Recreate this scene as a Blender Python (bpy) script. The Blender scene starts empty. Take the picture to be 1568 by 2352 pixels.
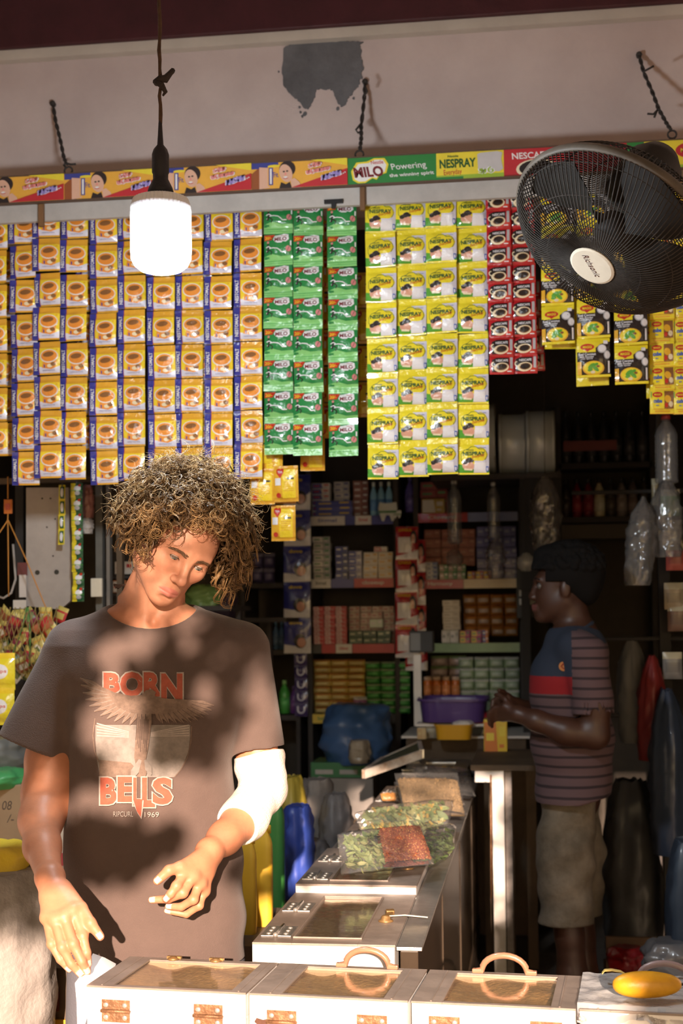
import bpy, bmesh, math, random
import numpy as np
from mathutils import Vector, Matrix, Euler
from mathutils.bvhtree import BVHTree

random.seed(7)
SC = bpy.context.scene
COL = SC.collection
# ------------------------------------------------------------------ camera
FPX, CXP, PPY = 3200.0, 784.0, 1308.0
YAW, PITCH, ROLL = math.radians(7.8), math.radians(2.0), math.radians(0.6)
CAMZ = 1.45
_r = Vector((math.cos(YAW), math.sin(YAW), 0))
_f = Vector((-math.sin(YAW), math.cos(YAW), 0)) * math.cos(PITCH) + Vector((0, 0, 1)) * math.sin(PITCH)
_u = _r.cross(_f)
CR = _r * math.cos(ROLL) - _u * math.sin(ROLL)
CU = _u * math.cos(ROLL) + _r * math.sin(ROLL)
CF = _f
CO = Vector((0, 0, CAMZ))
cam = bpy.data.cameras.new('camera')
camo = bpy.data.objects.new('camera', cam)
COL.objects.link(camo)
camo.matrix_world = Matrix(((CR.x, CU.x, -CF.x, CO.x), (CR.y, CU.y, -CF.y, CO.y), (CR.z, CU.z, -CF.z, CO.z), (0, 0, 0, 1)))
cam.sensor_fit = 'VERTICAL'
cam.sensor_height = 36.0
cam.lens = FPX / 2352 * 36
cam.shift_y = (PPY - 1176) / 2352
cam.clip_start, cam.clip_end = 0.05, 200
cam.dof.use_dof = True
cam.dof.focus_distance = 2.95
cam.dof.aperture_fstop = 5.0
SC.camera = camo
# ------------------------------------------------------------------ sky, sun, exposure
SUN_EL, SUN_AZ = math.radians(14.0), math.radians(-8.0)     # low evening sun behind the photographer
SUN_DIR = Vector((math.sin(SUN_AZ) * math.cos(SUN_EL), math.cos(SUN_AZ) * math.cos(SUN_EL), -math.sin(SUN_EL)))
W = bpy.data.worlds.new('sky')
SC.world = W
W.use_nodes = True
_wn = W.node_tree
_sky = _wn.nodes.new('ShaderNodeTexSky')
_sky.sky_type = 'NISHITA'
_sky.sun_disc = False
_sky.sun_elevation = SUN_EL
_sky.sun_rotation = math.radians(180) + SUN_AZ
_sky.dust_density = 3.0
_mixw = _wn.nodes.new('ShaderNodeMix'); _mixw.data_type = 'RGBA'
_mixw.inputs[0].default_value = 0.55
_mixw.inputs[7].default_value = (1.0, 0.78, 0.66, 1)
_wn.links.new(_sky.outputs[0], _mixw.inputs[6])
_bg = _wn.nodes['Background']
_bg.inputs['Strength'].default_value = 0.135
_wn.links.new(_mixw.outputs[2], _bg.inputs['Color'])
sun = bpy.data.lights.new('sun', 'SUN')
sun.energy = 12.0
sun.color = (1.0, 0.75, 0.58)
sun.angle = math.radians(0.6)
suno = bpy.data.objects.new('sun', sun)
COL.objects.link(suno)
suno.rotation_euler = SUN_DIR.to_track_quat('-Z', 'Y').to_euler()
suno.location = (-1, -6, 5)
vs = SC.view_settings
vs.view_transform = 'Standard'; vs.look = 'None'; vs.gamma = 1.0; vs.exposure = 0.45; vs.use_curve_mapping = False
SC.cycles.max_bounces = 8
SC.cycles.transparent_max_bounces = 16
SC.cycles.caustics_reflective = False
SC.cycles.caustics_refractive = False
SC.cycles.sample_clamp_indirect = 4.0
SC.cycles.use_denoising = True

# ------------------------------------------------------------------ pixel helpers: a pixel gives a ray, a plane of the place gives the distance
def ray(px, py):
    return CF + CR * ((px - CXP) / FPX) + CU * ((PPY - py) / FPX)
def PY(px, py, Y):
    d = ray(px, py); return CO + d * (Y / d.y)
def PZ(px, py, z):
    d = ray(px, py); return CO + d * ((z - CAMZ) / d.z)
def PX(px, py, X):
    d = ray(px, py); return CO + d * (X / d.x)
def mpp(Y): return Y / FPX / math.cos(YAW)

# ------------------------------------------------------------------ tagging
def tag(o, label=None, cat=None, group=None, kind=None):
    if label: o['label'] = label
    if cat: o['category'] = cat
    if group: o['group'] = group
    if kind: o['kind'] = kind
    return o
def thing(name, label, cat, loc=(0, 0, 0), rz=0.0, group=None, rot=None):
    o = bpy.data.objects.new(name, None)
    o.empty_display_size = 0.05
    COL.objects.link(o)
    o.location = loc
    o.rotation_euler = rot if rot else (0, 0, rz)
    return tag(o, label, cat, group)
def link(name, me, parent=None, loc=None, rot=None, scale=None):
    o = bpy.data.objects.new(name, me)
    COL.objects.link(o)
    if parent: o.parent = parent
    if loc is not None: o.location = loc
    if rot is not None: o.rotation_euler = rot
    if scale is not None: o.scale = scale
    return o
def copy_tree(o, parent=None):
    c = o.copy(); COL.objects.link(c); c.parent = parent
    for ch in list(o.children): copy_tree(ch, c)
    return c

# ------------------------------------------------------------------ materials
MATS = {}
def M(name, col=(.5, .5, .5), rough=.5, metal=0., coat=0., bump=0., bscale=40., var=0., vscale=6., col2=None, alpha=1., trans=0., ior=1.45,
      emit=None, es=0., spec=.5, sss=0., attr=None, vary=0., stretch=None, sheen=0., crease=0.):
    if name in MATS: return MATS[name]
    m = bpy.data.materials.new(name); m.use_nodes = True
    nt = m.node_tree; N = nt.nodes; L = nt.links
    b = N['Principled BSDF']
    c4 = (*col, 1)
    b.inputs['Base Color'].default_value = c4
    b.inputs['Roughness'].default_value = rough
    b.inputs['Metallic'].default_value = metal
    b.inputs['Coat Weight'].default_value = coat
    b.inputs['Coat Roughness'].default_value = .08
    b.inputs['Specular IOR Level'].default_value = spec
    b.inputs['IOR'].default_value = ior
    b.inputs['Transmission Weight'].default_value = trans
    b.inputs['Alpha'].default_value = alpha
    b.inputs['Sheen Weight'].default_value = sheen
    if sss:
        b.inputs['Subsurface Weight'].default_value = sss
        b.inputs['Subsurface Radius'].default_value = (.012, .005, .003)
        b.inputs['Subsurface Scale'].default_value = 1.0
    if emit:
        b.inputs['Emission Color'].default_value = (*emit, 1); b.inputs['Emission Strength'].default_value = es
    src = None
    if attr:
        a = N.new('ShaderNodeAttribute'); a.attribute_name = attr; src = a.outputs['Color']
    tc = None
    def coords():
        nonlocal tc
        if tc is None:
            t = N.new('ShaderNodeTexCoord')
            oi = N.new('ShaderNodeObjectInfo')
            ad = N.new('ShaderNodeVectorMath'); ad.operation = 'ADD'
            L.new(t.outputs['Object'], ad.inputs[0]); L.new(oi.outputs['Random'], ad.inputs[1])
            tc = ad.outputs[0]
            if stretch:
                mp = N.new('ShaderNodeMapping'); mp.inputs['Scale'].default_value = stretch
                L.new(tc, mp.inputs[0]); tc = mp.outputs[0]
        return tc
    if var or col2:
        nz = N.new('ShaderNodeTexNoise'); nz.inputs['Scale'].default_value = vscale; nz.inputs['Detail'].default_value = 6
        nz.inputs['Roughness'].default_value = .65
        L.new(coords(), nz.inputs['Vector'])
        rp = N.new('ShaderNodeValToRGB')
        rp.color_ramp.elements[0].position = .34; rp.color_ramp.elements[1].position = .66
        L.new(nz.outputs['Fac'], rp.inputs[0])
        mx = N.new('ShaderNodeMix'); mx.data_type = 'RGBA'
        c2 = col2 if col2 else tuple(max(0, x * (1 - var)) for x in col)
        L.new(rp.outputs[0], mx.inputs[0])
        mx.inputs[6].default_value = (*c2, 1); mx.inputs[7].default_value = c4
        if src is not None:
            mx.blend_type = 'MULTIPLY'; mx.inputs[0].default_value = 1
            L.remove(mx.inputs[0].links[0])
            L.new(src, mx.inputs[6]); mx2 = N.new('ShaderNodeMix'); mx2.data_type = 'RGBA'
            L.new(rp.outputs[0], mx2.inputs[0]); mx2.inputs[6].default_value = (1 - var,) * 3 + (1,); mx2.inputs[7].default_value = (1, 1, 1, 1)
            L.new(mx2.outputs[2], mx.inputs[7])
        src = mx.outputs[2]
    if vary:
        oi = N.new('ShaderNodeObjectInfo'); hs = N.new('ShaderNodeHueSaturation')
        mr = N.new('ShaderNodeMapRange'); mr.inputs[3].default_value = 1 - vary; mr.inputs[4].default_value = 1 + vary
        L.new(oi.outputs['Random'], mr.inputs[0]); L.new(mr.outputs[0], hs.inputs['Value'])
        if src is not None: L.new(src, hs.inputs['Color'])
        else: hs.inputs['Color'].default_value = c4
        src = hs.outputs[0]
    if src is not None: L.new(src, b.inputs['Base Color'])
    last = None
    if crease:
        vo = N.new('ShaderNodeTexVoronoi'); vo.feature = 'F1'; vo.distance = 'EUCLIDEAN'
        vo.inputs['Scale'].default_value = bscale * .6
        L.new(coords(), vo.inputs['Vector'])
        bp = N.new('ShaderNodeBump'); bp.inputs['Strength'].default_value = crease; bp.inputs['Distance'].default_value = .006
        L.new(vo.outputs['Distance'], bp.inputs['Height'])
        last = bp.outputs[0]
    if bump:
        nz = N.new('ShaderNodeTexNoise'); nz.inputs['Scale'].default_value = bscale; nz.inputs['Detail'].default_value = 4
        L.new(coords(), nz.inputs['Vector'])
        bp = N.new('ShaderNodeBump'); bp.inputs['Strength'].default_value = bump; bp.inputs['Distance'].default_value = .01
        L.new(nz.outputs['Fac'], bp.inputs['Height'])
        if last is not None: L.new(last, bp.inputs['Normal'])
        last = bp.outputs[0]
    if last is not None: L.new(last, b.inputs['Normal'])
    MATS[name] = m
    return m
def foil(name, col, vary=.06): return M('foil_' + name, col, .26, coat=.6, bump=.7, bscale=34, crease=.3, vary=vary)
def clear(name, tint=(1, 1, 1), a=.12, rough=.08, bump=.5, bscale=30, f0=.045):
    """thin clear plastic film: mostly see-through, glossy"""
    if name in MATS: return MATS[name]
    m = bpy.data.materials.new(name); m.use_nodes = True
    nt = m.node_tree; N = nt.nodes; L = nt.links
    b = N['Principled BSDF']; N.remove(b)
    out = N['Material Output']
    tr = N.new('ShaderNodeBsdfTransparent'); tr.inputs[0].default_value = (*tint, 1)
    gl = N.new('ShaderNodeBsdfGlossy'); gl.inputs['Roughness'].default_value = rough; gl.inputs['Color'].default_value = (1, 1, 1, 1)
    df = N.new('ShaderNodeBsdfDiffuse'); df.inputs['Color'].default_value = (.85, .85, .85, 1)
    lw = N.new('ShaderNodeLayerWeight'); lw.inputs['Blend'].default_value = .5
    pw = N.new('ShaderNodeMath'); pw.operation = 'POWER'; pw.inputs[1].default_value = 4.0; L.new(lw.outputs['Facing'], pw.inputs[0])
    ma = N.new('ShaderNodeMath'); ma.operation = 'MULTIPLY_ADD'; ma.inputs[1].default_value = .80; ma.inputs[2].default_value = f0; L.new(pw.outputs[0], ma.inputs[0])
    tcn = N.new('ShaderNodeTexCoord'); nz = N.new('ShaderNodeTexNoise'); nz.inputs['Scale'].default_value = bscale; nz.inputs['Detail'].default_value = 3
    L.new(tcn.outputs['Object'], nz.inputs['Vector'])
    bp = N.new('ShaderNodeBump'); bp.inputs['Strength'].default_value = bump; bp.inputs['Distance'].default_value = .01
    L.new(nz.outputs['Fac'], bp.inputs['Height'])
    L.new(bp.outputs[0], gl.inputs['Normal']); L.new(bp.outputs[0], lw.inputs['Normal'])
    m1 = N.new('ShaderNodeMixShader'); m1.inputs[0].default_value = a
    L.new(tr.outputs[0], m1.inputs[1]); L.new(df.outputs[0], m1.inputs[2])
    m2 = N.new('ShaderNodeMixShader')
    L.new(ma.outputs[0], m2.inputs[0]); L.new(m1.outputs[0], m2.inputs[1]); L.new(gl.outputs[0], m2.inputs[2])
    L.new(m2.outputs[0], out.inputs['Surface'])
    MATS[name] = m
    return m

# ------------------------------------------------------------------ mesh collector
class MB:
    def __init__(s): s.v = []; s.f = []; s.m = []; s.sm = []
    def add(s, vs, fs, mi=0, smooth=False):
        o = len(s.v); s.v += [tuple(p) for p in vs]
        for f in fs: s.f.append(tuple(i + o for i in f)); s.m.append(mi); s.sm.append(smooth)
        return s
    def box(s, c, d, mi=0, rot=None, bev=0.0):
        x, y, z = (k / 2 for k in d)
        if bev <= 0:
            vs = [Vector((a * x, b * y, e * z)) for a in (-1, 1) for b in (-1, 1) for e in (-1, 1)]
            fs = [(0, 1, 3, 2), (4, 6, 7, 5), (0, 4, 5, 1), (2, 3, 7, 6), (0, 2, 6, 4), (1, 5, 7, 3)]
        else:
            bm = bmesh.new(); bmesh.ops.create_cube(bm, size=1)
            bmesh.ops.scale(bm, vec=(2 * x, 2 * y, 2 * z), verts=bm.verts)
            bmesh.ops.bevel(bm, geom=bm.edges[:], offset=bev, segments=2, affect='EDGES', profile=.6)
            bm.verts.ensure_lookup_table()
            vs = [v.co.copy() for v in bm.verts]; fs = [tuple(v.index for v in f.verts) for f in bm.faces]; bm.free()
        R = rot.to_matrix() if isinstance(rot, Euler) else (rot if rot is not None else None)
        c = Vector(c)
        vs = [(R @ v if R is not None else v) + c for v in vs]
        return s.add(vs, fs, mi)
    def b2(s, x0, y0, z0, x1, y1, z1, mi=0, bev=0.0):
        return s.box(((x0 + x1) / 2, (y0 + y1) / 2, (z0 + z1) / 2), (abs(x1 - x0), abs(y1 - y0), abs(z1 - z0)), mi, None, bev)
    def tube(s, pts, r, n=8, mi=0, cap=True, smooth=True, flat=1.0):
        pts = [Vector(p) for p in pts]
        if not hasattr(r, '__len__'): r = [r] * len(pts)
        t0 = (pts[1] - pts[0]).normalized()
        a = Vector((0, 0, 1)) if abs(t0.z) < .9 else Vector((1, 0, 0))
        nn = t0.cross(a).normalized()
        vs = []
        for i, p in enumerate(pts):
            t = (pts[min(i + 1, len(pts) - 1)] - pts[max(i - 1, 0)])
            if t.length < 1e-9: t = t0
            t.normalize()
            nn = (nn - t * nn.dot(t)); nn.normalize(); bb = t.cross(nn)
            for k in range(n):
                q = 2 * math.pi * k / n
                vs.append(p + (nn * math.cos(q) + bb * (math.sin(q) * flat)) * r[i])
        fs = [(i * n + k, i * n + (k + 1) % n, (i + 1) * n + (k + 1) % n, (i + 1) * n + k) for i in range(len(pts) - 1) for k in range(n)]
        s.add(vs, fs, mi, smooth)
        if cap:
            o = len(s.v) - len(vs); m = len(vs) - n
            s.f.append(tuple(o + k for k in range(n - 1, -1, -1))); s.m.append(mi); s.sm.append(False)
            s.f.append(tuple(o + m + k for k in range(n))); s.m.append(mi); s.sm.append(False)
        return s
    def lathe(s, prof, n=20, c=(0, 0, 0), mi=0, ax='Z', smooth=True, rot=None):
        vs = []
        for (r, z) in prof:
            for k in range(n):
                q = 2 * math.pi * k / n; p = Vector((r * math.cos(q), r * math.sin(q), z))
                if ax == 'Y': p = Vector((p.x, -p.z, p.y))
                elif ax == 'X': p = Vector((p.z, p.x, p.y))
                if rot is not None: p = rot @ p
                vs.append(p + Vector(c))
        fs = [(i * n + k, i * n + (k + 1) % n, (i + 1) * n + (k + 1) % n, (i + 1) * n + k) for i in range(len(prof) - 1) for k in range(n)]
        o = len(s.v)
        s.add(vs, fs, mi, smooth)
        for ring, rev in ((0, True), (len(prof) - 1, False)):
            if prof[ring][0] > 1e-5:
                idx = [o + ring * n + k for k in range(n)]
                s.f.append(tuple(idx[::-1] if rev else idx)); s.m.append(mi); s.sm.append(False)
        return s
    def grid(s, fn, nu, nv, mi=0, smooth=True):
        vs = [fn(i / nu, j / nv) for j in range(nv + 1) for i in range(nu + 1)]
        fs = [(j * (nu + 1) + i, j * (nu + 1) + i + 1, (j + 1) * (nu + 1) + i + 1, (j + 1) * (nu + 1) + i) for j in range(nv) for i in range(nu)]
        return s.add(vs, fs, mi, smooth)
    def prism(s, pts2, y0, y1, mi=0, ax='Y'):
        """outline in X-Z pushed from y0 to y1"""
        n = len(pts2)
        def q(p, y): return (p[0], y, p[1]) if ax == 'Y' else ((y, p[0], p[1]) if ax == 'X' else (p[0], p[1], y))
        vs = [q(p, y0) for p in pts2] + [q(p, y1) for p in pts2]
        fs = [tuple(range(n)), tuple(range(2 * n - 1, n - 1, -1))] + [(i, i + n, (i + 1) % n + n, (i + 1) % n) for i in range(n)]
        return s.add(vs, fs, mi)
    def mesh(s, name, mats):
        me = bpy.data.meshes.new(name)
        me.from_pydata(s.v, [], s.f)
        mats = mats if isinstance(mats, (list, tuple)) else [mats]
        for m in mats: me.materials.append(m)
        me.polygons.foreach_set('material_index', s.m)
        me.polygons.foreach_set('use_smooth', s.sm)
        me.update()
        return me
    def build(s, name, mats, parent=None, loc=None, rot=None, fix=True):
        me = s.mesh(name, mats)
        if fix:
            bm = bmesh.new(); bm.from_mesh(me); bmesh.ops.recalc_face_normals(bm, faces=bm.faces); bm.to_mesh(me); bm.free()
        return link(name, me, parent, loc, rot)
def structure(o): o['kind'] = 'structure'; return o

# ------------------------------------------------------------------ flat print: shapes in (u, v), draped on a relief
_TX = {}
def text2d(s, bold=0.0, shear=0.0):
    k = (s, bold, shear)
    if k not in _TX:
        cu = bpy.data.curves.new('t', 'FONT'); cu.body = s; cu.size = 1; cu.offset = bold; cu.shear = shear; cu.resolution_u = 3
        o = bpy.data.objects.new('t', cu)
        me = bpy.data.meshes.new_from_object(o)
        vs = [(v.co.x, v.co.y) for v in me.vertices]; fs = [tuple(p.vertices) for p in me.polygons]
        xs = [p[0] for p in vs]; ys = [p[1] for p in vs]
        x0, x1, y0, y1 = min(xs), max(xs), min(ys), max(ys)
        _TX[k] = ([((x - x0) / (x1 - x0), (y - y0) / (y1 - y0)) for x, y in vs], fs)
        bpy.data.meshes.remove(me); bpy.data.objects.remove(o); bpy.data.curves.remove(cu)
    return _TX[k]
def T(s, x, y, w, h, mi, rot=0., bold=.02, shear=0., arc=0.):
    """lettering fitted into a w x h box whose lower left corner is x, y (turned about it)"""
    vs, fs = text2d(s, bold, shear)
    c, sn = math.cos(rot), math.sin(rot)
    out = []
    for a, b in vs:
        p = a * w; q = b * h + arc * 4 * a * (1 - a)
        out.append((x + p * c - q * sn, y + p * sn + q * c))
    return (out, fs, mi)
def PL(pts, mi): return (list(pts), [tuple(range(len(pts)))], mi)
def RC(x0, y0, x1, y1, mi): return PL([(x0, y0), (x1, y0), (x1, y1), (x0, y1)], mi)
def EL(cx, cy, rx, ry, mi, rot=0., n=20, a0=0., a1=2 * math.pi):
    c, s = math.cos(rot), math.sin(rot)
    full = abs(a1 - a0 - 2 * math.pi) < 1e-6
    P = []
    for k in range(n if full else n + 1):
        q = a0 + (a1 - a0) * k / n
        x, y = rx * math.cos(q), ry * math.sin(q)
        P.append((cx + x * c - y * s, cy + x * s + y * c))
    return PL(P, mi)
def RG(cx, cy, rx, ry, t, mi, rot=0., n=22, a0=0., a1=2 * math.pi):
    c, s = math.cos(rot), math.sin(rot)
    vs = []
    for k in range(n + 1):
        q = a0 + (a1 - a0) * k / n
        for m in (1, 1 - t):
            x, y = rx * m * math.cos(q), ry * m * math.sin(q)
            vs.append((cx + x * c - y * s, cy + x * s + y * c))
    return (vs, [(2 * k, 2 * k + 2, 2 * k + 3, 2 * k + 1) for k in range(n)], mi)
def ST(pts, t, mi, closed=False):
    """a drawn line of width t"""
    P = [Vector((*p, 0)) for p in pts]; vs = []; n = len(P)
    for i in range(n):
        a = P[(i - 1) % n] if closed or i > 0 else P[i]; b = P[(i + 1) % n] if closed or i < n - 1 else P[i]
        d = (b - a); d.normalize(); nr = Vector((-d.y, d.x, 0)) * t / 2
        vs += [tuple((P[i] + nr)[:2]), tuple((P[i] - nr)[:2])]
    m = n if closed else n - 1
    return (vs, [(2 * i, 2 * i + 1, 2 * ((i + 1) % n) + 1, 2 * ((i + 1) % n)) for i in range(m)], mi)
def drape(shapes, fn, xs, ys, eps=.0005, lift=None):
    """cuts every shape along the grid lines xs, ys and lays it on fn(u, v, height) -> point; later shapes lie higher"""
    bm = bmesh.new(); lay = bm.verts.layers.float.new('h')
    for li, (vs, fs, mi) in enumerate(shapes):
        bv = []
        for p in vs:
            v = bm.verts.new((p[0], p[1], 0)); v[lay] = li; bv.append(v)
        for f in fs:
            try: bf = bm.faces.new([bv[i] for i in f]); bf.material_index = mi
            except ValueError: pass
    for k, line in ((0, xs), (1, ys)):
        for t in line:
            co = Vector((t, 0, 0)) if k == 0 else Vector((0, t, 0)); no = Vector((1, 0, 0)) if k == 0 else Vector((0, 1, 0))
            bmesh.ops.bisect_plane(bm, geom=bm.verts[:] + bm.edges[:] + bm.faces[:], dist=1e-6, plane_co=co, plane_no=no)
    bm.verts.index_update()
    V = [fn(v.co.x, v.co.y, eps * (1 + v[lay] * .6)) for v in bm.verts]
    F = [tuple(v.index for v in f.verts) for f in bm.faces]; Mi = [f.material_index for f in bm.faces]
    bm.free()
    return V, F, Mi
# ================================================================== implicit surfaces: one continuous skin per body
class Field:
    def __init__(s, xs, ys, zs):
        s.xs, s.ys, s.zs = (np.asarray(a, np.float32) for a in (xs, ys, zs))
        s.D = np.full((len(xs), len(ys), len(zs)), .2, np.float32)
    def block(s, lo, hi):
        sl = []
        for a, l, h in zip((s.xs, s.ys, s.zs), lo, hi):
            i0 = max(0, int(np.searchsorted(a, l)) - 1); i1 = min(len(a), int(np.searchsorted(a, h)) + 1); sl.append(slice(i0, max(i1, i0 + 1)))
        X = s.xs[sl[0]][:, None, None]; Y = s.ys[sl[1]][None, :, None]; Z = s.zs[sl[2]][None, None, :]
        return tuple(sl), X, Y, Z
    def put(s, sl, d, k=.01, op='u'):
        a = s.D[sl]
        s.D[sl] = smin(a, d, k) if op == 'u' else -smin(-a, d, k)
    def cap(s, p0, r0, p1, r1, k=.01, op='u'):
        p0, p1 = Vector(p0), Vector(p1); m = max(r0, r1) + k + .012
        sl, X, Y, Z = s.block([min(a, b) - m for a, b in zip(p0, p1)], [max(a, b) + m for a, b in zip(p0, p1)])
        s.put(sl, d_cap(X, Y, Z, p0, r0, p1, r1), k, op)
    def chain(s, pts, rs, k=.01, kin=.004):
        m = max(rs) + k + .012
        sl, X, Y, Z = s.block([min(p[i] for p in pts) - m for i in range(3)], [max(p[i] for p in pts) + m for i in range(3)])
        d = None
        for i in range(len(pts) - 1):
            e = d_cap(X, Y, Z, Vector(pts[i]), rs[i], Vector(pts[i + 1]), rs[i + 1]); d = e if d is None else smin(d, e, kin)
        s.put(sl, d, k)
    def ell(s, c, r, R=None, k=.01, op='u'):
        m = max(r) + k + .01
        sl, X, Y, Z = s.block([a - m for a in c], [a + m for a in c])
        s.put(sl, d_ell(X, Y, Z, c, r, R), k, op)
def smin(a, b, k):
    if k <= 0: return np.minimum(a, b)
    h = np.maximum(k - np.abs(a - b), 0) / k
    return np.minimum(a, b) - h * h * k * .25
def d_cap(X, Y, Z, p0, r0, p1, r1):
    d = Vector(p1) - Vector(p0); L2 = max(d.length_squared, 1e-12)
    px, py, pz = X - p0[0], Y - p0[1], Z - p0[2]
    t = np.clip((px * d[0] + py * d[1] + pz * d[2]) / L2, 0, 1)
    return np.sqrt((px - t * d[0]) ** 2 + (py - t * d[1]) ** 2 + (pz - t * d[2]) ** 2) - (r0 + (r1 - r0) * t)
def d_ell(X, Y, Z, c, r, R=None):
    px, py, pz = X - c[0], Y - c[1], Z - c[2]
    if R is not None:
        R = R.transposed()
        px, py, pz = (R[i][0] * px + R[i][1] * py + R[i][2] * pz for i in range(3))
    k0 = np.sqrt((px / r[0]) ** 2 + (py / r[1]) ** 2 + (pz / r[2]) ** 2)
    k1 = np.sqrt((px / r[0] ** 2) ** 2 + (py / r[1] ** 2) ** 2 + (pz / r[2] ** 2) ** 2) + 1e-9
    return k0 * (k0 - 1) / k1
def nets(F):
    """surface nets on a rectilinear grid -> vertices, quads"""
    D = F.D; S = D < 0
    nx, ny, nz = D.shape
    cnt = np.zeros((nx - 1, ny - 1, nz - 1), np.int8)
    for a in (0, 1):
        for b in (0, 1):
            for c in (0, 1): cnt += S[a:nx - 1 + a, b:ny - 1 + b, c:nz - 1 + c]
    I = np.argwhere((cnt > 0) & (cnt < 8)).astype(np.int32)
    idx = np.full(cnt.shape, -1, np.int32); idx[I[:, 0], I[:, 1], I[:, 2]] = np.arange(len(I))
    del cnt
    acc = np.zeros((len(I), 3)); n = np.zeros(len(I))
    ax = (F.xs.astype(np.float64), F.ys.astype(np.float64), F.zs.astype(np.float64))
    cor = [(a, b, c) for a in (0, 1) for b in (0, 1) for c in (0, 1)]
    val = {q: D[I[:, 0] + q[0], I[:, 1] + q[1], I[:, 2] + q[2]] for q in cor}
    for q in cor:
        for k in range(3):
            if q[k]: continue
            p = list(q); p[k] = 1; p = tuple(p)
            a, b = val[q], val[p]; m = (a < 0) != (b < 0)
            t = np.where(m, a / np.where(m, a - b, 1), 0)
            for j in range(3):
                lo = ax[j][I[:, j] + q[j]]; hi = ax[j][I[:, j] + p[j]]
                acc[:, j] += np.where(m, lo + (hi - lo) * t, 0)
            n += m
    V = acc / n[:, None]
    Q = []
    for k in range(3):
        a = [slice(None)] * 3; b = [slice(None)] * 3
        a[k] = slice(0, -1); b[k] = slice(1, None)
        s0, s1 = S[tuple(a)], S[tuple(b)]
        E = np.argwhere(s0 != s1)
        u, v = (k + 1) % 3, (k + 2) % 3
        ok = (E[:, u] > 0) & (E[:, v] > 0) & (E[:, u] < D.shape[u] - 1) & (E[:, v] < D.shape[v] - 1)
        E = E[ok]; ins = s0[E[:, 0], E[:, 1], E[:, 2]]
        def cell(du, dv):
            C = E.copy(); C[:, u] += du; C[:, v] += dv
            return idx[C[:, 0], C[:, 1], C[:, 2]]
        q = np.stack([cell(-1, -1), cell(0, -1), cell(0, 0), cell(-1, 0)], 1)
        q[~ins] = q[~ins][:, ::-1]
        Q.append(q)
    Q = np.concatenate(Q); Q = Q[(Q >= 0).all(1)]
    return V, Q
def relax(V, Q, it=2, w=.5):
    e = np.concatenate([Q[:, [0, 1]], Q[:, [1, 2]], Q[:, [2, 3]], Q[:, [3, 0]]])
    for _ in range(it):
        A = np.zeros_like(V); c = np.zeros(len(V))
        for j in range(3): A[:, j] = np.bincount(e[:, 0], V[e[:, 1], j], len(V)) + np.bincount(e[:, 1], V[e[:, 0], j], len(V))
        c = np.bincount(e[:, 0], minlength=len(V)) + np.bincount(e[:, 1], minlength=len(V))
        V = V * (1 - w) + w * A / np.maximum(c, 1)[:, None]
    return V
def np_mesh(name, V, Q, mats, cols=None, smooth=True, mi=None):
    me = bpy.data.meshes.new(name)
    me.vertices.add(len(V)); me.vertices.foreach_set('co', np.asarray(V, np.float32).ravel())
    k = Q.shape[1]
    me.loops.add(len(Q) * k); me.loops.foreach_set('vertex_index', np.asarray(Q, np.int32).ravel())
    me.polygons.add(len(Q)); me.polygons.foreach_set('loop_start', np.arange(len(Q), dtype=np.int32) * k)
    for m in (mats if isinstance(mats, (list, tuple)) else [mats]): me.materials.append(m)
    me.polygons.foreach_set('use_smooth', np.full(len(Q), smooth))
    if mi is not None: me.polygons.foreach_set('material_index', np.asarray(mi, np.int32))
    me.update(calc_edges=True); me.validate()
    if cols is not None:
        a = me.color_attributes.new('pigment', 'FLOAT_COLOR', 'POINT')
        a.data.foreach_set('color', np.concatenate([cols, np.ones((len(cols), 1))], 1).astype(np.float32).ravel())
    return me
def axis(lo, hi, coarse, fine, *rng):
    """grid line positions, fine inside the given ranges"""
    out = [lo]
    while out[-1] < hi:
        x = out[-1]; st = fine if any(a - coarse <= x < b for a, b in rng) else coarse
        out.append(x + st)
    return out
def sections(zs, tab):
    """tab: rows z, xl, xr, yfront, yback"""
    t = np.array(sorted(tab)); return [np.interp(zs, t[:, 0], t[:, i]) for i in range(1, 5)]
def d_sect(F_, sl, X, Y, Z, tab, p=2.4, grow=0.):
    xl, xr, yf, yb_ = sections(F_.zs[sl[2]], tab)
    cx, a = (xl + xr) / 2, np.maximum((xr - xl) / 2 + grow, .004); cy, b = (yf + yb_) / 2, np.maximum((yb_ - yf) / 2 + grow, .004)
    cx, a, cy, b = (q[None, None, :].astype(np.float32) for q in (cx, a, cy, b))
    k = (np.abs((X - cx) / a) ** p + np.abs((Y - cy) / b) ** p) ** (1 / p)
    return (k - 1) * np.minimum(a, b)
# ================================================================== the shop shell
YF = 4.42          # face of the lintel wall over the shop opening
YB = 7.45          # back wall
XL, XR = -2.75, 1.05
ZC = 3.36
m_plaster = M('plaster_pink', (.60, .49, .45), .85, bump=.25, bscale=18, col2=(.50, .40, .37), vscale=3.2)
m_plaster2 = M('plaster_cream', (.56, .49, .41), .85, bump=.2, bscale=25, var=.15)
m_cement = M('raw_cement', (.15, .145, .15), .95, bump=.5, bscale=30, var=.35, vscale=12)
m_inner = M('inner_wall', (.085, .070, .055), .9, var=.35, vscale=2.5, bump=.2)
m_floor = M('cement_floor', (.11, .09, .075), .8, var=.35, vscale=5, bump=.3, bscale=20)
m_ground = M('sandy_ground', (.45, .36, .27), .95, var=.3, vscale=3, bump=.5, bscale=12)
m_beam = M('maroon_paint', (.060, .012, .016), .45, var=.3, vscale=9, bump=.15)
m_dark = M('dark_void', (.03, .027, .025), .9)
m_black = M('black_plastic', (.012, .012, .013), .45)
m_rust = M('rusty_wire', (.035, .028, .024), .7, bump=.6, bscale=120)
m_white = M('white_paint', (.78, .74, .70), .45, var=.14, vscale=9, bump=.1)
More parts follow.
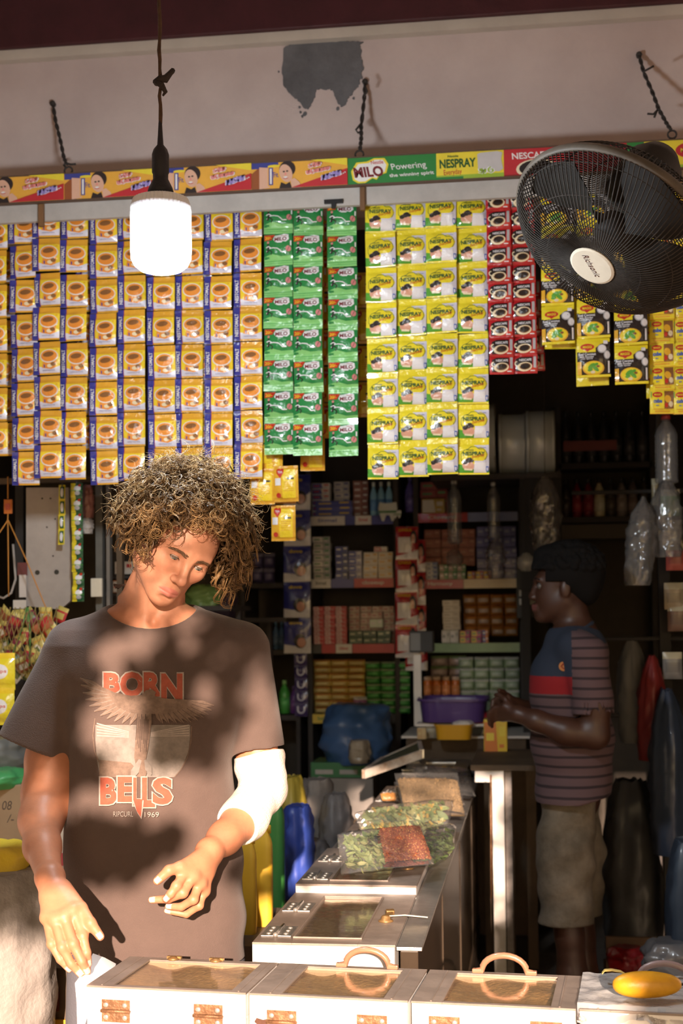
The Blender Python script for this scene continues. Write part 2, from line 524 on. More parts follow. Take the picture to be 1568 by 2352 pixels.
m_steel = M('steel', (.62, .60, .57), .35, metal=.9, var=.25, vscale=20, bump=.12, bscale=30)
m_brass = M('old_brass', (.42, .25, .10), .4, metal=.7, var=.4, vscale=40)
m_rusthinge = M('rust_hinge', (.30, .15, .075), .55, metal=.45, var=.5, vscale=45, bump=.4, bscale=80)

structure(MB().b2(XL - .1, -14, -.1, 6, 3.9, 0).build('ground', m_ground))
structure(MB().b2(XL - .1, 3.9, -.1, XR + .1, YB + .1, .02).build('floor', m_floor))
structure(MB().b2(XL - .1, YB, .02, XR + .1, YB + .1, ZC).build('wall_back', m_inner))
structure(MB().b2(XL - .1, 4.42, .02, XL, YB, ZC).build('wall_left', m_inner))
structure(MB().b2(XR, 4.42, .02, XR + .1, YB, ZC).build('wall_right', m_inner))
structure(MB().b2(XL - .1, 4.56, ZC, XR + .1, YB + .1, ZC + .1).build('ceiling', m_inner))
# neighbouring shop fronts left and right of the opening
structure(MB().b2(-5.2, YF, 0, XL - .1, YF + .14, 4.2).build('wall_street_left', m_plaster))
structure(MB().b2(XR + .1, YF, 0, 4.5, YF + .14, 4.2).build('wall_street_right', m_plaster))
# lintel wall
zlo = 2.74
lint = structure(MB().b2(XL - .1, YF, zlo, XR + .1, YF + .14, 4.2).build('wall_front', m_plaster))
# smear of grey cement on it, an irregular skin a few mm proud
random.seed(3)
P0 = [(652, 112), (648, 170), (650, 195), (662, 213), (674, 222), (688, 236), (697, 247), (706, 251), (713, 244), (717, 236), (723, 222), (727, 207), (735, 204), (748, 207), (757, 205),
      (764, 210), (770, 224), (776, 238), (784, 247), (792, 243), (797, 232), (803, 221), (809, 219), (812, 207), (822, 200), (826, 194), (824, 186), (833, 180), (830, 168), (835, 157), (833, 143), (829, 133), (831, 117), (826, 103), (835, 97), (818, 96), (790, 95),
      (765, 97), (730, 95), (700, 99), (672, 97)]
pts = []
for i, p in enumerate(P0):
    q = P0[(i + 1) % len(P0)]
    for k in range(4):
        t = k / 4
        w = PY(p[0] + (q[0] - p[0]) * t + random.uniform(-1.6, 1.6), p[1] + (q[1] - p[1]) * t + random.uniform(-1.6, 1.6), YF)
        pts.append((w.x, w.z))
cp = MB().prism(pts, YF - .004, YF + .01).build('cement_patch', m_cement, lint)
tag(cp, 'grey raw cement smeared on the plaster')
# drips of cement below the patch
for (px, py, r) in [(690, 258, 3), (700, 262, 5), (694, 268, 3), (776, 250, 4), (688, 247, 3), (812, 226, 3), (640, 165, 2.0)]:
    w = PY(px, py, YF); rr = r * mpp(YF)
    o = [(w.x + rr * (.7 + .5 * random.random()) * math.cos(a * .7), w.z + rr * 1.2 * (.6 + .6 * random.random()) * math.sin(a * .7)) for a in range(9)]
    MB().prism(o, YF - .003, YF + .005).build('cement_splash', m_cement, lint)
# shallow plaster rib under the beam, then the maroon beam
zb0 = PY(784, 96, YF).z
structure(MB().b2(XL - .1, YF - .035, zb0, XR + 3.4, YF + .02, zb0 + .3).build('trim_1', m_plaster2))
yb = YF - .05
zb = PY(784, 58, yb).z
structure(MB().b2(-5.2, yb, zb, 4.5, YF, zb + .34, bev=.006).build('beam', m_beam))
structure(MB().b2(-5.2, YF - .05, zb + .345, 4.5, 4.56, zb + .44).build('ceiling_eave', m_dark))
# ================================================================== street side, behind the photographer: awning, and an unseen leaf screen added on its edge to shape the low sun into patches
YA = -1.5
def to_screen(px, py, Y=3.0):
    p = PY(px, py, Y); t = (YA - p.y) / SUN_DIR.y
    return p + SUN_DIR * t
za = to_screen(400, 1170).z
m_tarp = M('awning_tarp', (.42, .38, .34), .8, var=.2, vscale=2, bump=.2)
aw = thing('awning', 'sloping canvas awning over the shop front on two poles', 'awning', (-.6, 1.2, 0))
mb = MB()
def awf(u, v):
    x = -4.2 + 7.0 * u; y = YA + (4.02 - YA) * v
    return Vector((x + .6, y - 1.2, za + (3.98 - za) * v - .05 * math.sin(math.pi * v) + .015 * math.sin(9 * u)))
mb.grid(awf, 40, 12); mb.grid(lambda u, v: awf(u, v) + Vector((0, 0, .012)), 40, 12)
mb.build('canvas', m_tarp, aw)
for x in (-3.9, 2.6):
    MB().tube([(x + .6, YA - 1.2, 0), (x + .6, YA - 1.2, za + .02)], .022, 10).build('pole', m_rust, aw)
MB().tube([(-4.2 + .6, YA - 1.2, za - .015), (2.8 + .6, YA - 1.2, za - .015)], .016, 8).build('edge_rail', m_rust, aw)
LIT = [(140, 1470, 48, 15), (285, 1512, 72, 36), (325, 1475, 25, 35), (440, 1487, 26, 22), (512, 1492, 32, 20), (592, 1600, 34, 100), (630, 1620, 18, 70), (280, 1640, 42, 55), (300, 1740, 55, 80),
       (340, 1856, 200, 42), (420, 1800, 60, 40), (604, 1820, 70, 140), (535, 1750, 30, 70), (120, 1850, 30, 100), (505, 1945, 62, 48), (420, 2010, 60, 30), (215, 1690, 30, 60), (470, 1600, 25, 40)]
def lit(px, py):
    if py > 2034: return .35 if px < 75 and py < 2125 else ((.5 if px < 1420 else .15) if px > 1330 and py < 2345 else 1.0)
    for cx, cy, rx, ry in LIT:
        if ((px - cx) / rx) ** 2 + ((py - cy) / ry) ** 2 < 1: return 1.0
    if 800 < px < 1290 and py > 1375 or 1289 < px < 1475 and py > 1440 or 650 < px < 801 and py > 1850: return .90
    if ((px - 400) / 135) ** 2 + ((py - 1300) / 150) ** 2 < 1: return 1.0
    return 0.0
m_leaf0 = M('screen_leaf', (.08, .17, .03), .6, var=.4, vscale=4)
random.seed(11)
sun_screen = thing('leaf_screen', 'added unseen screen of leaves along the awning edge that shapes the sun patches', 'leaf screen', (-1.1, YA, 0))  # unseen leaves added to throw dappled shade, left open where lit
vo = Vector((-1.1, YA, 0))
mb = MB()
px = -640.
while px < 2300:
    py = 1150.
    while py < (2125 if px < 90 else (2345 if px > 1320 else 2034)):
        for _ in range(2):
            x, y = px + random.uniform(-13, 13), py + random.uniform(-13, 13)
            lv = lit(x, y)
            if lv == 0 and any(lit(x + a * 17, y + b * 17) == 1 for a, b in ((1, 0), (-1, 0), (0, 1), (0, -1))): continue
            if random.random() < lv: continue
            c = to_screen(x, y) - vo + Vector((0, random.uniform(-.12, .12), 0))
            if c.z > za + .05: continue
            s = random.uniform(.022, .030) * (.8 if lv > 0 else 1)
            R = Euler((random.uniform(-.5, .5), random.uniform(0, 6.28), random.uniform(-.6, .6))).to_matrix()
            vs = [R @ Vector(q) * s + c for q in ((0, 0, -1.2), (.75, .1, -.3), (.7, .12, .45), (0, 0, 1.0), (-.7, .12, .45), (-.75, .1, -.3))]
            mb.add(vs, [(0, 1, 2, 3), (0, 3, 4, 5)])
        py += 19
    px += 19
# added leaflets: thin the sun over face, arm and sack to a partial shade
for k in range(1750):
    if k < 1000:
        x, y = random.uniform(255, 560), random.uniform(1130, 1470)
        if ((x - 400) / 150) ** 2 + ((y - 1300) / 170) ** 2 > 1: continue
    elif k < 1480: x, y = random.uniform(60, 180), random.uniform(1730, 1980)
    else: x, y = random.uniform(-60, 130), random.uniform(1990, 2160)
    c = to_screen(x, y) - vo + Vector((0, random.uniform(-.10, .10), 0)); s = random.uniform(.006, .009)
    R = Euler((random.uniform(-.5, .5), random.uniform(0, 6.28), random.uniform(-.6, .6))).to_matrix()
    mb.add([R @ Vector(q) * s + c for q in ((0, 0, -1.5), (.7, .1, -.3), (.6, .12, .45), (0, 0, 1.3), (-.6, .12, .45), (-.7, .1, -.3))], [(0, 1, 2, 3), (0, 3, 4, 5)])
fo = mb.build('screen_leaves', m_leaf0, sun_screen, fix=False); fo['kind'] = 'stuff'
for x in range(-560, 2300, 120):
    a = to_screen(x, 1170) - vo; b = to_screen(x + random.uniform(-60, 60), 1500) - vo
    if lit(x, 1500) > 0: b = a.lerp(b, .5)
    MB().tube([a, a.lerp(b, .5) + Vector((.02, .02, 0)), b], .006, 5).build('screen_stem', m_rust, sun_screen)
# ================================================================== hanging strips of sachets
YS = 4.26
F = {k: foil(k, c) for k, c in dict(amber=(.72, .36, .03), yellow=(.86, .62, .03), navy=(.035, .04, .27), white=(.80, .78, .80), cup=(.80, .28, .04), lilac=(.68, .66, .76),
     green=(.02, .22, .055), lgreen=(.22, .55, .17), red=(.55, .035, .02), maroon=(.16, .012, .02), skin=(.66, .33, .22), dark=(.025, .02, .02), lemon=(.83, .68, .03), leaf=(.10, .36, .04), blue=(.05, .13, .50),
     black=(.018, .012, .012), cream=(.80, .68, .45), brown=(.24, .10, .03), orange=(.75, .20, .02), gold=(.78, .42, .03), dgreen=(.02, .10, .04), nred=(.45, .012, .02), grey=(.45, .45, .47), pinkb=(.62, .22, .22)).items()}
def relief(w, h, t, st, sb, seed, nx=8, ny=10, amp=.0018):
    """pillow of a filled sachet; st / sb are the flat sealed strips at top and bottom"""
    rnd = random.Random(seed)
    wv = [(rnd.uniform(-1, 1), rnd.uniform(20, 75), rnd.uniform(20, 75), rnd.uniform(0, 6.28)) for _ in range(5)]
    def H(u, v):
        a = max(0., 1 - (2 * u / w - 1) ** 2) ** .55
        b0 = (v - sb) / (h - st - sb)
        b = max(0., 1 - (2 * b0 - 1) ** 2) ** .5 if 0 < b0 < 1 else 0.
        z = t * a * b * (1.12 - .25 * b0)
        z += amp * (.35 + .65 * a * b) * sum(k * math.sin(p * u + q * v + f) for k, p, q, f in wv) * .5
        return z
    return H
def sachet(name, w, h, t, st, sb, mats, base, prints, seed, nx=8, ny=10):
    H0 = relief(w, h, t, st, sb, seed)
    xs = [w * i / nx for i in range(nx + 1)]; ys = sorted(set([h * j / ny for j in range(ny + 1)] + [sb, h - st]))
    # the height is taken on the grid, so the print lies on the same facets
    tab = {(i, j): H0(x, y) for i, x in enumerate(xs) for j, y in enumerate(ys)}
    def H(u, v):
        u = min(max(u, 0), w); v = min(max(v, 0), h)
        i = min(int(u / w * nx), nx - 1); j = 0
        while j < len(ys) - 2 and v > ys[j + 1]: j += 1
        a = (u - xs[i]) / (xs[i + 1] - xs[i]); b = (v - ys[j]) / (ys[j + 1] - ys[j])
        return (tab[i, j] * (1 - a) + tab[i + 1, j] * a) * (1 - b) + (tab[i, j + 1] * (1 - a) + tab[i + 1, j + 1] * a) * b
    mb = MB()
    n = len(xs)
    vs = [(x - w / 2, -tab[i, j], y - h) for j, y in enumerate(ys) for i, x in enumerate(xs)]
    fs = [(j * n + i, j * n + i + 1, (j + 1) * n + i + 1, (j + 1) * n + i) for j in range(len(ys) - 1) for i in range(n - 1)]
    mb.add(vs, fs, base, True)
    mb.add([(x, .0006 + (-y - .0) * .0 + max(0, -y) * .8, z) for x, y, z in vs], [f[::-1] for f in fs], base, True)
    sh = [([(p[0] * w, p[1] * h) for p in v], f, m) for v, f, m in prints]
    V, FF, Mi = drape(sh, lambda u, v, e: (u - w / 2, -H(u, v) - e, v - h), xs[1:-1], ys[1:-1], eps=.00035)
    o = len(mb.v)
    mb.v += V
    for f, mi in zip(FF, Mi): mb.f.append(tuple(i + o for i in f)); mb.m.append(mi); mb.sm.append(True)
    return mb.mesh(name, mats)
# ---- the printed designs, 0..1 across and up
def d_malt():
    m = [F['yellow'], F['amber'], F['navy'], F['white'], F['cup'], F['lilac'], F['brown'], F['nred'], F['cream']]
    p = [RC(0, .80, 1, 1, 1), RC(0, 0, 1, .05, 1), PL([(.24, .05), (1, .05), (1, .26), (.86, .20), (.6, .17), (.24, .24)], 5), RC(0, 0, .235, 1, 2), RC(.235, 0, .25, 1, 7),
         PL([(.36, .2), (.42, .44), (.9, .42), (.86, .2), (.7, .15)], 4), EL(.62, .55, .33, .21, 3), EL(.62, .555, .295, .18, 4), EL(.60, .60, .20, .08, 6, .1), RG(.62, .55, .33, .21, .06, 8),
         EL(.66, .25, .10, .055, 8), EL(.78, .30, .09, .06, 6), RC(.44, .20, .48, .29, 2), T('malted food drink', .38, .105, .46, .035, 2, bold=0), EL(.9, .74, .03, .02, 1),
         T('NESTOMALT', .19, .12, .68, .135, 3, math.pi / 2, .03)]
    return m, 0, p
def d_milo():
    m = [F['green'], F['lgreen'], F['red'], F['white'], F['maroon'], F['yellow'], F['pinkb'], F['dark'], F['nred']]
    p = [RC(0, .0, 1, .2, 1), PL([(0, .2), (1, .2), (1, .3), (.62, .28), (.3, .36), (0, .28)], 1), RC(0, .135, 1, .15, 0), RC(0, .07, 1, .08, 0),
         PL([(.02, .80), (.30, .80), (.40, .98), (.02, .98)], 2), T('20/-', .05, .83, .24, .11, 5), 
         PL([(.36, .82), (.40, .95), (.62, .97), (.72, .99), (.88, .96), (.9, .80), (.80, .72), (.70, .74), (.66, .70), (.52, .70), (.42, .74)], 3),
         T('MILO', .41, .745, .42, .13, 4, .04, .035), T('Nestle', .62, .91, .2, .04, 8, .04),
         ST([(.12, .44), (.22, .53), (.36, .545), (.52, .52), (.60, .46), (.66, .40), (.80, .41)], .028, 3), EL(.88, .50, .085, .095, 6), ST([(.84, .42), (.92, .58)], .012, 7),
         ST([(.15, .40), (.20, .55), (.17, .68)], .06, 7), EL(.18, .73, .04, .04, 6), ST([(.10, .56), (.20, .60), (.28, .55)], .03, 3), ST([(.2, .5), (.32, .42), (.28, .33)], .035, 7), RC(.03, .22, .2, .27, 0), RC(.94, .6, .98, .75, 3)]
    return m, 0, p
def d_nespray():
    m = [F['lilac'], F['lemon'], F['dgreen'], F['red'], F['skin'], F['dark'], F['leaf'], F['blue'], F['white'], F['cream']]
    p = [RC(0, .83, 1, 1, 1), RC(0, 0, 1, .05, 1), PL([(0, .05), (1, .05), (1, .13), (.6, .11), (.4, .17), (.16, .26), (0, .33)], 6),
         PL([(0, .30), (.16, .26), (.36, .2), (.62, .30), (.9, .42), (.96, .56), (.88, .70), (.74, .78), (.62, .76), (.5, .83), (0, .83)], 1),
         ST([(.2, .28), (.1, .42), (.1, .58), (.2, .68), (.33, .71), (.42, .78), (.58, .78), (.68, .71), (.82, .71), (.92, .62), (.93, .50), (.86, .40)], .016, 2),
         PL([(.50, .05), (.92, .05), (.88, .37), (.54, .37)], 8), RC(.53, .33, .9, .37, 0),
         EL(.33, .33, .13, .12, 4, .3), EL(.24, .25, .10, .12, 4), EL(.40, .22, .12, .12, 4, .2), EL(.35, .385, .11, .075, 5, .3), EL(.22, .33, .085, .06, 5), EL(.44, .37, .07, .045, 5), ST([(.2, .14), (.46, .12)], .05, 9),
         T('NESPRAY', .155, .52, .71, .115, 2, .0, .03), T('Everyday', .46, .405, .42, .10, 3, .22, 0.0, .4), T('Nestle', .28, .66, .22, .04, 2), RC(.9, .08, .98, .22, 7), T('1', .92, .10, .04, .09, 8), ST([(.62, .74), (.9, .75)], .012, 7)]
    return m, 0, p
def d_nescafe():
    m = [F['nred'], F['black'], F['cream'], F['white'], F['red'], F['brown'], F['grey']]
    p = [RC(.07, .07, .95, .92, 0), PL([(.10, .12), (.10, .78), (.30, .90), (.80, .90), (.80, .50), (.62, .12)], 1), PL([(.45, .10), (.95, .10), (.95, .42), (.80, .34)], 4), RC(.84, .3, .95, .92, 6),
         EL(.48, .36, .31, .25, 2, .25), EL(.50, .38, .235, .18, 5, .25), EL(.50, .385, .20, .15, 1, .25), RG(.20, .52, .13, .16, .35, 2, .5, 14, 1.2, 5.2),
         T('NESCAFE', .26, .66, .50, .13, 3, .03, .025), RC(.72, .12, .9, .17, 3), RC(0, .96, 1, 1, 4)]
    return m, 0, p
def d_coco():
    m = [F['lemon'], F['black'], F['red'], F['white'], F['gold'], F['leaf'], F['cream'], F['grey'], F['brown']]
    p = [RC(.0, .07, 1, .66, 1), PL([(.55, .66), (1, .66), (1, .9), (.7, .84), (.56, .74)], 1), RC(.06, .64, .56, .90, 0), EL(.31, .775, .21, .085, 2), PL([(.2, .72), (.31, .65), (.42, .72)], 2), T('MAGGI', .175, .74, .27, .07, 0, 0, .03),
         EL(.75, .72, .14, .115, 7), EL(.755, .725, .115, .09, 3), EL(.90, .56, .10, .11, 7), EL(.91, .56, .08, .09, 3), RC(.80, .84, .93, .93, 3),
         T('Real Coconut', .04, .555, .52, .07, 3), T('Milk Powder', .08, .495, .42, .05, 3), T('with Spices', .10, .445, .36, .045, 3),
         EL(.48, .23, .33, .185, 4), EL(.48, .24, .29, .155, 0), EL(.42, .28, .12, .055, 5, .5), EL(.54, .22, .12, .05, 5, -.6), EL(.38, .19, .08, .04, 5, .2), EL(.56, .32, .07, .035, 5, .3), EL(.46, .13, .07, .035, 6), EL(.62, .27, .05, .03, 8),
         RC(.0, .07, .12, .40, 4), RC(.92, .1, .97, .4, 3), RC(0, 0, 1, .065, 0)]
    return m, 0, p
def d_cube():
    m = [F['lemon'], F['red'], F['blue'], F['brown'], F['lgreen'], F['white'], F['gold'], F['cream']]
    p = [RC(.0, .0, 1, .03, 6), RC(.58, .22, .96, .95, 3), EL(.72, .62, .13, .16, 6, .4), EL(.85, .4, .09, .12, 7), EL(.66, .36, .07, .1, 1), EL(.30, .80, .20, .115, 1), T('MAGGI', .17, .765, .26, .07, 0, 0, .02),
         T('cube', .14, .45, .34, .18, 2, 0, .04), T('6g', .24, .30, .12, .09, 2), RC(.03, .68, .06, .92, 4), RC(.14, .19, .88, .205, 1), RC(.2, .08, .8, .14, 6)]
    return m, 0, p
def d_tea():
    m = [F['gold'], F['red'], F['white'], F['dark'], F['amber'], F['yellow']]
    p = [RC(0, .9, 1, 1, 4), RC(0, 0, 1, .1, 4), RC(.36, .1, .9, .9, 5), PL([(.12, .80), (.12, .90), (.22, .94), (.28, .90), (.34, .94), (.42, .90), (.42, .80), (.28, .66)], 1), T('TEA', .17, .80, .2, .06, 2), RC(.06, .46, .30, .66, 2), RC(.56, .62, .84, .67, 3), EL(.2, .18, .1, .07, 1),
         ] + [RC(.42, .30 + k * .06, .84, .315 + k * .06, 4) for k in range(5)]
    return m, 0, p
def kinds(fn, name, w, h, t, st, sb, nvar, ny=10):
    mats, b, p = fn()
    return [sachet(name, w, h, t, st, sb, mats, b, p, 100 + k, ny=ny) for k in range(nvar)]
s4 = mpp(YS)
K_malt = kinds(d_malt, 'malt_sachet', 66.5 * s4, 79.2 * s4, .010, .014, .004, 5)
K_milo = kinds(d_milo, 'milo_sachet', 69 * s4, 73.5 * s4, .014, .004, .02, 5)
K_spray = kinds(d_nespray, 'nespray_sachet', 70.5 * s4, 81.5 * s4, .013, .016, .005, 5)
K_cafe = kinds(d_nescafe, 'nescafe_sachet', 55 * s4, 42.2 * s4, .006, .004, .003, 4, 6)
K_coco = kinds(d_coco, 'coconut_sachet', 73 * s4, 88 * s4, .011, .008, .006, 3)
K_cube = kinds(d_cube, 'cube_sachet', 54 * s4, 54 * s4, .006, .003, .003, 2, 6)
K_tea = kinds(d_tea, 'tea_sachet', 58 * s4, 84 * s4, .012, .010, .010, 3)
m_cord = M('hanging_cord', (.2, .17, .14), .8)
def strip(kind, label, cat, group, x_top, x_bot, y_top, y_bot, pitch, Y, seed, back=False, name='sachet_strip', hook=0.):
    """a strip of joined sachets; the lowest ends at y_bot, the first hangs from the rail near y_top"""
    rnd = random.Random(seed)
    n = max(1, round((y_bot - y_top) / pitch))
    top = PY(x_top, y_bot - n * pitch, Y)
    e = thing(name, label, cat, top, 0, group)
    if hook: MB().tube([(0, -.002, -.006), (0, -.002, .004), (0, hook, .006)], .002, 5).build('hook', M('hook_wire', (.1, .1, .1), .5), e)
    for k in range(n):
        f = (k + .0) / max(1, n)
        w = PY(x_top + (x_bot - x_top) * (k + .5) / n, y_bot - (n - k) * pitch, Y)
        me = kind[rnd.randrange(len(kind))]
        o = link('sachet', me, e)
        o.location = w - top + Vector((rnd.uniform(-.001, .001), -.003 * (k % 2) + rnd.uniform(-.003, .003), 0))
        o.rotation_euler = (rnd.uniform(-.07, .05), rnd.uniform(-.012, .012), rnd.uniform(-.12, .10) + (math.pi if back else 0))
    return e
L_malt = 'hanging strip of yellow and blue malt drink sachets printed with an orange cup'
G_malt = 'malt drink sachet strips hung from the rail'
for i, (xt, xb, yb_) in enumerate([(-14, -12, 1050), (51, 60, 1117), (106, 110, 1101), (171, 168, 1104), (236, 239, 1115), (301, 302, 1106), (368, 372, 1110), (434, 434, 1107), (501, 503, 1108), (568, 570, 1101)]):
    strip(K_malt, 'yellow and blue malt drink sachet strip, ' + ['tenth', 'ninth', 'eighth', 'seventh', 'sixth', 'fifth', 'fourth', 'third', 'second', 'first'][i] + ' one from the green sachet strips', 'sachet strip', G_malt, xt, xb, 470, yb_, 78.9, YS + (.0, .012)[i % 2], 20 + i)
L_milo = 'hanging strip of green chocolate drink sachets with an orange price corner'
for i, (xt, xb, yb_) in enumerate([(639, 640, 1044), (707, 707, 1046), (785, 789, 1048)]):
    strip(K_milo, 'green chocolate drink sachet strip ' + ['next to the malt drink strips', 'between two other green strips', 'next to the wooden strut'][i], 'sachet strip', 'green sachet strips hung from the rail', xt, xb, 470, yb_, 72.2, YS + (.01, .0, .006)[i], 40 + i)
L_sp = 'hanging strip of yellow and white milk powder sachets with a heart-shaped emblem'
for i, (xt, xb, yb_) in enumerate([(872, 880, 1101), (942, 948, 1095), (1012, 1016, 1089), (1081, 1088, 1090)]):
    strip(K_spray, 'yellow and white milk powder sachet strip ' + ['next to the wooden strut', 'second from the wooden strut', 'third from the wooden strut', 'next to the coffee strips'][i], 'sachet strip', 'milk powder sachet strips hung from the rail', xt, xb, 455, yb_, 80.9, YS + (.0, .012, .004, .016)[i], 50 + i)
for i, (xt, xb, yb_) in enumerate([(1142, 1152, 860), (1196, 1206, 858)]):
    strip(K_cafe, 'red and black coffee sachet strip next to the ' + ['milk powder strips', 'coconut milk strips'][i], 'sachet strip', 'coffee sachet strips hung from the rail', xt, xb, 440, yb_, 41.9, YS + .01 * i, 60 + i)
strip(K_cafe, 'partly hidden red coffee sachet strip hanging behind the other coffee strips', 'sachet strip', 'coffee sachet strips hung from the rail', 1212, 1224, 640, 853, 41.9, YS + .09, 66)
for i, (x, y0, y1) in enumerate([(1279, 430, 792), (1360, 430, 866), (1446, 430, 882)]):
    strip(K_coco, ['short strip of coconut milk powder sachets hanging next to the red coffee strips', 'strip of coconut milk powder sachets hanging between two others of its kind', 'strip of coconut milk powder sachets hanging next to the seasoning cube strips'][i],
          'sachet strip', 'coconut milk powder strips', x, x + 2, y0, y1, 88.5, YS - .01 * i, 70 + i)
for i, (x, y1) in enumerate([(1278 + 9, 802), (1358, 887)]):
    strip(K_coco, ['back strip of coconut milk sachets peeping out behind the short one', 'back strip of coconut milk sachets showing a crumpled yellow foot'][i], 'sachet strip', 'coconut milk powder strips', x, x, y1 - 176, y1, 88.5, YS + .05, 76 + i, back=True)
for i, (x, y1) in enumerate([(1517, 950), (1571, 950)]):
    strip(K_cube, ['strip of yellow seasoning cube packets next to the coconut milk strips', 'second strip of seasoning cube packets from the coconut milk strips'][i], 'sachet strip', 'seasoning cube packet strips', x, x + 3, 430, y1, 54, YS, 80 + i)
strip(K_cube, 'partly hidden strip of seasoning cube packets hanging behind the front ones', 'sachet strip', 'seasoning cube packet strips', 1508, 1512, 700, 915, 54, YS + .04, 84)
# the tea packets that hang one behind another
L_tea = 'hanging strip of golden tea packets with a red heart, seen behind the green sachets'
for i, (x, y0, y1, b) in enumerate([(716, 500, 1084, False), (760, 540, 1010, False), (835, 600, 962, False)]):
    strip(K_tea, 'golden tea packet strip with red hearts ' + ['ending just below the middle green strip', 'showing between two green sachet strips', 'behind the wooden strut'][i], 'sachet strip', 'golden tea packet strips', x, x + 1, y0, y1, 84, YS + .09 + .015 * i, 90 + i, back=b)
for i, (x, y0, y1) in enumerate([(603, 990, 1163), (656, 1060, 1156), (651, 1080, 1247), (622, 990, 1100)]):
    strip(K_tea, ['pair of golden tea packets hanging beside the curly hair', 'golden tea packet hanging in front of a longer tea strip', 'lowest hanging golden tea packets under the green sachet strips', 'golden tea packets half hidden by the green sachets'][i],
          'sachet strip', 'golden tea packet strips', x, x, y0, y1, 86, YS + [.05, .04, .075, .065][i], 95 + i)
# strips in a second row behind the malt sachets
for i, (x, y1) in enumerate([(4, 1052), (205, 1037), (300, 1030), (455, 1040)]):
    strip(K_malt, 'second-row malt drink strip ' + ['at the rail end', 'behind the fourth and fifth', 'behind the lamp', 'behind the strips over the curly hair'][i], 'sachet strip', 'second row of malt strips', x, x, 560, y1, 78.9, YS + .08, 110 + i)
# ================================================================== advertising rail over the strips
YR = 4.19
zb_bot = PY(800, 425, YR).z; zb_top = PY(800, 364, YR).z
bh = zb_top - zb_bot
sr = mpp(YR)
def xr(px): return PY(px, 400, YR).x
m_rail = M('rail_board', (.50, .47, .44), .7, var=.2, vscale=8)
m_wood = M('old_wood', (.22, .11, .045), .65, var=.4, vscale=20, bump=.3, stretch=(1, 1, .15))
FL = {k: M('print_' + k, c, .5, var=.08, vscale=30) for k, c in dict(gold=(.80, .42, .06), orange=(.78, .27, .03), red=(.50, .03, .04), navy=(.05, .06, .28), white=(.80, .79, .78), skin=(.70, .42, .30), hair=(.03, .02, .02), pink=(.80, .26, .24), violet=(.33, .26, .62),
      green=(.03, .22, .05), lime=(.32, .48, .05), dkred=(.25, .02, .02), maroon=(.16, .015, .02), lemon=(.80, .66, .05), black=(.02, .015, .015), brown=(.30, .09, .03), cream=(.8, .7, .5), dgreen=(.02, .10, .03), grey=(.55, .53, .53)).items()}
FLK = list(FL); FLM = list(FL.values()); fi = {k: i for i, k in enumerate(FLK)}
rail = thing('advert_rail', 'long hanging sachet rail with a printed advertising strip along its front', 'rail', (0, YR, zb_bot))
zo = Vector((0, YR, zb_bot))
MB().b2(XL + .02, .030, -.040 * 1.35, XR - .02, .048, .0).build('fascia_board', m_rail, rail)
MB().b2(XL + .02, .02, 0, XR - .02, .16, .012).build('top_board', m_rail, rail)
for px in (830, 1560, 90):
    x = xr(px); MB().b2(x - .008, .012, -.075, x + .008, .029, .0, bev=.002).build('strut', m_wood, rail)
mb = MB()
mb.b2(XL + .02, -.003, bh, XR - .02, .012, bh + .004); mb.b2(XL + .02, -.004, -.005, XR - .02, .012, 0)
mb.build('strip_frame', M('rail_edge', (.10, .06, .04), .6), rail)
# black hook on the fascia
x = xr(762); MB().b2(x - .028, .018, -.047, x + .03, .03, -.036).b2(x - .006, .02, -.062, x + .008, .03, -.047).build('hook', m_black, rail)
GLY = {'d': [(.75, .9), (.3, .8), (.2, .5), (.5, .42), (.8, .55), (.7, .2), (.3, .1), (.1, .3)], 'v': [(.2, .3), (.1, .6), (.4, .95), (.8, .8), (.85, .4), (.6, .1), (.25, .15), (.4, .45), (.6, .4)],
       's': [(.1, .6), (.3, .9), (.45, .6), (.2, .3), (.3, .1), (.6, .15), (.6, .7), (.8, .9), (.95, .6), (.75, .4)], 'p': [(.1, .8), (.15, .3), (.4, .1), (.75, .15), (.9, .5), (.7, .85), (.5, .7), (.6, .5)],
       't': [(.85, .85), (.4, .9), (.15, .6), (.3, .35), (.6, .4), (.3, .2), (.5, .05), (.85, .2)], 'n': [(.1, .2), (.1, .7), (.35, .9), (.5, .6), (.4, .35), (.6, .2), (.85, .35), (.9, .8)],
       'g': [(.1, .15), (.1, .6), (.3, .85), (.5, .6), (.5, .2), (.5, .6), (.7, .85), (.9, .6), (.9, .1)], 'm': [(.15, .7), (.3, .9), (.45, .7), (.3, .5), (.15, .3), (.4, .05), (.75, .1), (.9, .5), (.75, .9), (.6, .7)],
       'r': [(.5, .95), (.2, .7), (.25, .3), (.55, .1), (.8, .3), (.75, .6), (.45, .6)], 'k': [(.1, .3), (.3, .1), (.45, .4), (.4, .8), (.15, .75), (.2, .5), (.6, .5), (.9, .7), (.85, .25), (.6, .1)]}
def sin(word, x, y, w, h, mi, sl=.12, t=.1):
    n = len(word); cw = w / n; out = []
    for i, ch in enumerate(word):
        P = [(x + (i + a * .92) * cw, y + b * h + sl * (i + a) * cw) for a, b in GLY[ch]]
        out.append(ST(P, t * h, mi))
    return out
def panel(name, px0, px1, shapes, base, label=None):
    x0, x1 = xr(px0), xr(px1); w = x1 - x0
    sh = [RC(0, 0, 1, 1, fi[base])] + shapes
    sh = [([(p[0] * w, p[1] * bh) for p in v], f, m) for v, f, m in sh]
    V, FF, Mi = drape(sh, lambda u, v, e: (u, -e, v), [], [], eps=.0006)
    mb = MB(); mb.v = V; mb.f = FF; mb.m = Mi; mb.sm = [False] * len(FF)
    mb.b2(0, 0, 0, w, .012, bh, fi[base])
    me = mb.mesh(name, FLM)
    o = link(name, me, rail, Vector((x0, 0, 0)))
    if label: o['label'] = label
    return o
g = fi
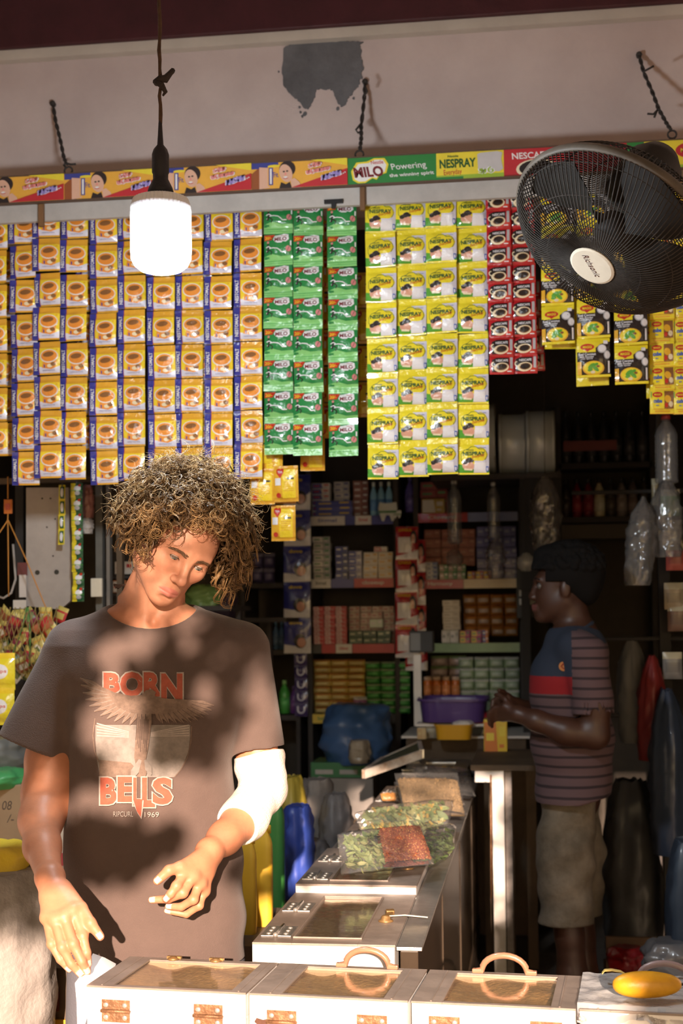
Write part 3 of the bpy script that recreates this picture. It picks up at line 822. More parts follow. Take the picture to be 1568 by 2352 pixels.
def malt_ad():
    s = [RC(0, .78, .28, 1, g['navy']), PL([(0, 0), (.13, 0), (.13, .82), (.06, .78), (0, .6)], g['brown']), PL([(.08, .0), (.19, .05), (.19, .8), (.08, .84)], g['skin']),
         RC(.17, .10, .30, .86, g['gold']), EL(.235, .86, .065, .05, g['lemon']), RC(.18, .14, .225, .80, g['navy']), T('NESTOMALT', .215, .17, .22 * 2.6, .03, g['white'], math.pi / 2, .02) if False else RC(.192, .18, .212, .76, g['white']),
         T('Fit', .235, .42, .055, .2, g['navy'], .1, .01, .3),
         EL(.375, .72, .085, .30, g['hair']), EL(.36, .56, .068, .34, g['skin'], .05), PL([(.29, 0), (.42, 0), (.40, .22), (.36, .14), (.31, .22)], g['hair']), PL([(.42, 0), (.52, 0), (.50, .2), (.45, .36), (.41, .3)], g['skin']),
         EL(.34, .62, .012, .03, g['hair']), EL(.375, .63, .012, .03, g['hair']), EL(.358, .40, .022, .035, g['white']), ST([(.335, .37), (.358, .345), (.382, .375)], .02, g['red']), EL(.357, .52, .009, .04, g['pink']),
         PL([(.42, 0), (1, 0), (1, .62)], g['red']), PL([(.62, 1), (1, .72), (1, 1)], g['lemon'])]
    s += sin('dvs', .60, .66, .13, .2, g['white'], .5, .16) + sin('ptngnn', .58, .42, .24, .2, g['white'], .45, .16)
    s += sin('dvs', .60, .66, .13, .2, g['pink'], .5, .09) + sin('ptngnn', .58, .42, .24, .2, g['pink'], .45, .09)
    s += sin('smdvm', .74, .14, .19, .24, g['white'], .9, .16) + sin('smdvm', .74, .14, .19, .24, g['violet'], .9, .10) + [EL(.945 + .018 * k, .36 + .03 * k, .006, .025, g['white']) for k in range(3)]
    return s
for i, (a, b) in enumerate([(-500, -284), (-284, -68), (-68, 148), (148, 362), (362, 578), (578, 798)]):
    panel('print_panel', a, b, malt_ad(), 'gold', 'orange malt drink advert with a tin and a smiling woman')
milo = [PL([(.06, .16), (.04, .5), (.10, .82), (.22, .84), (.30, .95), (.42, .94), (.465, .7), (.44, .38), (.36, .3), (.33, .14), (.28, .2), (.2, .04), (.12, .04)], g['lemon']),
        PL([(.08, .2), (.065, .5), (.12, .76), (.24, .78), (.31, .89), (.40, .88), (.44, .68), (.42, .42), (.35, .34), (.33, .2), (.28, .25), (.2, .1), (.13, .1)], g['white']), T('MILO', .085, .24, .33, .40, g['maroon'], .06, .04), T('Nestle', .27, .72, .14, .14, g['red'], .06, .01),
        T('Powering', .51, .40, .39, .30, g['white'], .085, .005), T('the winning spirit', .48, .16, .50, .17, g['white'], .07, .02)]
panel('print_panel', 798, 1002, milo, 'green', 'green chocolate drink advert panel')
nes = [RC(0, 0, 1, .16, g['lime']), RC(0, 0, .4, .1, g['green']), T('NESPRAY', .05, .42, .54, .34, g['dgreen'], .015, .035), T('Everyday', .12, .10, .28, .26, g['red'], .12, 0, .35), T('Nestle', .17, .82, .16, .08, g['dgreen']),
       PL([(.62, .28), (.61, .88), (.66, .93), (.9, .96), (.98, .9), (.96, .66), (.99, .3), (.93, .2), (.8, .24), (.7, .18)], g['grey'])] + sin('kr', .63, .13, .24, .26, g['white'], .05, .26) + sin('kr', .63, .13, .24, .26, g['lime'], .05, .10)
panel('print_panel', 1002, 1157, nes, 'lemon', 'yellow milk powder advert panel with a torn patch')
caf = [T('NESCAFE', .07, .62, .30, .24, g['white'], .02, .02), EL(.27, .24, .17, .36, g['cream']), EL(.27, .26, .145, .30, g['black']), RC(0, 0, 1, .05, g['dkred']), RC(.5, .05, .98, .95, g['maroon'])]
panel('print_panel', 1157, 1440, caf, 'red', 'red coffee advert panel')
mag = [RC(0, 0, .2, 1, g['green']), EL(.72, .62, .16, .28, g['red']), T('MAGGI', .62, .54, .2, .16, g['lemon'], 0, .02), RC(0, 0, 1, .1, g['lime']), EL(.35, .4, .09, .3, g['brown'])]
panel('print_panel', 1440, 1640, mag, 'lemon', 'yellow seasoning advert panel')

# ------------------------------------------------------------------ twisted wires that carry the rail
def wire(pts, ring, stubs, label, Y1=YF - .012):
    A = PY(*pts[0], Y1)
    e = thing('hanging_wire', label, 'wire', A, 0, 'twisted wires carrying the rail')
    n = len(pts)
    base = [PY(p[0], p[1], Y1 + (YR + .02 - Y1) * i / (n - 1)) - A for i, p in enumerate(pts)]
    for ph in (0, math.pi):
        Q = []
        for i in range(n - 1):
            for k in range(10):
                t = k / 10; p = base[i].lerp(base[i + 1], t); q = (i * 10 + k) * .75 + ph
                Q.append(p + Vector((math.cos(q), math.sin(q), 0)) * .0035)
        MB().tube(Q, .0035, 5).build('strand', m_rust, e)
    c = PY(*ring, YR + .02) - A
    MB().tube([c + Vector((math.cos(a * .5236), .15 * math.sin(a * .5236), math.sin(a * .5236))) * .013 for a in range(13)], .003, 6, cap=False).build('ring', m_rust, e)
    MB().lathe([(.001, -.02), (.008, -.012), (.01, .004), (.004, .012)], 8, base[0], ax='Y').build('nail', m_rust, e)
    for s in stubs:
        MB().tube([PY(*p, YR + .1) - A for p in s], .0035, 5).build('wire_end', m_rust, e)
wire([(121, 238), (128, 280), (138, 320), (146, 360), (153, 380)], (157, 392), [[(150, 374), (162, 378), (174, 377)], [(146, 378), (152, 386)]], 'twisted rusty wire with a knotted ring left of the lamp cord')
wire([(838, 188), (836, 230), (829, 290), (829, 320), (826, 345)], (825, 355), [[(836, 195), (843, 210), (836, 222)], [(829, 283), (817, 298), (822, 305), (830, 300)]], 'twisted rusty wire below the grey cement patch')
wire([(1467, 126), (1477, 165), (1497, 210), (1512, 250), (1528, 280), (1541, 300)], (1543, 309), [[(1477, 165), (1490, 158), (1501, 152)], [(1511, 251), (1500, 262), (1486, 261)], [(1508, 254), (1502, 270)]], 'bent rusty wire with loose ends above the fan')
# ================================================================== hanging bulb
YLm = 2.9
lm = mpp(YLm)
base = PY(370, 628, YLm)
lamp = thing('hanging_lamp', 'lit white LED bulb hanging from a frayed cord on a black holder', 'lamp', base)
def lz(py): return (628 - py) * lm
m_glow = M('bulb_glow', (1, 1, 1), .4, emit=(.86, .94, 1.0), es=230)
m_heat = M('bulb_ribs', (.85, .87, .9), .35)
m_hold = M('bulb_holder', (.018, .016, .02), .55, bump=.3)
MB().lathe([(.002, 0), (.025, .001), (.045, .007), (.058, .018), (.0648, .032), (.0655, .050), (.0655, lz(492)), (.063, lz(489))], 40).build('diffuser', m_glow, lamp)
mb = MB(); n = 44
pr = [(.0655, lz(489)), (.0655, lz(470)), (.060, lz(452)), (.040, lz(444)), (.026, lz(440))]
vs = []; 
for r, z in pr:
    for k in range(n * 2):
        q = math.pi * k / n; rr = r * (1.0 if k % 2 else .94)
        vs.append((rr * math.cos(q), rr * math.sin(q), z))
mb.add(vs, [(i * 2 * n + k, i * 2 * n + (k + 1) % (2 * n), (i + 1) * 2 * n + (k + 1) % (2 * n), (i + 1) * 2 * n + k) for i in range(len(pr) - 1) for k in range(2 * n)])
mb.build('heat_sink', m_heat, lamp)
MB().lathe([(.030, lz(441)), (.026, lz(425)), (.0165, lz(404)), (.0165, lz(392)), (.0185, lz(388)), (.0185, lz(362)), (.0185, lz(345)), (.015, lz(333)), (.007, lz(322)), (.0055, lz(300)), (.004, lz(270)), (.003, lz(262))], 20).build('holder', m_hold, lamp)
random.seed(5)
cp = [(0 + random.uniform(-.0015, .0015), random.uniform(-.001, .001), lz(270) + k * .02) for k in range(52)]
MB().tube(cp, [.004 + random.uniform(-.0006, .0008) for _ in cp], 7).build('cord', M('frayed_cord', (.10, .055, .03), .8, var=.4, vscale=50, bump=.5, bscale=100), lamp)
c = Vector((.002, 0, lz(172)))
mb = MB()
K = [(-.012, 0, -.004), (.0, -.01, .004), (.012, -.004, .008), (.020, .0, .018), (.026, 0, .024), (.020, .004, .020), (.010, .004, .006), (-.006, .006, .010), (-.010, -.006, .0), (.004, -.010, -.010), (.010, 0, -.022), (.004, .0, -.030)]
mb.tube([c + Vector(k) for k in K], [.005, .007, .007, .006, .006, .006, .007, .007, .007, .007, .005, .002], 7)
mb.build('knot', M('knot_tape', (.035, .025, .022), .8, bump=.6, bscale=90), lamp)

# ================================================================== fan on an arm
YFN = 3.15
fm = mpp(YFN)
fc = PY(1410, 530, YFN)
_vd = ray(1410, 530).normalized(); _pd = (CR * -.53 - CU * .85); _pd = (_pd - _vd * _pd.dot(_vd)).normalized()
ax = (-_vd * .62 + _pd * .785).normalized()
sx = ax.cross(CU).normalized(); sy = ax.cross(sx).normalized()
RF = Matrix((sx, sy, ax)).transposed()
fan = thing('wall_fan', 'dusty dark wall fan tilted down with a cream oval badge on its cage', 'fan', fc)
m_cage = M('dusty_cage', (.034, .027, .022), .75, metal=.1, var=.5, vscale=30)
m_rim = M('dusty_rim', (.11, .09, .07), .6, var=.4, vscale=20)
m_blade = M('fan_blade', (.020, .017, .015), .7, var=.3, vscale=10)
R0 = .236
def FP(r, a, h): return RF @ Vector((r * math.cos(a), r * math.sin(a), h))
def dome(t, s):     # t 0 at the hub, 1 at the rim
    r = .046 + (R0 - .046) * t
    return r, s * (.012 + .098 * (1 - t ** 3.2))
for nm, s, cnt in (("front_cage", 1, 124), ("back_cage", -1, 110)):
    mb = MB()
    for k in range(cnt):
        a = 2 * math.pi * k / cnt
        pts = []
        for i in range(9):
            r, h = dome(1 - (1 - i / 8) ** 1.3, s); pts.append(FP(r, a + (.25 * (i / 8) if s > 0 else 0), h))
        mb.tube(pts, .0016, 3, cap=False)
    for t in (.35, .68, .93):
        r, h = dome(t, s)
        mb.tube([FP(r, a * math.pi / 36, h - s * .001) for a in range(73)], .0014, 4, cap=False)
    mb.build(nm, m_cage, fan)
MB().tube([FP(R0, a * math.pi / 40, 0) for a in range(81)], .0075, 8, cap=False, flat=1.5).build('rim', m_rim, fan)
h0 = dome(0, 1)[1]
mb = MB()
for r, z0, z1 in ((.053, h0 - .006, h0 + .003),):
    mb.add([FP(r, 2 * math.pi * k / 32, z0) for k in range(32)] + [FP(r, 2 * math.pi * k / 32, z1) for k in range(32)] + [FP(r * .9, 2 * math.pi * k / 32, z1 + .002) for k in range(32)],
           [(k, (k + 1) % 32, 32 + (k + 1) % 32, 32 + k) for k in range(32)] + [(32 + k, 32 + (k + 1) % 32, 64 + (k + 1) % 32, 64 + k) for k in range(32)] + [tuple(range(64, 96)), tuple(range(31, -1, -1))])
bd = mb.build('badge', M('cream_badge', (.72, .66, .54), .45, var=.1, vscale=20), fan)
td = (-CU - CR * .12); td = (td - ax * td.dot(ax)).normalized(); tn = ax.cross(td).normalized()
sh = [T('Richsonic', -.036, -.006, .066, .0155, 0, 0, .0, .25)]
V, FF, Mi = drape(sh, lambda u, v, e: RF @ Vector((0, 0, h0 + .0055 + e)) + td * u + tn * v, [], [], eps=.0003)
mb = MB(); mb.v = [tuple(v) for v in V]; mb.f = FF; mb.m = Mi; mb.sm = [False] * len(FF)
link('lettering', mb.mesh('lettering', M('badge_ink', (.06, .015, .02), .5)), bd)
for b in range(4):
    a0 = b * math.pi / 2 + .3
    mb = MB()
    def bf(u, v): 
        r = .04 + .175 * u; w = (.25 + .75 * math.sin(min(1, u * 1.15 + .12) * math.pi * .62)) * 1.15
        return FP(r, a0 + (v - .5) * w, .022 - .045 * v + .006 * math.sin(u * 3))
    mb.grid(bf, 10, 8); mb.grid(lambda u, v: bf(u, v) - ax * .003, 10, 8)
    mb.build('blade', m_blade, fan)
MB().lathe([(.001, .03), (.03, .03), (.042, .02), (.042, -.02)], 24, rot=RF).build('blade_hub', m_blade, fan)
MB().lathe([(.05, -.095), (.07, -.105), (.075, -.15), (.068, -.21), (.045, -.245), (.01, -.25)], 24, rot=RF).build('motor_housing', m_blade, fan)
q0 = RF @ Vector((0, 0, -.17))
q1 = Vector((.60 - fc.x, 3.46 - fc.y, q0.z - .02))
MB().tube([q0, q0 + Vector((.06, .05, -.05)), q1 + Vector((-.15, 0, 0)), q1 + Vector((.015, 0, 0))], .016, 10).build('arm', m_blade, fan)
post = structure(MB().b2(.60, 3.41, 0, .70, 3.51, 3.84, bev=.006).build('post', m_wood))
# ================================================================== front row of display boxes on a table
m_lid = M('lid_metal', (.27, .215, .18), .42, metal=.15, var=.3, vscale=14, bump=.1, bscale=40)
m_boxw = M('box_white', (.80, .77, .74), .4, var=.10, vscale=12, bump=.06)
m_film = clear('lid_film', (.96, .90, .80), .03, .06, .12, 12)
m_goods = M('dry_goods', (.62, .44, .23), .9, var=.35, vscale=60, bump=.8, bscale=120)
m_goods2 = M('dark_goods', (.24, .19, .10), .9, var=.35, vscale=80, bump=.8, bscale=140)
m_handle = M('brown_handle', (.36, .17, .10), .35, coat=.3, var=.2, vscale=30)
m_screw = M('screw_head', (.70, .66, .60), .3, metal=.8)
m_tablew = M('table_wood', (.20, .13, .08), .7, var=.4, vscale=14, stretch=(.3, 1, 1))
def hinge(parent, x, y, z, w=.056, h=.042):
    """two rusty leaves over the seam, knuckle between, four screws; faces -Y"""
    mb = MB(); mb.b2(x, y - .003, z + .003, x + w, y, z + h / 2, 0, .0008); mb.b2(x, y - .003, z - h / 2, x + w, y, z - .003, 0, .0008)
    mb.tube([(x - .001, y - .004, z), (x + w + .001, y - .004, z)], .0035, 8, 0)
    o = mb.build('hinge', m_rusthinge, parent)
    for sx_ in (.17, .83):
        for sz in (.27, -.27):
            MB().lathe([(.0052, 0), (.005, .0015), (.003, .0025), (.0005, .0026)], 12, (x + w * sx_, y - .003, z + h * sz), ax='Y').build('screw', m_screw, o)
    return o
def display_box(label, A, B, depth, ztop, zbot, lid_h, ml, mr, mf, mbk, group, hinges=(), goods=m_goods, window=True):
    """A, B: front top corners (x, y); the lid is a frame round a clear pane, the body open inside"""
    A = Vector((*A, 0)); B = Vector((*B, 0)); w = (B - A).length; rz = math.atan2(B.y - A.y, B.x - A.x)
    e = thing('display_box', label, 'box', (A.x, A.y, zbot), rz, group)
    H = ztop - zbot; g = .003; t = .012
    mb = MB(); zb1 = H - lid_h - .001
    mb.b2(g, 0, 0, w - g, t, zb1, 0, .0012); mb.b2(g, depth - t, 0, w - g, depth, zb1, 0, .0012); mb.b2(g, t, 0, g + t, depth - t, zb1); mb.b2(w - g - t, t, 0, w - g, depth - t, zb1); mb.b2(g, t, 0, w - g, depth - t, .01)
    mb.build('body', m_boxw, e)
    lid = MB(); z0, z1 = H - lid_h, H - .004
    lid.b2(g, 0, z0, w - g, t, z1, 0, .0012); lid.b2(g, depth - t, z0, w - g, depth, z1, 0, .0012); lid.b2(g, t, z0, g + t, depth - t, z1); lid.b2(w - g - t, t, z0, w - g, depth - t, z1)
    lo = lid.build('lid', m_boxw, e)
    fr = MB()
    fr.b2(g - .001, -.002, z1, ml, depth + .001, H, 0, .0006); fr.b2(w - mr, -.002, z1, w - g + .001, depth + .001, H, 0, .0006); fr.b2(ml, -.002, z1, w - mr, mf, H, 0, .0006); fr.b2(ml, depth - mbk, z1, w - mr, depth + .001, H, 0, .0006)
    fr.build('lid_frame', m_lid, lo)
    MB().b2(ml - .004, mf - .004, z1 - .0022, w - mr + .004, depth - mbk + .004, z1 - .0002).build('pane', m_film, lo)
    # raised seam on the metal
    MB().b2(ml - .022, .004, H, ml - .019, depth - .004, H + .0012).build('seam', m_lid, lo); MB().b2(w - mr + .014, .004, H, w - mr + .017, depth - .004, H + .0012).build('seam', m_lid, lo)
    ty = MB(); rnd = random.Random(int(w * 1e6))
    ty.grid(lambda u, v: Vector((g + t + (w - 2 * (g + t)) * u, t + (depth - 2 * t) * v, H - .013 + .003 * math.sin(7 * u + 3 * v) + .004 * math.sin(17 * u * v))), 20, 14)
    ty.build('dry_goods', goods, e)
    for hx in hinges: hinge(e, hx, 0, H - lid_h)
    return e, w, H
def handle(e, xc, half, y, z, rise=.03, m=None):
    pts = [(xc - half, y, z + .004)] + [(xc - half * .78 * math.cos(a), y - .004 * math.sin(a), z + .006 + rise * math.sin(a)) for a in [math.pi * k / 12 for k in range(13)]] + [(xc + half, y, z + .004)]
    o = MB().tube(pts, [.005] + [.0062] * 13 + [.005], 10).build('handle', m or m_handle, e)
    for sg in (-1, 1): MB().box((xc + sg * half * .93, y, z + .004), (.022, .012, .008), bev=.002).build('handle_foot', m or m_handle, o)
ZT = .76; ZB = .60
tb = thing('display_table', 'wooden table carrying the front row of display boxes', 'table', (-.4, 2.6, 0))
MB().b2(-.50, -.14, ZB - .03, .95, .16, ZB, bev=.003).build('table_top', m_tablew, tb)
for x in (-.46, .91):
    for y in (-.11, .13): MB().b2(x - .025, y - .025, 0, x + .025, y + .025, ZB - .03).build('leg', m_tablew, tb)
MB().b2(-.48, -.12, .30, .93, -.10, ZB - .03).build('apron', m_tablew, tb)
G_fb = 'front row of lidded display boxes'
fx = [(-.852, 2.577), (-.533, 2.552), (-.231, 2.528), (.067, 2.505), (.37, 2.481), (.672, 2.457)]
def mid(a, b, da, db): 
    a = Vector(a); b = Vector(b); d = (b - a).normalized(); return tuple(a + d * da), tuple(b - d * db)
specs = [('white box with a see-through lid beside the hand holding paper', (.033, .215), 0, .052, .033, .012, .018), ('white see-through-lidded box with an arched handle and rust spot, in front of the side counter', (.036, .205), 1, .062, .048, .010, .016),
         ('white see-through-lidded box with an arched handle, between the other handled box and the yellow fruit', (.034, .215), 2, .058, .046, .010, .016), ('box covered by crumpled clear film with a yellow fruit on top', (.035, .21), 3, .055, .045, .012, .016),
         ('white lidded box next to the one with the yellow fruit', (.035, .21), 4, .055, .045, .012, .016)]
BOX = []
for i, (lb, hg, k, ml, mr, mf, mk) in enumerate(specs):
    a, b = mid(fx[i], fx[i + 1], .001, .001)
    e, w, H = display_box(lb, a, b, .226, ZT, ZB, .046 if i != 1 else .050, ml, mr, mf, mk, G_fb, hg)
    BOX.append((e, w, H))
    if i in (1, 2): handle(e, w * (.60 if i == 1 else .50), .055, .218, H)
    if i == 3: handle(e, w * .5, .06, .216, H, .028, M('grey_handle', (.28, .2, .2), .35))
    if i == 0:
        for x in (.10, .19): MB().lathe([(.012, 0), (.012, .003), (.006, .006), (.001, .007)], 12, (x, .216, H)).box((x, .222, H + .003), (.03, .008, .005)).build('latch_stub', m_brass, e)
    if i == 1:
        o = [(.012, .108), (.018, .102), (.03, .100), (.042, .107), (.052, .122), (.050, .124), (.042, .115), (.028, .112), (.016, .115)]
        MB().prism(o, -.0015, .002).build('rust_spot', M('rust_dark', (.12, .05, .03), .8, var=.4, vscale=90), e)
# paper held at the corner of the row
# film and fruit on the last box
e4, w4, H4 = BOX[3]
fv = e4.matrix_basis.copy()
random.seed(9)
film = MB()
import mathutils.noise as mnoise
def ff(u, v):
    x = -.002 + (w4 + .004) * u; y = -.004 + .236 * v
    n = mnoise.noise(Vector((x * 26, y * 26, 3.1))) + .5 * mnoise.noise(Vector((x * 60, y * 60, 1)))
    z = H4 + .0035 + .004 * (n + .6)
    if v < .03: y = -.007 - .004 * abs(n); z = H4 - .012 - .016 * (1 + math.sin(14 * u + 2 * n)) * .5
    return Vector((x, y, z))
film.grid(ff, 44, 34)
fo = link('plastic_sheet', film.mesh('plastic_sheet', clear('sheet_film', (.72, .66, .60), .42, .12, .5, 40)), None, e4.location, e4.rotation_euler)
tag(fo, 'crumpled clear plastic sheet spread over the end display box', 'plastic sheet')
fr = thing('yellow_fruit', 'ripe yellow oval fruit lying on the plastic-covered box', 'fruit', PZ(1486, 2293, ZT + .010), .12)
fl = .061; prof = []
for k in range(17):
    a = math.pi * k / 16; prof.append((max(.0006, .0235 * math.sin(a) ** .82 * (1 + .06 * math.cos(a))), -fl * math.cos(a)))
mb = MB(); mb.lathe(prof, 24, (0, 0, .024), ax='X'); mb.build('fruit_body', M('fruit_skin', (.66, .32, .012), .42, var=.22, vscale=20, bump=.1, bscale=90), fr)
MB().tube([(fl - .001, 0, .024), (fl + .006, 0, .025)], .0025, 6).build('stem_end', m_rust, fr)
bd = PZ(1405, 2237, ZT + .01)
rb = thing('ribbon_loop', 'pale yellow ribbon strap arching beside the yellow fruit', 'ribbon', bd)
pts = [PY(1382, 2238, 2.66), PY(1388, 2231, 2.66), PY(1405, 2230, 2.655), PY(1425, 2234, 2.645), PY(1440, 2243, 2.635), PY(1447, 2258, 2.62), PY(1449, 2270, 2.61)]
mb = MB()
for k, p in enumerate(pts): pass
n = len(pts); vs = []
for p in pts: q = p - bd; vs += [q + Vector((0, -.006, .003)), q + Vector((0, .006, .003)), q + Vector((0, .006, .001)), q + Vector((0, -.006, .001))]
mb.add(vs, [(4 * i + k, 4 * i + (k + 1) % 4, 4 * i + 4 + (k + 1) % 4, 4 * i + 4 + k) for i in range(n - 1) for k in range(4)])
mb.build('strap', M('ribbon_yellow', (.62, .46, .14), .6), rb)

# ================================================================== side counter running into the shop
XC0, XC1 = -.605, -.238
ctr = thing('glass_counter', 'long steel-edged glass counter running into the dark shop', 'counter', (XC0, 2.95, 0))
m_cglass = M('counter_glass', (.045, .028, .015), .28, var=.4, vscale=3)
m_cwood = M('counter_wood', (.13, .085, .05), .7, var=.4, vscale=6)
LC = 3.35; WC = XC1 - XC0
MB().b2(.01, .01, 0.02, WC - .05, LC, ZT - .17).build('carcass', m_cwood, ctr)
MB().b2(WC - .028, .012, .12, WC - .022, LC, ZT - .05).build('glass_panel', m_cglass, ctr)
MB().b2(WC - .05, .0, .02, WC - .018, LC, .12).build('plinth', m_cwood, ctr)
MB().b2(WC - .05, 0, ZT - .05, WC - .012, LC, ZT - .012, bev=.002).build('edge_rail', m_cglass, ctr)
MB().b2(WC - .058, 0, ZT - .012, WC - .004, LC, ZT - .004, bev=.001).build('steel_edge', m_steel, ctr)
MB().b2(.0, .0, ZT - .17, WC - .03, LC, ZT - .16).build('deck', m_cwood, ctr)
for y in (.9, 1.8, 2.7): MB().b2(WC - .03, y, .12, WC - .018, y + .012, ZT - .05).build('glazing_bar', m_cglass, ctr)
def side_box(label, y0, y1, ztop, goods, film=True, latch=True):
    e = thing('counter_bin', label, 'bin', (XC0, y0, ZT - .16), 0, 'lidded bins set into the side counter')
    d = y1 - y0 - .012; w = WC - .062; H = ztop - ZT + .16; t = .012
    mb = MB(); mb.b2(0, 0, 0, w + .0, t, H - .005, 0, .001); mb.b2(0, d - t, 0, w, d, H - .005, 0, .001); mb.b2(0, t, 0, t, d - t, H - .005); mb.b2(w - t, t, 0, w, d - t, H - .005); mb.b2(0, t, 0, w, d - t, .01)
    mb.build('body', m_boxw, e)
    fr = MB(); ml, mr, mf, mk = .085, .078, .045, .055
    fr.b2(.0, -.002, H - .005, ml, d, H, 0, .0008); fr.b2(w - mr, -.002, H - .005, w + .002, d, H, 0, .0008); fr.b2(ml, -.002, H - .005, w - mr, mf, H, 0, .0008); fr.b2(ml, d - mk, H - .005, w - mr, d, H, 0, .0008)
    lo = fr.build('lid', m_lid, e)
    mo = MB()                                   # moulding round the pane
    for (a, b, c_, f) in ((ml - .004, mf - .004, w - mr + .004, mf), (ml - .004, d - mk, w - mr + .004, d - mk + .004), (ml - .004, mf, ml, d - mk), (w - mr, mf, w - mr + .004, d - mk)):
        mo.b2(a, b, H, c_, f, H + .004, 0, .001)
    mo.build('moulding', m_lid, lo)
    MB().b2(ml - .004, mf - .004, H - .0045, w - mr + .004, d - mk + .004, H - .002).build('pane', m_film, lo)
    gz = MB(); gz.grid(lambda u, v: Vector((t + (w - 2 * t) * u, t + (d - 2 * t) * v, H - .015 + .004 * math.sin(5 * u + 4 * v) + .004 * math.sin(13 * u * v))), 16, 16); gz.build('dry_goods', goods, e)
    for yc in (.10 * d, .58 * d):
        hp = MB(); hp.b2(.008, yc, H, .038, yc + .095, H + .0025, 0, .0008); hp.b2(.044, yc, H, .074, yc + .095, H + .0025, 0, .0008); hp.tube([(.041, yc - .002, H + .004), (.041, yc + .097, H + .004)], .004, 8)
        ho = hp.build('hinge', m_steel, lo)
        for yy in (.2, .5, .8):
            for xx in (.022, .060): MB().lathe([(.0055, 0), (.005, .0016), (.002, .0026), (.0004, .0027)], 10, (xx, yc + .095 * yy, H + .0025)).build('screw', m_screw, ho)
        MB().lathe([(.0005, -.006), (.005, -.004), (.006, 0), (.005, .004), (.0005, .006)], 10, (.041, yc - .004, H + .005), ax='Y').build('pin_end', m_screw, ho)
    if latch:
        la = MB(); xc, yc = w - .042, d * .42
        la.lathe([(.017, 0), (.017, .003), (.011, .005), (.010, .012), (.007, .014), (.001, .0145)], 16, (xc, yc, H)); la.box((xc + .002, yc + .03, H + .006), (.015, .05, .008), 0, Euler((.08, 0, -.1)), .002); la.box((xc + .004, yc + .058, H + .009), (.02, .014, .012), 0, Euler((.2, 0, .3)), .003)
        la.build('latch', m_brass, lo)
    return e
yy = 2.95
sb = [('counter bin with a brass latch and a see-through lid, right behind the handled front box', 3.50, ZT, m_goods2), ('raised counter bin partly under the bag of leaves and chilli flakes', 4.06, ZT + .020, m_goods2),
      ('counter bin under the flat bag of leaves', 4.62, ZT + .004, m_goods2), ('counter bin under the bag of coriander seed', 5.18, ZT + .002, m_goods), ('counter bin under the bag of black spice', 5.72, ZT, m_goods2)]
for lb, y1, zt, gd in sb:
    side_box(lb, yy, y1, zt, gd); yy = y1
# a bent label wire on the first bin, some grains strewn on the lids
MB()
# steel tray bin at the far end, rusty white rim
far = thing('counter_bin', 'far counter bin with a rusty white rim and raised steel lid', 'bin', (XC0 + .07, 5.74, ZT - .16), 0, 'lidded bins set into the side counter')
m_rustw = M('rusty_white', (.72, .66, .58), .5, col2=(.30, .15, .06), vscale=9, bump=.2)
MB().b2(0, 0, 0, .235, .018, .205, 0, .002).b2(0, .50, 0, .235, .52, .205).b2(0, .018, 0, .015, .5, .205).b2(.22, .018, 0, .235, .5, .205).b2(0, .018, 0, .235, .5, .01).build('body', m_rustw, far)
MB().b2(-.008, -.012, .205, .06, .53, .213, 0, .001).b2(.19, -.012, .205, .25, .53, .213, 0, .001).b2(.06, -.012, .205, .19, .08, .213, 0, .001).b2(.06, .4, .205, .19, .53, .213, 0, .001).build('lid', m_steel, far)
MB().b2(.06, .08, .207, .19, .4, .210).build('pane', m_film, far)
MB().b2(.015, .018, .15, .22, .5, .17).build('dry_goods', m_goods, far)
for y in (.08, .4): MB().box((.01, y, .216), (.05, .06, .005)).build('hinge', m_steel, far)
# open lid tipped over to the side
a0 = PY(968, 1722, 5.55); a1 = PY(836, 1768, 5.45); b0 = PY(962, 1702, 5.95); b1 = PY(880, 1738, 5.9)
ol = thing('open_lid', 'open white-edged lid tipped over beside the far counter bin', 'lid', a0)
def slab(p, q, t, mi, mb):
    d = (q - p); up = Vector((0, 0, 1)); s_ = d.cross(up).normalized() * .009; n_ = Vector((0, 0, t))
    vs = [p - s_, p + s_, q + s_, q - s_]; vs = [v - a0 for v in vs]; vs += [v - n_ for v in vs]
    mb.add(vs, [(0, 1, 2, 3), (7, 6, 5, 4), (0, 4, 5, 1), (1, 5, 6, 2), (2, 6, 7, 3), (3, 7, 4, 0)], mi)
for nm, p, q in (('rim_front', a0, a1), ('rim_back', b0, b1), ('rim_side', a1, b1), ('rim_hinge', a0, b0)):
    mb = MB(); slab(p, q, .034, 0, mb); mb.build(nm, m_rustw if 'hinge' not in nm else m_steel, ol)
mb = MB(); mb.add([v - a0 - Vector((0, 0, .004)) for v in (a0, a1, b1, b0)] + [v - a0 - Vector((0, 0, .010)) for v in (a0, a1, b1, b0)], [(0, 1, 2, 3), (7, 6, 5, 4), (0, 4, 5, 1), (1, 5, 6, 2), (2, 6, 7, 3), (3, 7, 4, 0)]); mb.build('lid_panel', M('lid_inside', (.12, .12, .06), .5, var=.3), ol)
for t in (.08, .2, .85): MB().lathe([(.007, 0), (.006, .002), (.0005, .003)], 10, b0.lerp(b1, t) - a0 + Vector((0, -.010, -.017)), ax='Y').build('screw', m_rust, ol)
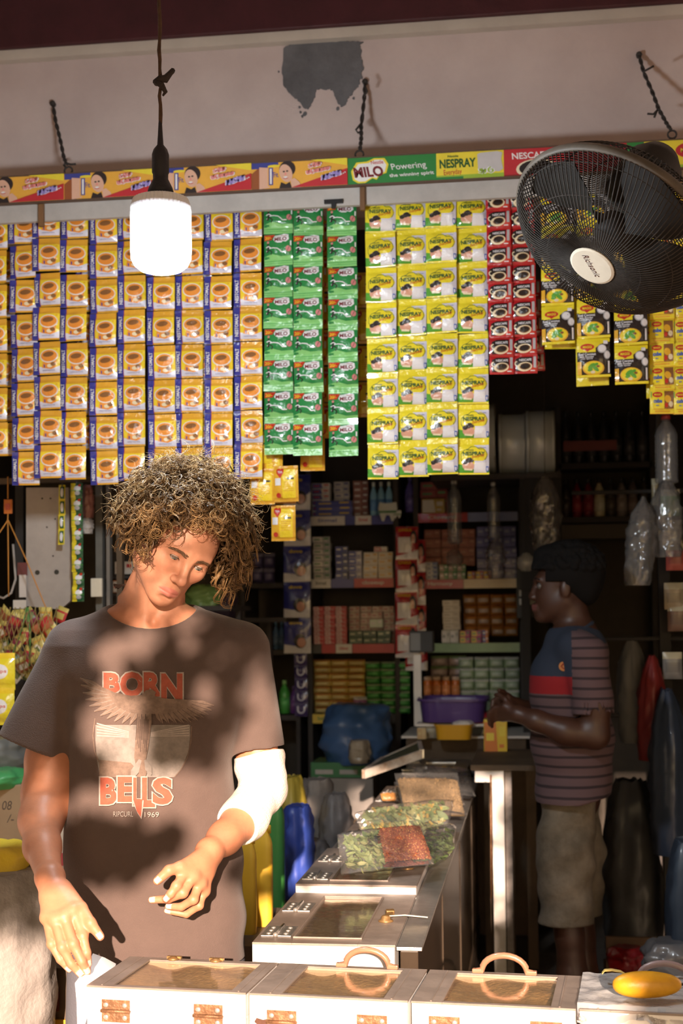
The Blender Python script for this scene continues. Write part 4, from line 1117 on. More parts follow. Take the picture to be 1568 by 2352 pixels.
# white table frame beyond the counter
wl = thing('white_table', 'white painted table leg and rail standing behind the glass counter', 'table', PY(1150, 2268, 5.25) * 1)
p = wl.location.copy(); p.z = .02; wl.location = p
zt_ = PY(1150, 1768, 5.25).z - .02
MB().b2(-.022, -.022, 0, .022, .022, zt_, bev=.003).build('leg', m_white, wl)
MB().b2(-.085, -.02, zt_ - .045, -.022, .02, zt_, bev=.002).build('rail', m_white, wl)
MB().b2(.024, .02, 0, .05, .07, zt_ - .0, bev=.003).build('leg', M('grey_paint', (.35, .31, .29), .6, var=.4, vscale=20), wl)
MB().b2(-.10, -.03, zt_, .16, .6, zt_ + .02).build('table_top', m_cwood, wl)
MB().b2(.10, .5, 0, .14, .56, zt_).build('leg', m_cwood, wl)
rodp = PY(1128, 2063, 5.05)
rod = MB().tube([(0, 0, 0), (.004, .0, PY(1130, 1780, 5.05).z - rodp.z)], .0035, 6).build('rusty_rod', m_rusthinge, None, rodp)
tag(rod, 'thin rusty upright rod in front of the white table leg', 'rod')
# ================================================================== shelving on the back wall
YSH = 6.98
def Zs(py, Y=YSH): return PY(950, py, Y).z
def Xs(px, Y=YSH): return PY(px, 1350, Y).x
ss = mpp(YSH)
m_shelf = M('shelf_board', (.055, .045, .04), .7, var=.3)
PC = {}
def pm(c, r=.4):
    k = tuple(round(x, 3) for x in c)
    if k not in PC: PC[k] = M('pack_%d' % len(PC), tuple(min(.85, q * 1.25) for q in c), r, vary=.12, var=.10, vscale=25, coat=.15)
    return PC[k]
_pk = {}
def pack_mesh(kind, w, d, h, c, c2, c3):
    """a printed carton: body, a colour band, a picture spot and two lines of print; local x centred, y to the back, z up"""
    key = (kind, round(w, 3), round(d, 3), round(h, 3), c, c2, c3)
    if key in _pk: return _pk[key]
    mb = MB()
    if kind == 'box':
        mb.b2(-w / 2, 0, 0, w / 2, d, h, 0, min(.003, h * .06)); y = -.0006
        mb.add([(-w * .47, y, h * .08), (w * .1, y, h * .08), (w * .02, y, h * .92), (-w * .47, y, h * .92)], [(0, 1, 2, 3)], 1)
        mb.add([(w * .16, y, h * .52), (w * .42, y, h * .52), (w * .42, y, h * .80), (w * .16, y, h * .80)], [(0, 1, 2, 3)], 2)
        mb.add([(-w * .40, y * 2, h * .40), (-w * .06, y * 2, h * .40), (-w * .06, y * 2, h * .62), (-w * .40, y * 2, h * .62)], [(0, 1, 2, 3)], 2)
        mb.add([(w * .16, y, h * .2), (w * .36, y, h * .2), (w * .36, y, h * .30), (w * .16, y, h * .30)], [(0, 1, 2, 3)], 1)
    elif kind == 'pouch':
        def g(u, v):
            a = max(0, 1 - (2 * u - 1) ** 2) ** .5; b = max(0, 1 - (2 * v - 1) ** 2) ** .4
            return Vector(((u - .5) * w, d / 2 - d / 2 * a * b, v * h))
        mb.grid(g, 8, 8, 0); mb.grid(lambda u, v: Vector((g(1 - u, v).x, d - g(1 - u, v).y, v * h)), 8, 8, 0)
        o = len(mb.m) - 128
        for j in range(8):
            for i in range(8):
                if 2 <= j <= 4 and 1 <= i <= 6: mb.m[o + j * 8 + i] = 1
                if j >= 6: mb.m[o + j * 8 + i] = 2
    elif kind == 'bottle':
        r = w / 2
        mb.lathe([(r * .8, 0), (r, h * .03), (r, h * .5), (r * .97, h * .62), (r * .7, h * .74), (r * .34, h * .84), (r * .34, h * .88)], 16, (0, r, 0), 0)
        mb.lathe([(r * 1.01, h * .14), (r * 1.01, h * .48)], 16, (0, r, 0), 1)
        mb.lathe([(r * .42, h * .87), (r * .42, h * .99), (r * .38, h)], 12, (0, r, 0), 2)
    elif kind == 'jar':
        r = w / 2
        mb.lathe([(r * .92, 0), (r, h * .04), (r, h * .82), (r * .9, h * .86)], 16, (0, r, 0), 0)
        mb.lathe([(r * 1.01, h * .2), (r * 1.01, h * .66)], 16, (0, r, 0), 1)
        mb.lathe([(r * .95, h * .85), (r * .95, h * .98), (r * .85, h)], 16, (0, r, 0), 2)
    me = mb.mesh(kind, [pm(c), pm(c2), pm(c3)])
    bm = bmesh.new(); bm.from_mesh(me); bmesh.ops.recalc_face_normals(bm, faces=bm.faces); bm.to_mesh(me); bm.free()
    _pk[key] = me
    return me
_rp = random.Random(77)
def packs(name, cat, label, group, x0, x1, yb_, nx, ny, hpx, kind, c, c2, c3, Y=YSH + .03, d=.06, gap=.04, stag=0., zbase=None, jit=.002):
    """nx columns of ny stacked packs between pixel columns x0..x1 standing on the shelf at pixel row yb_"""
    X0, X1 = Xs(x0, Y), Xs(x1, Y); w = (X1 - X0) / nx; h = hpx * mpp(Y); z0 = zbase if zbase is not None else Zs(yb_, YSH)
    me = pack_mesh(kind, w * (1 - gap), d, h * .985, c, c2, c3)
    for i in range(nx):
        for j in range(ny):
            o = link(name, me, None, (X0 + w * (i + .5) + _rp.uniform(-jit, jit), Y + _rp.uniform(-.004, .006) + stag * j, z0 + .0005 + h * j), (0, 0, _rp.uniform(-.03, .03)))
            tag(o, label, cat, group if nx * ny > 1 else None)
# ---- carcass: posts and boards with printed price strips
def shelf_unit(label, px0, px1, rows, ytop, ybot):
    x0, x1 = Xs(px0), Xs(px1); e = thing('shelf_unit', label, 'shelf', ((x0 + x1) / 2, YSH, .02))
    c = (x0 + x1) / 2
    for x in (x0 - .012, x1 + .012): MB().b2(x - c - .012, 0, 0, x - c + .012, .42, Zs(ytop) - .02).build('upright', m_shelf, e)
    MB().b2(x0 - c, .40, 0, x1 - c, .41, Zs(ytop) - .02).build('back_panel', m_shelf, e)
    for py, cols in rows:
        z = Zs(py) - .02
        MB().b2(x0 - c, -.0, z - .018, x1 - c, .40, z).build('shelf_board', m_shelf, e)
        t = 0
        for fr, col, txt, tc in cols:
            a = x0 + (x1 - x0) * t; b = x0 + (x1 - x0) * (t + fr); t += fr
            mb = MB(); mb.b2(0, -.004, 0, b - a - .002, 0, .046, 0)
            if txt:
                V_, F_, M_ = drape([T(txt, (b - a) * .2, .012, (b - a) * .55, .022, 1, 0, .02)], lambda u, v, q: (u, -.0045 - q, v), [], [])
                o = len(mb.v); mb.v += V_
                for f in F_: mb.f.append(tuple(i + o for i in f)); mb.m.append(1); mb.sm.append(False)
            so = link('price_strip', mb.mesh('price_strip', [pm(col), pm(tc)]), e, (a - c, 0, z - .046))
    return e
W_, R_, B_, G_, Y_, K_, O_, PK, CR_ = (.62, .60, .58), (.42, .03, .04), (.05, .06, .28), (.04, .18, .06), (.60, .42, .05), (.02, .02, .025), (.55, .18, .03), (.5, .28, .28), (.55, .46, .33)
shelf_unit('dark shelf unit stacked with toothpaste and soap packs, seen past the curly hair', 715, 905,
           [(1182, [(.42, W_, 'Signal', B_), (.12, B_, None, W_), (.2, W_, 'Signal', R_), (.26, B_, None, W_)]), (1327, [(.24, W_, 'Signal', K_), (.28, B_, None, W_), (.48, R_, 'closeup', W_)]), (1478, [(.12, K_, None, W_), (.17, R_, None, W_), (.2, W_, 'Lifebuoy', R_), (.51, R_, None, W_)]), (1640, [(.3, Y_, 'Sunlight', G_), (.7, K_, None, W_)])], 960, 1900)
shelf_unit('dark shelf unit of soaps and creams behind the purple basin', 962, 1192,
           [(1180, [(.5, R_, 'Clogard', W_), (.5, (.16, .20, .42), None, W_)]), (1332, [(.45, (.45, .12, .14), 'Harmony', W_), (.55, CR_, None, R_)]), (1478, [(1., (.16, .26, .13), None, W_)]), (1612, [(1., (.10, .14, .08), None, W_)])], 960, 1900)
g_ = 'packs on the back shelves'
S = packs
# left unit, rows from the top
S('toothpaste_box', 'box', 'pale toothpaste box in the top stack of the left-hand shelf unit', 'pale toothpaste boxes', 717, 760, 1182, 1, 6, 13, 'box', W_, B_, R_)
S('toothpaste_box', 'box', 'grey and white toothpaste box stacked beside the blue boxes', 'grey toothpaste boxes', 768, 805, 1150, 1, 4, 13, 'box', (.45, .45, .47), W_, B_, Y=YSH + .12)
S('toothpaste_box', 'box', 'blue toothpaste box with yellow lettering lying on the top shelf', 'blue and yellow boxes', 724, 812, 1182, 1, 3, 12, 'box', B_, B_, Y_, Y=YSH + .02, d=.05)
S('soap_box', 'box', 'dim red soap box in the stack beside the light blue bottles', 'dim red boxes', 812, 848, 1182, 1, 6, 14, 'box', (.22, .08, .07), (.3, .14, .12), W_, Y=YSH + .1)
S('mouthwash_bottle', 'bottle', 'light blue bottle standing under the yellow milk powder strips', 'light blue bottles', 850, 903, 1182, 3, 1, 78, 'bottle', (.22, .46, .72), (.14, .33, .68), (.6, .7, .8), Y=YSH + .0)
S('toothpaste_box', 'box', 'pale grey box in the middle shelf stack near the uprights', 'pale grey boxes', 718, 760, 1327, 1, 7, 14, 'box', (.33, .34, .34), W_, G_)
S('cream_box', 'box', 'navy box stacked on the middle shelf beside the white and gold boxes', 'navy boxes', 770, 800, 1327, 1, 5, 15, 'box', (.10, .11, .22), B_, W_)
S('cream_box', 'box', 'white and violet box stacked between navy and gold boxes', 'white and violet boxes', 800, 832, 1327, 1, 4, 16, 'box', (.4, .38, .46), B_, W_)
S('cream_box', 'box', 'white box with a golden corner in the block on the middle shelf', 'white and gold boxes', 834, 903, 1327, 2, 4, 15, 'box', (.66, .60, .50), (.62, .56, .48), (.55, .33, .06), Y=YSH + .01)
S('cream_box', 'box', 'single white box lying on top of the white and gold block', None, 858, 890, 1266, 1, 1, 12, 'box', W_, (.5, .2, .2), W_, Y=YSH + .02, zbase=Zs(1327) + 4 * 15 * mpp(YSH + .01) + .002)
S('soap_bar_pack', 'soap', 'glossy red and white soap pack in the tall soap stack', 'red and white soap packs', 718, 795, 1478, 3, 9, 9.6, 'box', (.45, .04, .05), (.55, .42, .42), R_, Y=YSH + .01, d=.05)
S('soap_bar_pack', 'soap', 'pinkish soap pack stacked beside the red soap stack', 'pinkish soap packs', 800, 905, 1440, 4, 6, 14, 'box', (.36, .24, .20), (.46, .36, .32), (.3, .08, .08), Y=YSH + .12, zbase=Zs(1478) + .002)
S('balm_box', 'box', 'dark green box with a pale edge lying below the pinkish soaps', 'dark green boxes', 800, 896, 1478, 3, 2, 15, 'box', (.03, .06, .03), (.04, .08, .04), (.45, .45, .3), Y=YSH + .0, d=.08)
S('folded_card', 'box', 'small pale green card box among the pinkish soaps', None, 846, 878, 1440, 1, 1, 20, 'box', (.5, .56, .46), (.55, .6, .5), W_, Y=YSH + .06, zbase=Zs(1478) + .08)
S('laundry_soap', 'soap', 'yellow laundry soap pack in the golden stack on the lowest shelf', 'yellow laundry soaps', 717, 834, 1640, 3, 8, 15.5, 'pouch', (.48, .36, .10), (.55, .45, .20), (.42, .18, .05), Y=YSH + .02, d=.05, gap=.0)
S('detergent_pack', 'detergent', 'green detergent pack in the stack beside the yellow soaps', 'green detergent packs', 836, 938, 1640, 3, 7, 17, 'pouch', (.05, .24, .05), (.10, .36, .09), (.35, .42, .25), Y=YSH + .0, d=.06)
S('detergent_pack', 'detergent', 'purple pack lying in front of the yellow laundry soaps', None, 806, 838, 1628, 1, 1, 28, 'pouch', (.30, .08, .22), (.4, .2, .3), W_, Y=YSH - .03)
S('detergent_pack', 'detergent', 'small white and green pack lying on the lowest shelf', None, 770, 806, 1630, 1, 1, 18, 'pouch', W_, G_, O_, Y=YSH - .03)
# right unit
S('lotion_bottle', 'bottle', 'violet lotion bottle standing at the corner of the top shelf', None, 930, 956, 1176, 1, 1, 84, 'bottle', (.10, .08, .36), (.14, .12, .42), (.12, .1, .34), Y=YSH + .02)
S('toothpaste_box', 'box', 'dark red toothpaste box on the top shelf', 'dark red toothpaste boxes', 966, 1032, 1180, 1, 4, 19, 'box', (.24, .04, .04), (.34, .08, .08), (.1, .3, .14), Y=YSH + .10)
S('cream_box', 'box', 'yellow box with a white label panel on the top shelf', None, 970, 1024, 1180, 1, 1, 34, 'box', (.42, .30, .08), W_, W_, Y=YSH + .01)
S('soap_box', 'box', 'brownish red soap box in the wide block on the right-hand shelf unit', 'brownish red soap boxes', 975, 1093, 1300, 3, 4, 21, 'box', (.24, .07, .05), (.30, .09, .06), (.36, .14, .1), Y=YSH + .10, zbase=Zs(1332) + .07)
S('cream_box', 'box', 'blue boxed cream stacked behind the hanging clear bottles', 'blue cream boxes', 1095, 1188, 1332, 3, 5, 24, 'box', (.06, .07, .24), (.09, .10, .32), (.2, .22, .4), Y=YSH + .06)
S('small_tube_box', 'box', 'small pale blue box in the low row of the right-hand shelf unit', 'pale blue boxes', 978, 1006, 1332, 1, 4, 10, 'box', (.25, .30, .42), W_, B_, Y=YSH + .0)
S('small_tube_box', 'box', 'small green box in the low row of the right-hand shelf unit', 'small green boxes', 1008, 1070, 1332, 3, 2, 17, 'box', (.10, .26, .12), (.4, .3, .25), W_, Y=YSH + .0)
S('small_tube_box', 'box', 'small red and yellow box in the low row', 'small red and yellow boxes', 1074, 1128, 1332, 3, 1, 18, 'box', (.34, .05, .06), Y_, (.3, .3, .4), Y=YSH + .0)
S('cream_box', 'box', 'cream coloured box in the leaning stack above the black box', 'cream coloured boxes', 1015, 1056, 1440, 1, 5, 13.5, 'box', (.50, .44, .34), (.55, .5, .42), (.4, .34, .26), Y=YSH + .02, zbase=Zs(1478) + .066)
S('cream_box', 'box', 'white box under the leaning stack of cream boxes', 'white boxes', 1012, 1052, 1478, 2, 1, 30, 'box', (.5, .5, .45), W_, (.3, .3, .3), Y=YSH + .02)
S('biscuit_pack', 'biscuits', 'orange-brown biscuit pack with pale circles', 'orange-brown biscuit packs', 1062, 1188, 1450, 4, 4, 24, 'pouch', (.36, .17, .05), (.45, .36, .30), (.40, .16, .04), Y=YSH + .10, zbase=Zs(1478) + .03)
S('small_tube_box', 'box', 'little yellow and crimson box in the row below the biscuit packs', 'yellow and crimson boxes', 1054, 1104, 1478, 2, 2, 14, 'box', (.38, .03, .16), Y_, G_, Y=YSH - .0)
S('small_tube_box', 'box', 'little orange box in the row below the biscuit packs', 'orange boxes', 1106, 1120, 1478, 1, 2, 15, 'box', O_, B_, W_, Y=YSH)
S('sachet_pouch', 'pouch', 'foil-topped green and white pouch on the lowest right-hand shelf', 'green and white pouches', 1050, 1190, 1612, 4, 4, 25, 'pouch', (.26, .34, .20), (.40, .46, .36), (.5, .5, .45), Y=YSH + .02, d=.07)
S('sachet_pouch', 'pouch', 'pinkish white pouch on the back row of the lowest right-hand shelf', 'pinkish pouches', 985, 1068, 1550, 2, 2, 24, 'pouch', (.36, .27, .27), (.44, .36, .36), (.2, .3, .15), Y=YSH + .10, zbase=Zs(1612) + .12)
S('juice_bottle', 'bottle', 'orange bottle standing behind the purple basin', 'orange bottles', 968, 1052, 1612, 4, 1, 58, 'jar', (.50, .13, .02), (.58, .22, .08), (.55, .4, .3), Y=YSH - .02)
# red and white hanging strips on the middle post, and the tooth-shaped cards
K_red = kinds(lambda: ([F['nred'], F['white'], F['yellow'], F['skin'], F['dark'], F['green']], 0, [RC(.1, .2, .7, .68, 1), T('SUNSILK', .12, .86, .6, .08, 2), PL([(.0, 0), (1, 0), (1, .3), (.6, .2), (0, .1)], 1), EL(.8, .6, .16, .3, 4), EL(.78, .62, .1, .16, 3), RC(.7, .3, 1, .5, 0)]), 'shampoo_sachet', 50 * ss, 74 * ss, .012, .01, .01, 2, 6)
strip(K_red, 'hanging strip of red and white shampoo sachets between the two shelf units', 'sachet strip', 'shampoo strips', 934, 932, 1210, 1510, 75, YSH - .06, 301, hook=.075)
strip(K_red, 'second strip of red and white shampoo sachets hanging behind the first', 'sachet strip', 'shampoo strips', 951, 955, 1240, 1540, 75, YSH - .02, 302, hook=.075)
K_blu = kinds(lambda: ([F['navy'], F['white'], F['skin'], F['dark'], F['yellow']], 0, [T('dove', .2, .8, .5, .1, 4), PL([(0, 0), (1, 0), (1, .5), (.5, .2), (0, .25)], 1), EL(.62, .34, .24, .2, 3), EL(.66, .3, .16, .14, 2)]), 'shampoo_sachet', 62 * ss, 82 * ss, .012, .01, .01, 2, 6)
strip(K_blu, 'hanging strip of dark blue shampoo sachets beside the left-hand shelf unit', 'sachet strip', 'shampoo strips', 682, 682, 1130, 1500, 82, YSH - .06, 303, hook=.075)
K_pur = kinds(lambda: ([foil('violet', (.05, .03, .12)), F['lilac']], 0, [RG(.5, .5, .3, .3, .35, 1, 0, 12, 3.14, 6.28), RC(.2, .5, .3, .8, 1), RC(.7, .5, .8, .8, 1)]), 'refill_sachet', 30 * ss, 29 * ss, .006, .004, .004, 2, 6)
strip(K_pur, 'hanging strip of violet sachets with a pale ring on the shelf end', 'sachet strip', 'shampoo strips', 690, 692, 1500, 1645, 29, YSH - .05, 304, hook=.075)
m_tooth = pm((.55, .58, .56)); m_toothg = pm((.08, .22, .08))
for (px, py, k, lb) in ((890, 1172, 1., 'large tooth-shaped white and green card hanging under the blue bottles'), (912, 1180, .42, 'small white tooth sticker on the shelf strip')):
    c = PY(px, py, YSH - .04); a = 44 * ss * k
    o = [(-a / 2 * 1.0, a * .1), (-a * .42, a * .42), (-a * .1, a * .36), (a * .1, a * .38), (a * .45, a * .42), (a * .5, .08 * a), (a * .42, -a * .2), (a * .30, -a * .55), (a * .2, -a * .56), (a * .08, -a * .25), (-a * .08, -a * .25), (-a * .2, -a * .56), (-a * .3, -a * .55), (-a * .42, -a * .2)]
    t = thing('tooth_card', lb, 'card', c); MB().prism(o, 0, .006).build('card', m_tooth, t); MB().prism([(-a * .46, -a * .02), (a * .47, -a * .02), (a * .44, -a * .14), (-a * .44, -a * .14)], -.002, .0).build('green_band', m_toothg, t)
# narrow left part: side shelf with blue bottles and green bottles
sd = thing('side_shelf', 'dim side shelf with bottles beside the left-hand shelf unit', 'shelf', PY(645, 1640, YSH + .1) * 1)
sd.location.z = .02; xa = sd.location.x
for py in (1335, 1490, 1642): MB().b2(-.16, -.12, Zs(py) - .045, .10, .25, Zs(py) - .02).build('shelf_board', m_shelf, sd)
MB().b2(.10, -.12, 0, .12, .25, 2.2).build('upright', m_shelf, sd); MB().b2(-.18, -.12, 0, -.16, .25, 2.2).build('upright', m_shelf, sd)
S('cleaner_bottle', 'bottle', 'dark blue cleaner bottle on the dim side shelf', 'dark blue cleaner bottles', 612, 652, 1490, 3, 1, 66, 'bottle', (.06, .12, .22), (.10, .16, .26), (.1, .2, .3), Y=YSH + .02)
S('cleaner_bottle', 'bottle', 'green cleaner bottle low on the dim side shelf', None, 636, 662, 1640, 1, 1, 78, 'bottle', (.06, .30, .05), (.1, .4, .1), (.2, .4, .15), Y=YSH + .02)
S('cleaner_bottle', 'bottle', 'purple cleaner bottle next to the green one', None, 662, 682, 1640, 1, 1, 64, 'bottle', (.10, .03, .16), (.16, .06, .2), (.1, .05, .15), Y=YSH + .02)
S('detergent_pack', 'detergent', 'violet detergent pack on the dim side shelf', 'violet packs', 575, 630, 1335, 2, 2, 36, 'pouch', (.06, .05, .12), (.12, .10, .2), (.2, .18, .26), Y=YSH + .04)
# dark shelves on the far right, with bottles in two rows
ds = thing('bottle_rack', 'dark wall rack holding rows of bottles above the shopkeeper', 'shelf', (PY(1390, 1200, YB - .14).x, YB - .22, 0))
def ZB_(py): return PY(1390, py, YB - .22).z
xa_, xb_ = PY(1285, 1200, YB - .22).x - ds.location.x, PY(1500, 1200, YB - .22).x - ds.location.x
for py in (1062, 1186): MB().b2(xa_, 0, ZB_(py) - .03, xb_, .2, ZB_(py)).build('shelf_board', m_shelf, ds)
MB().b2(xa_, -.01, ZB_(1237), xb_, .02, ZB_(1204)).build('front_board', M('rack_board', (.10, .085, .07), .7), ds)
for x in (xa_, xb_): MB().b2(x - .012, 0, 0.02, x + .012, .2, ZB_(920)).build('upright', m_shelf, ds)
for (y, cs) in ((1062, [(.03, .03, .035)] * 7), (1186, [(.03, .02, .02), (.16, .012, .02), (.16, .012, .02), (.50, .46, .34), (.05, .04, .03), (.22, .2, .2), (.12, .1, .1), (.06, .05, .04)])):
    n = len(cs)
    for i, c in enumerate(cs):
        me = pack_mesh('bottle', .055, .055, .27 if y < 1100 else .20, c, tuple(min(1, q * 1.6 + .02) for q in c), (.02, .02, .02))
        o = link('syrup_bottle', me, None, (ds.location.x + xa_ + (xb_ - xa_) * (i + .6) / (n + .3), ds.location.y + .02, ZB_(y) + .001))
        if y < 1100: tag(o, 'dark bottle in the upper row of the wall rack', 'bottle', 'upper rack bottles')
        else: tag(o, 'cream white bottle shining in the lower row of the rack' if i == 3 else ('dark red bottle in the lower row of the rack' if i in (1, 2) else 'dim bottle in the lower row of the rack'), 'bottle', 'lower rack bottles')
rl = MB().b2(-.14, 0, 0, .13, .004, .052).build('red_sign', pm((.16, .012, .015)), None, PY(1357, 1035, YB - .23)); tag(rl, 'dim red label strip in front of the upper bottle row', 'sign')
# shiny tin drums lying on the cabinet top
m_tin = M('tin_drum', (.74, .80, .80), .30, metal=.15, var=.15, vscale=3)
for i, (px0, px1, yt, yb2, Y) in enumerate(((1208, 1275, 945, 1092, 6.6), (1146, 1210, 952, 1092, 6.62), (1085, 1140, 930, 1092, 6.64))):
    a, b = PY(px0, 1000, Y), PY(px1, 1000, Y); r = (yb2 - yt) * mpp(Y) / 2; c = PY(px0, (yt + yb2) / 2, Y); L_ = b.x - a.x
    t = thing('tin_drum', ['shiny tin drum lying on its side, end of the row over the shopkeeper', 'shiny tin drum lying on its side between two others', 'shiny tin drum half hidden by the yellow sachets'][i], 'drum', c - Vector((0, 0, r)), 0, 'tin drums in a row')
    MB().lathe([(r * .9, .004), (r, 0), (r, L_ * .1), (r * .975, L_ * .12), (r * .975, L_ * .85), (r, L_ * .88), (r, L_ - .004), (r * .9, L_ - .004)], 36, (0, 0, r), ax='X').build('barrel', m_tin, t)
    MB().lathe([(r * 1.012, L_ * .10), (r * 1.012, L_ * .115)], 36, (0, 0, r), ax='X').build('hoop', m_steel, t)
zt_ = PY(1200, 1092, 6.62).z
cab = thing('dark_cabinet', 'tall dark cabinet under the tin drums', 'cabinet', (PY(1215, 1300, 6.7).x, 6.72, .02))
xc0, xc1 = PY(1196, 1300, 6.6).x - cab.location.x, PY(1290, 1300, 6.6).x - cab.location.x
MB().b2(xc0, -.2, 1.55, xc1, .2, zt_ - .02).build('upper_body', m_dark, cab); MB().b2(-.45, -.22, zt_ - .045, xc1, .22, zt_ - .02).build('top_board', m_shelf, cab)
for x in (xc0 + .02, xc1 - .02): MB().b2(x - .02, -.18, 0, x + .02, .18, 1.55).build('leg', m_dark, cab)
# ================================================================== clear bottles and bags hanging in front of the shelves
m_clr = clear('clear_plastic', (.80, .82, .86), .10, .05, .6, 18)
m_clr2 = clear('milky_plastic', (.60, .60, .62), .10, .12, .6, 14)
m_cel = clear('cellophane', (.75, .72, .70), .05, .06, .9, 16)
def hang_bottle(px, pyt, pyb, wpx, Y, label, cap=(.5, .5, .5)):
    s = mpp(Y); h = (pyb - pyt) * s; r = wpx * s / 2; t = thing('clear_bottle', label, 'bottle', PY(px, pyb, Y))
    pr = [(r * .6, 0), (r * .95, h * .02)]
    for k in range(9): z = h * (.06 + .07 * k); pr += [(r, z), (r * .93, z + h * .035)]
    pr += [(r, h * .70), (r * .8, h * .80), (r * .38, h * .90), (r * .34, h * .95)]
    MB().lathe(pr, 20).build('bottle_body', m_clr, t)
    MB().lathe([(r * .40, h * .94), (r * .40, h), (r * .3, h * 1.005)], 14).build('cap', pm(cap), t)
    cord_up(t, h * .99)
    return t
def cord_up(t, z0):
    MB().tube([(0, 0, z0), (.003, 0, (z0 + ZC - t.location.z) / 2), (0, 0, ZC - t.location.z)], .0012, 4).build('cord', m_rust, t)
def soft_bag(name, label, cat, px0, px1, py0, py1, Y, mat, depth=.12, neck=.0, seed=1, tilt=0., group=None, crump=.12, flat_top=False, tie=None, hang=False):
    """a filled or hanging bag: swollen below, gathered above, creased all over"""
    s = mpp(Y); c = PY((px0 + px1) / 2, py1, Y); w = (px1 - px0) * s; h = (py1 - py0) * s
    t = thing(name, label, cat, c, 0, group); rnd = random.Random(seed); off = Vector((rnd.uniform(0, 9), rnd.uniform(0, 9), rnd.uniform(0, 9)))
    mb = MB()
    def g(u, v):
        th = u * 6.28318
        p = (.80 + .20 * math.sin(min(1, v * 2.4 + .10) * 1.57)) * (1 - (1 - neck) * max(0, (v - .62) / .38) ** 1.6) if not flat_top else (.80 + .20 * math.sin(min(1, v * 2.2) * 1.57))
        if v > .999 and not flat_top: p *= .9
        n = mnoise.noise(Vector((math.cos(th) * 2.2, math.sin(th) * 2.2, v * h / max(w, .01) * 4.0)) + off)
        n2 = mnoise.noise(Vector((math.cos(th) * 5.5, math.sin(th) * 5.5, v * h / max(w, .01) * 9.0)) + off)
        k = p * (1 + crump * n + crump * .5 * n2 + (.07 * math.sin(th * 5 + off.x + 2 * n) + .04 * math.sin(th * 11 + off.y)) * min(1, v * 1.5))
        return Vector((math.cos(th) * w / 2 * k + tilt * v * w, math.sin(th) * depth / 2 * k, v * h * (1 + .03 * n2)))
    mb.grid(g, 34, 22)
    b0 = [g(i / 34, 0) for i in range(34)]; b1 = [g(i / 34, 1) for i in range(34)]
    mb.add(b0, [tuple(range(33, -1, -1))], 0, False); mb.add(b1, [tuple(range(34))], 0, False)
    mb.build('bag_skin', mat, t)
    if hang: cord_up(t, h * .98)
    if tie:
        tp = g(0, 1); MB().tube([(tilt * w, 0, h * .97), (tilt * w, 0, h * 1.04), (tilt * w + .01, 0, h * 1.08)], .006, 6).build('tie', tie, t)
    return t
hang_bottle(1044, 1105, 1250, 34, 6.55, 'clear plastic bottle hanging before the dark red boxes')
hang_bottle(1134, 1110, 1240, 30, 6.6, 'clear plastic bottle hanging before the blue cream boxes')
hang_bottle(1531, 958, 1112, 52, 5.2, 'clear ribbed plastic bottle hanging under the seasoning cube strips', (.3, .03, .03))
soft_bag('cellophane_bag', 'crumpled shiny cellophane hanging above the shopkeeper', 'plastic bag', 1222, 1285, 1098, 1262, 5.6, m_cel, .08, .35, 5, crump=.3, hang=True)
soft_bag('cellophane_bag', 'long clear cellophane twist hanging before the right-hand shelf unit', 'plastic bag', 1118, 1160, 1240, 1330, 6.5, m_cel, .05, .3, 6, crump=.35, hang=True)
soft_bag('cellophane_bag', 'clear cellophane bag dangling beside the shampoo strips', 'plastic bag', 1026, 1062, 1262, 1300, 6.5, m_cel, .06, .3, 8, crump=.35, hang=True)
gl_ = thing('glass_globe', 'small clear glass globe hanging beside the dark hair of the shopkeeper', 'globe', PY(1209, 1313, 6.0)); cord_up(gl_, .078)
MB().lathe([(.001, 0), (.02, .003), (.036, .02), (.04, .04), (.034, .06), (.018, .074), (.014, .08)], 20).build('globe', clear('globe_glass', (.8, .85, .86), .25, .05, .1, 4), gl_)
lou = thing('louvre_vent', 'black panel with three pale slots in front of the shopkeeper\'s face', 'panel', PY(1222, 1410, 6.9))
MB().b2(-.075, 0, -.02, .10, .02, .28).build('panel_body', m_black, lou)
for k in range(3): MB().b2(-.062 + .016 * (k == 2), -.004, .045 + .042 * k, .09, 0, .075 + .042 * k).build('slot', pm((.42, .44, .46)), lou)
bx = thing('black_speaker_box', 'black box on a white stick standing among the shelves', 'box', PY(959, 1668, 6.45)); sB = mpp(6.45)
MB().b2(-.016, -.01, 0, .020, .01, (1668 - 1503) * sB, bev=.002).build('stick', m_white, bx)
MB().b2(-.03, -.06, (1668 - 1500) * sB, .080, .05, (1668 - 1452) * sB, bev=.006).build('case', M('dull_black', (.03, .032, .034), .6), bx)
MB().b2(-.025, -.063, (1668 - 1496) * sB, .022, -.059, (1668 - 1456) * sB).build('face_plate', pm((.10, .105, .11)), bx)
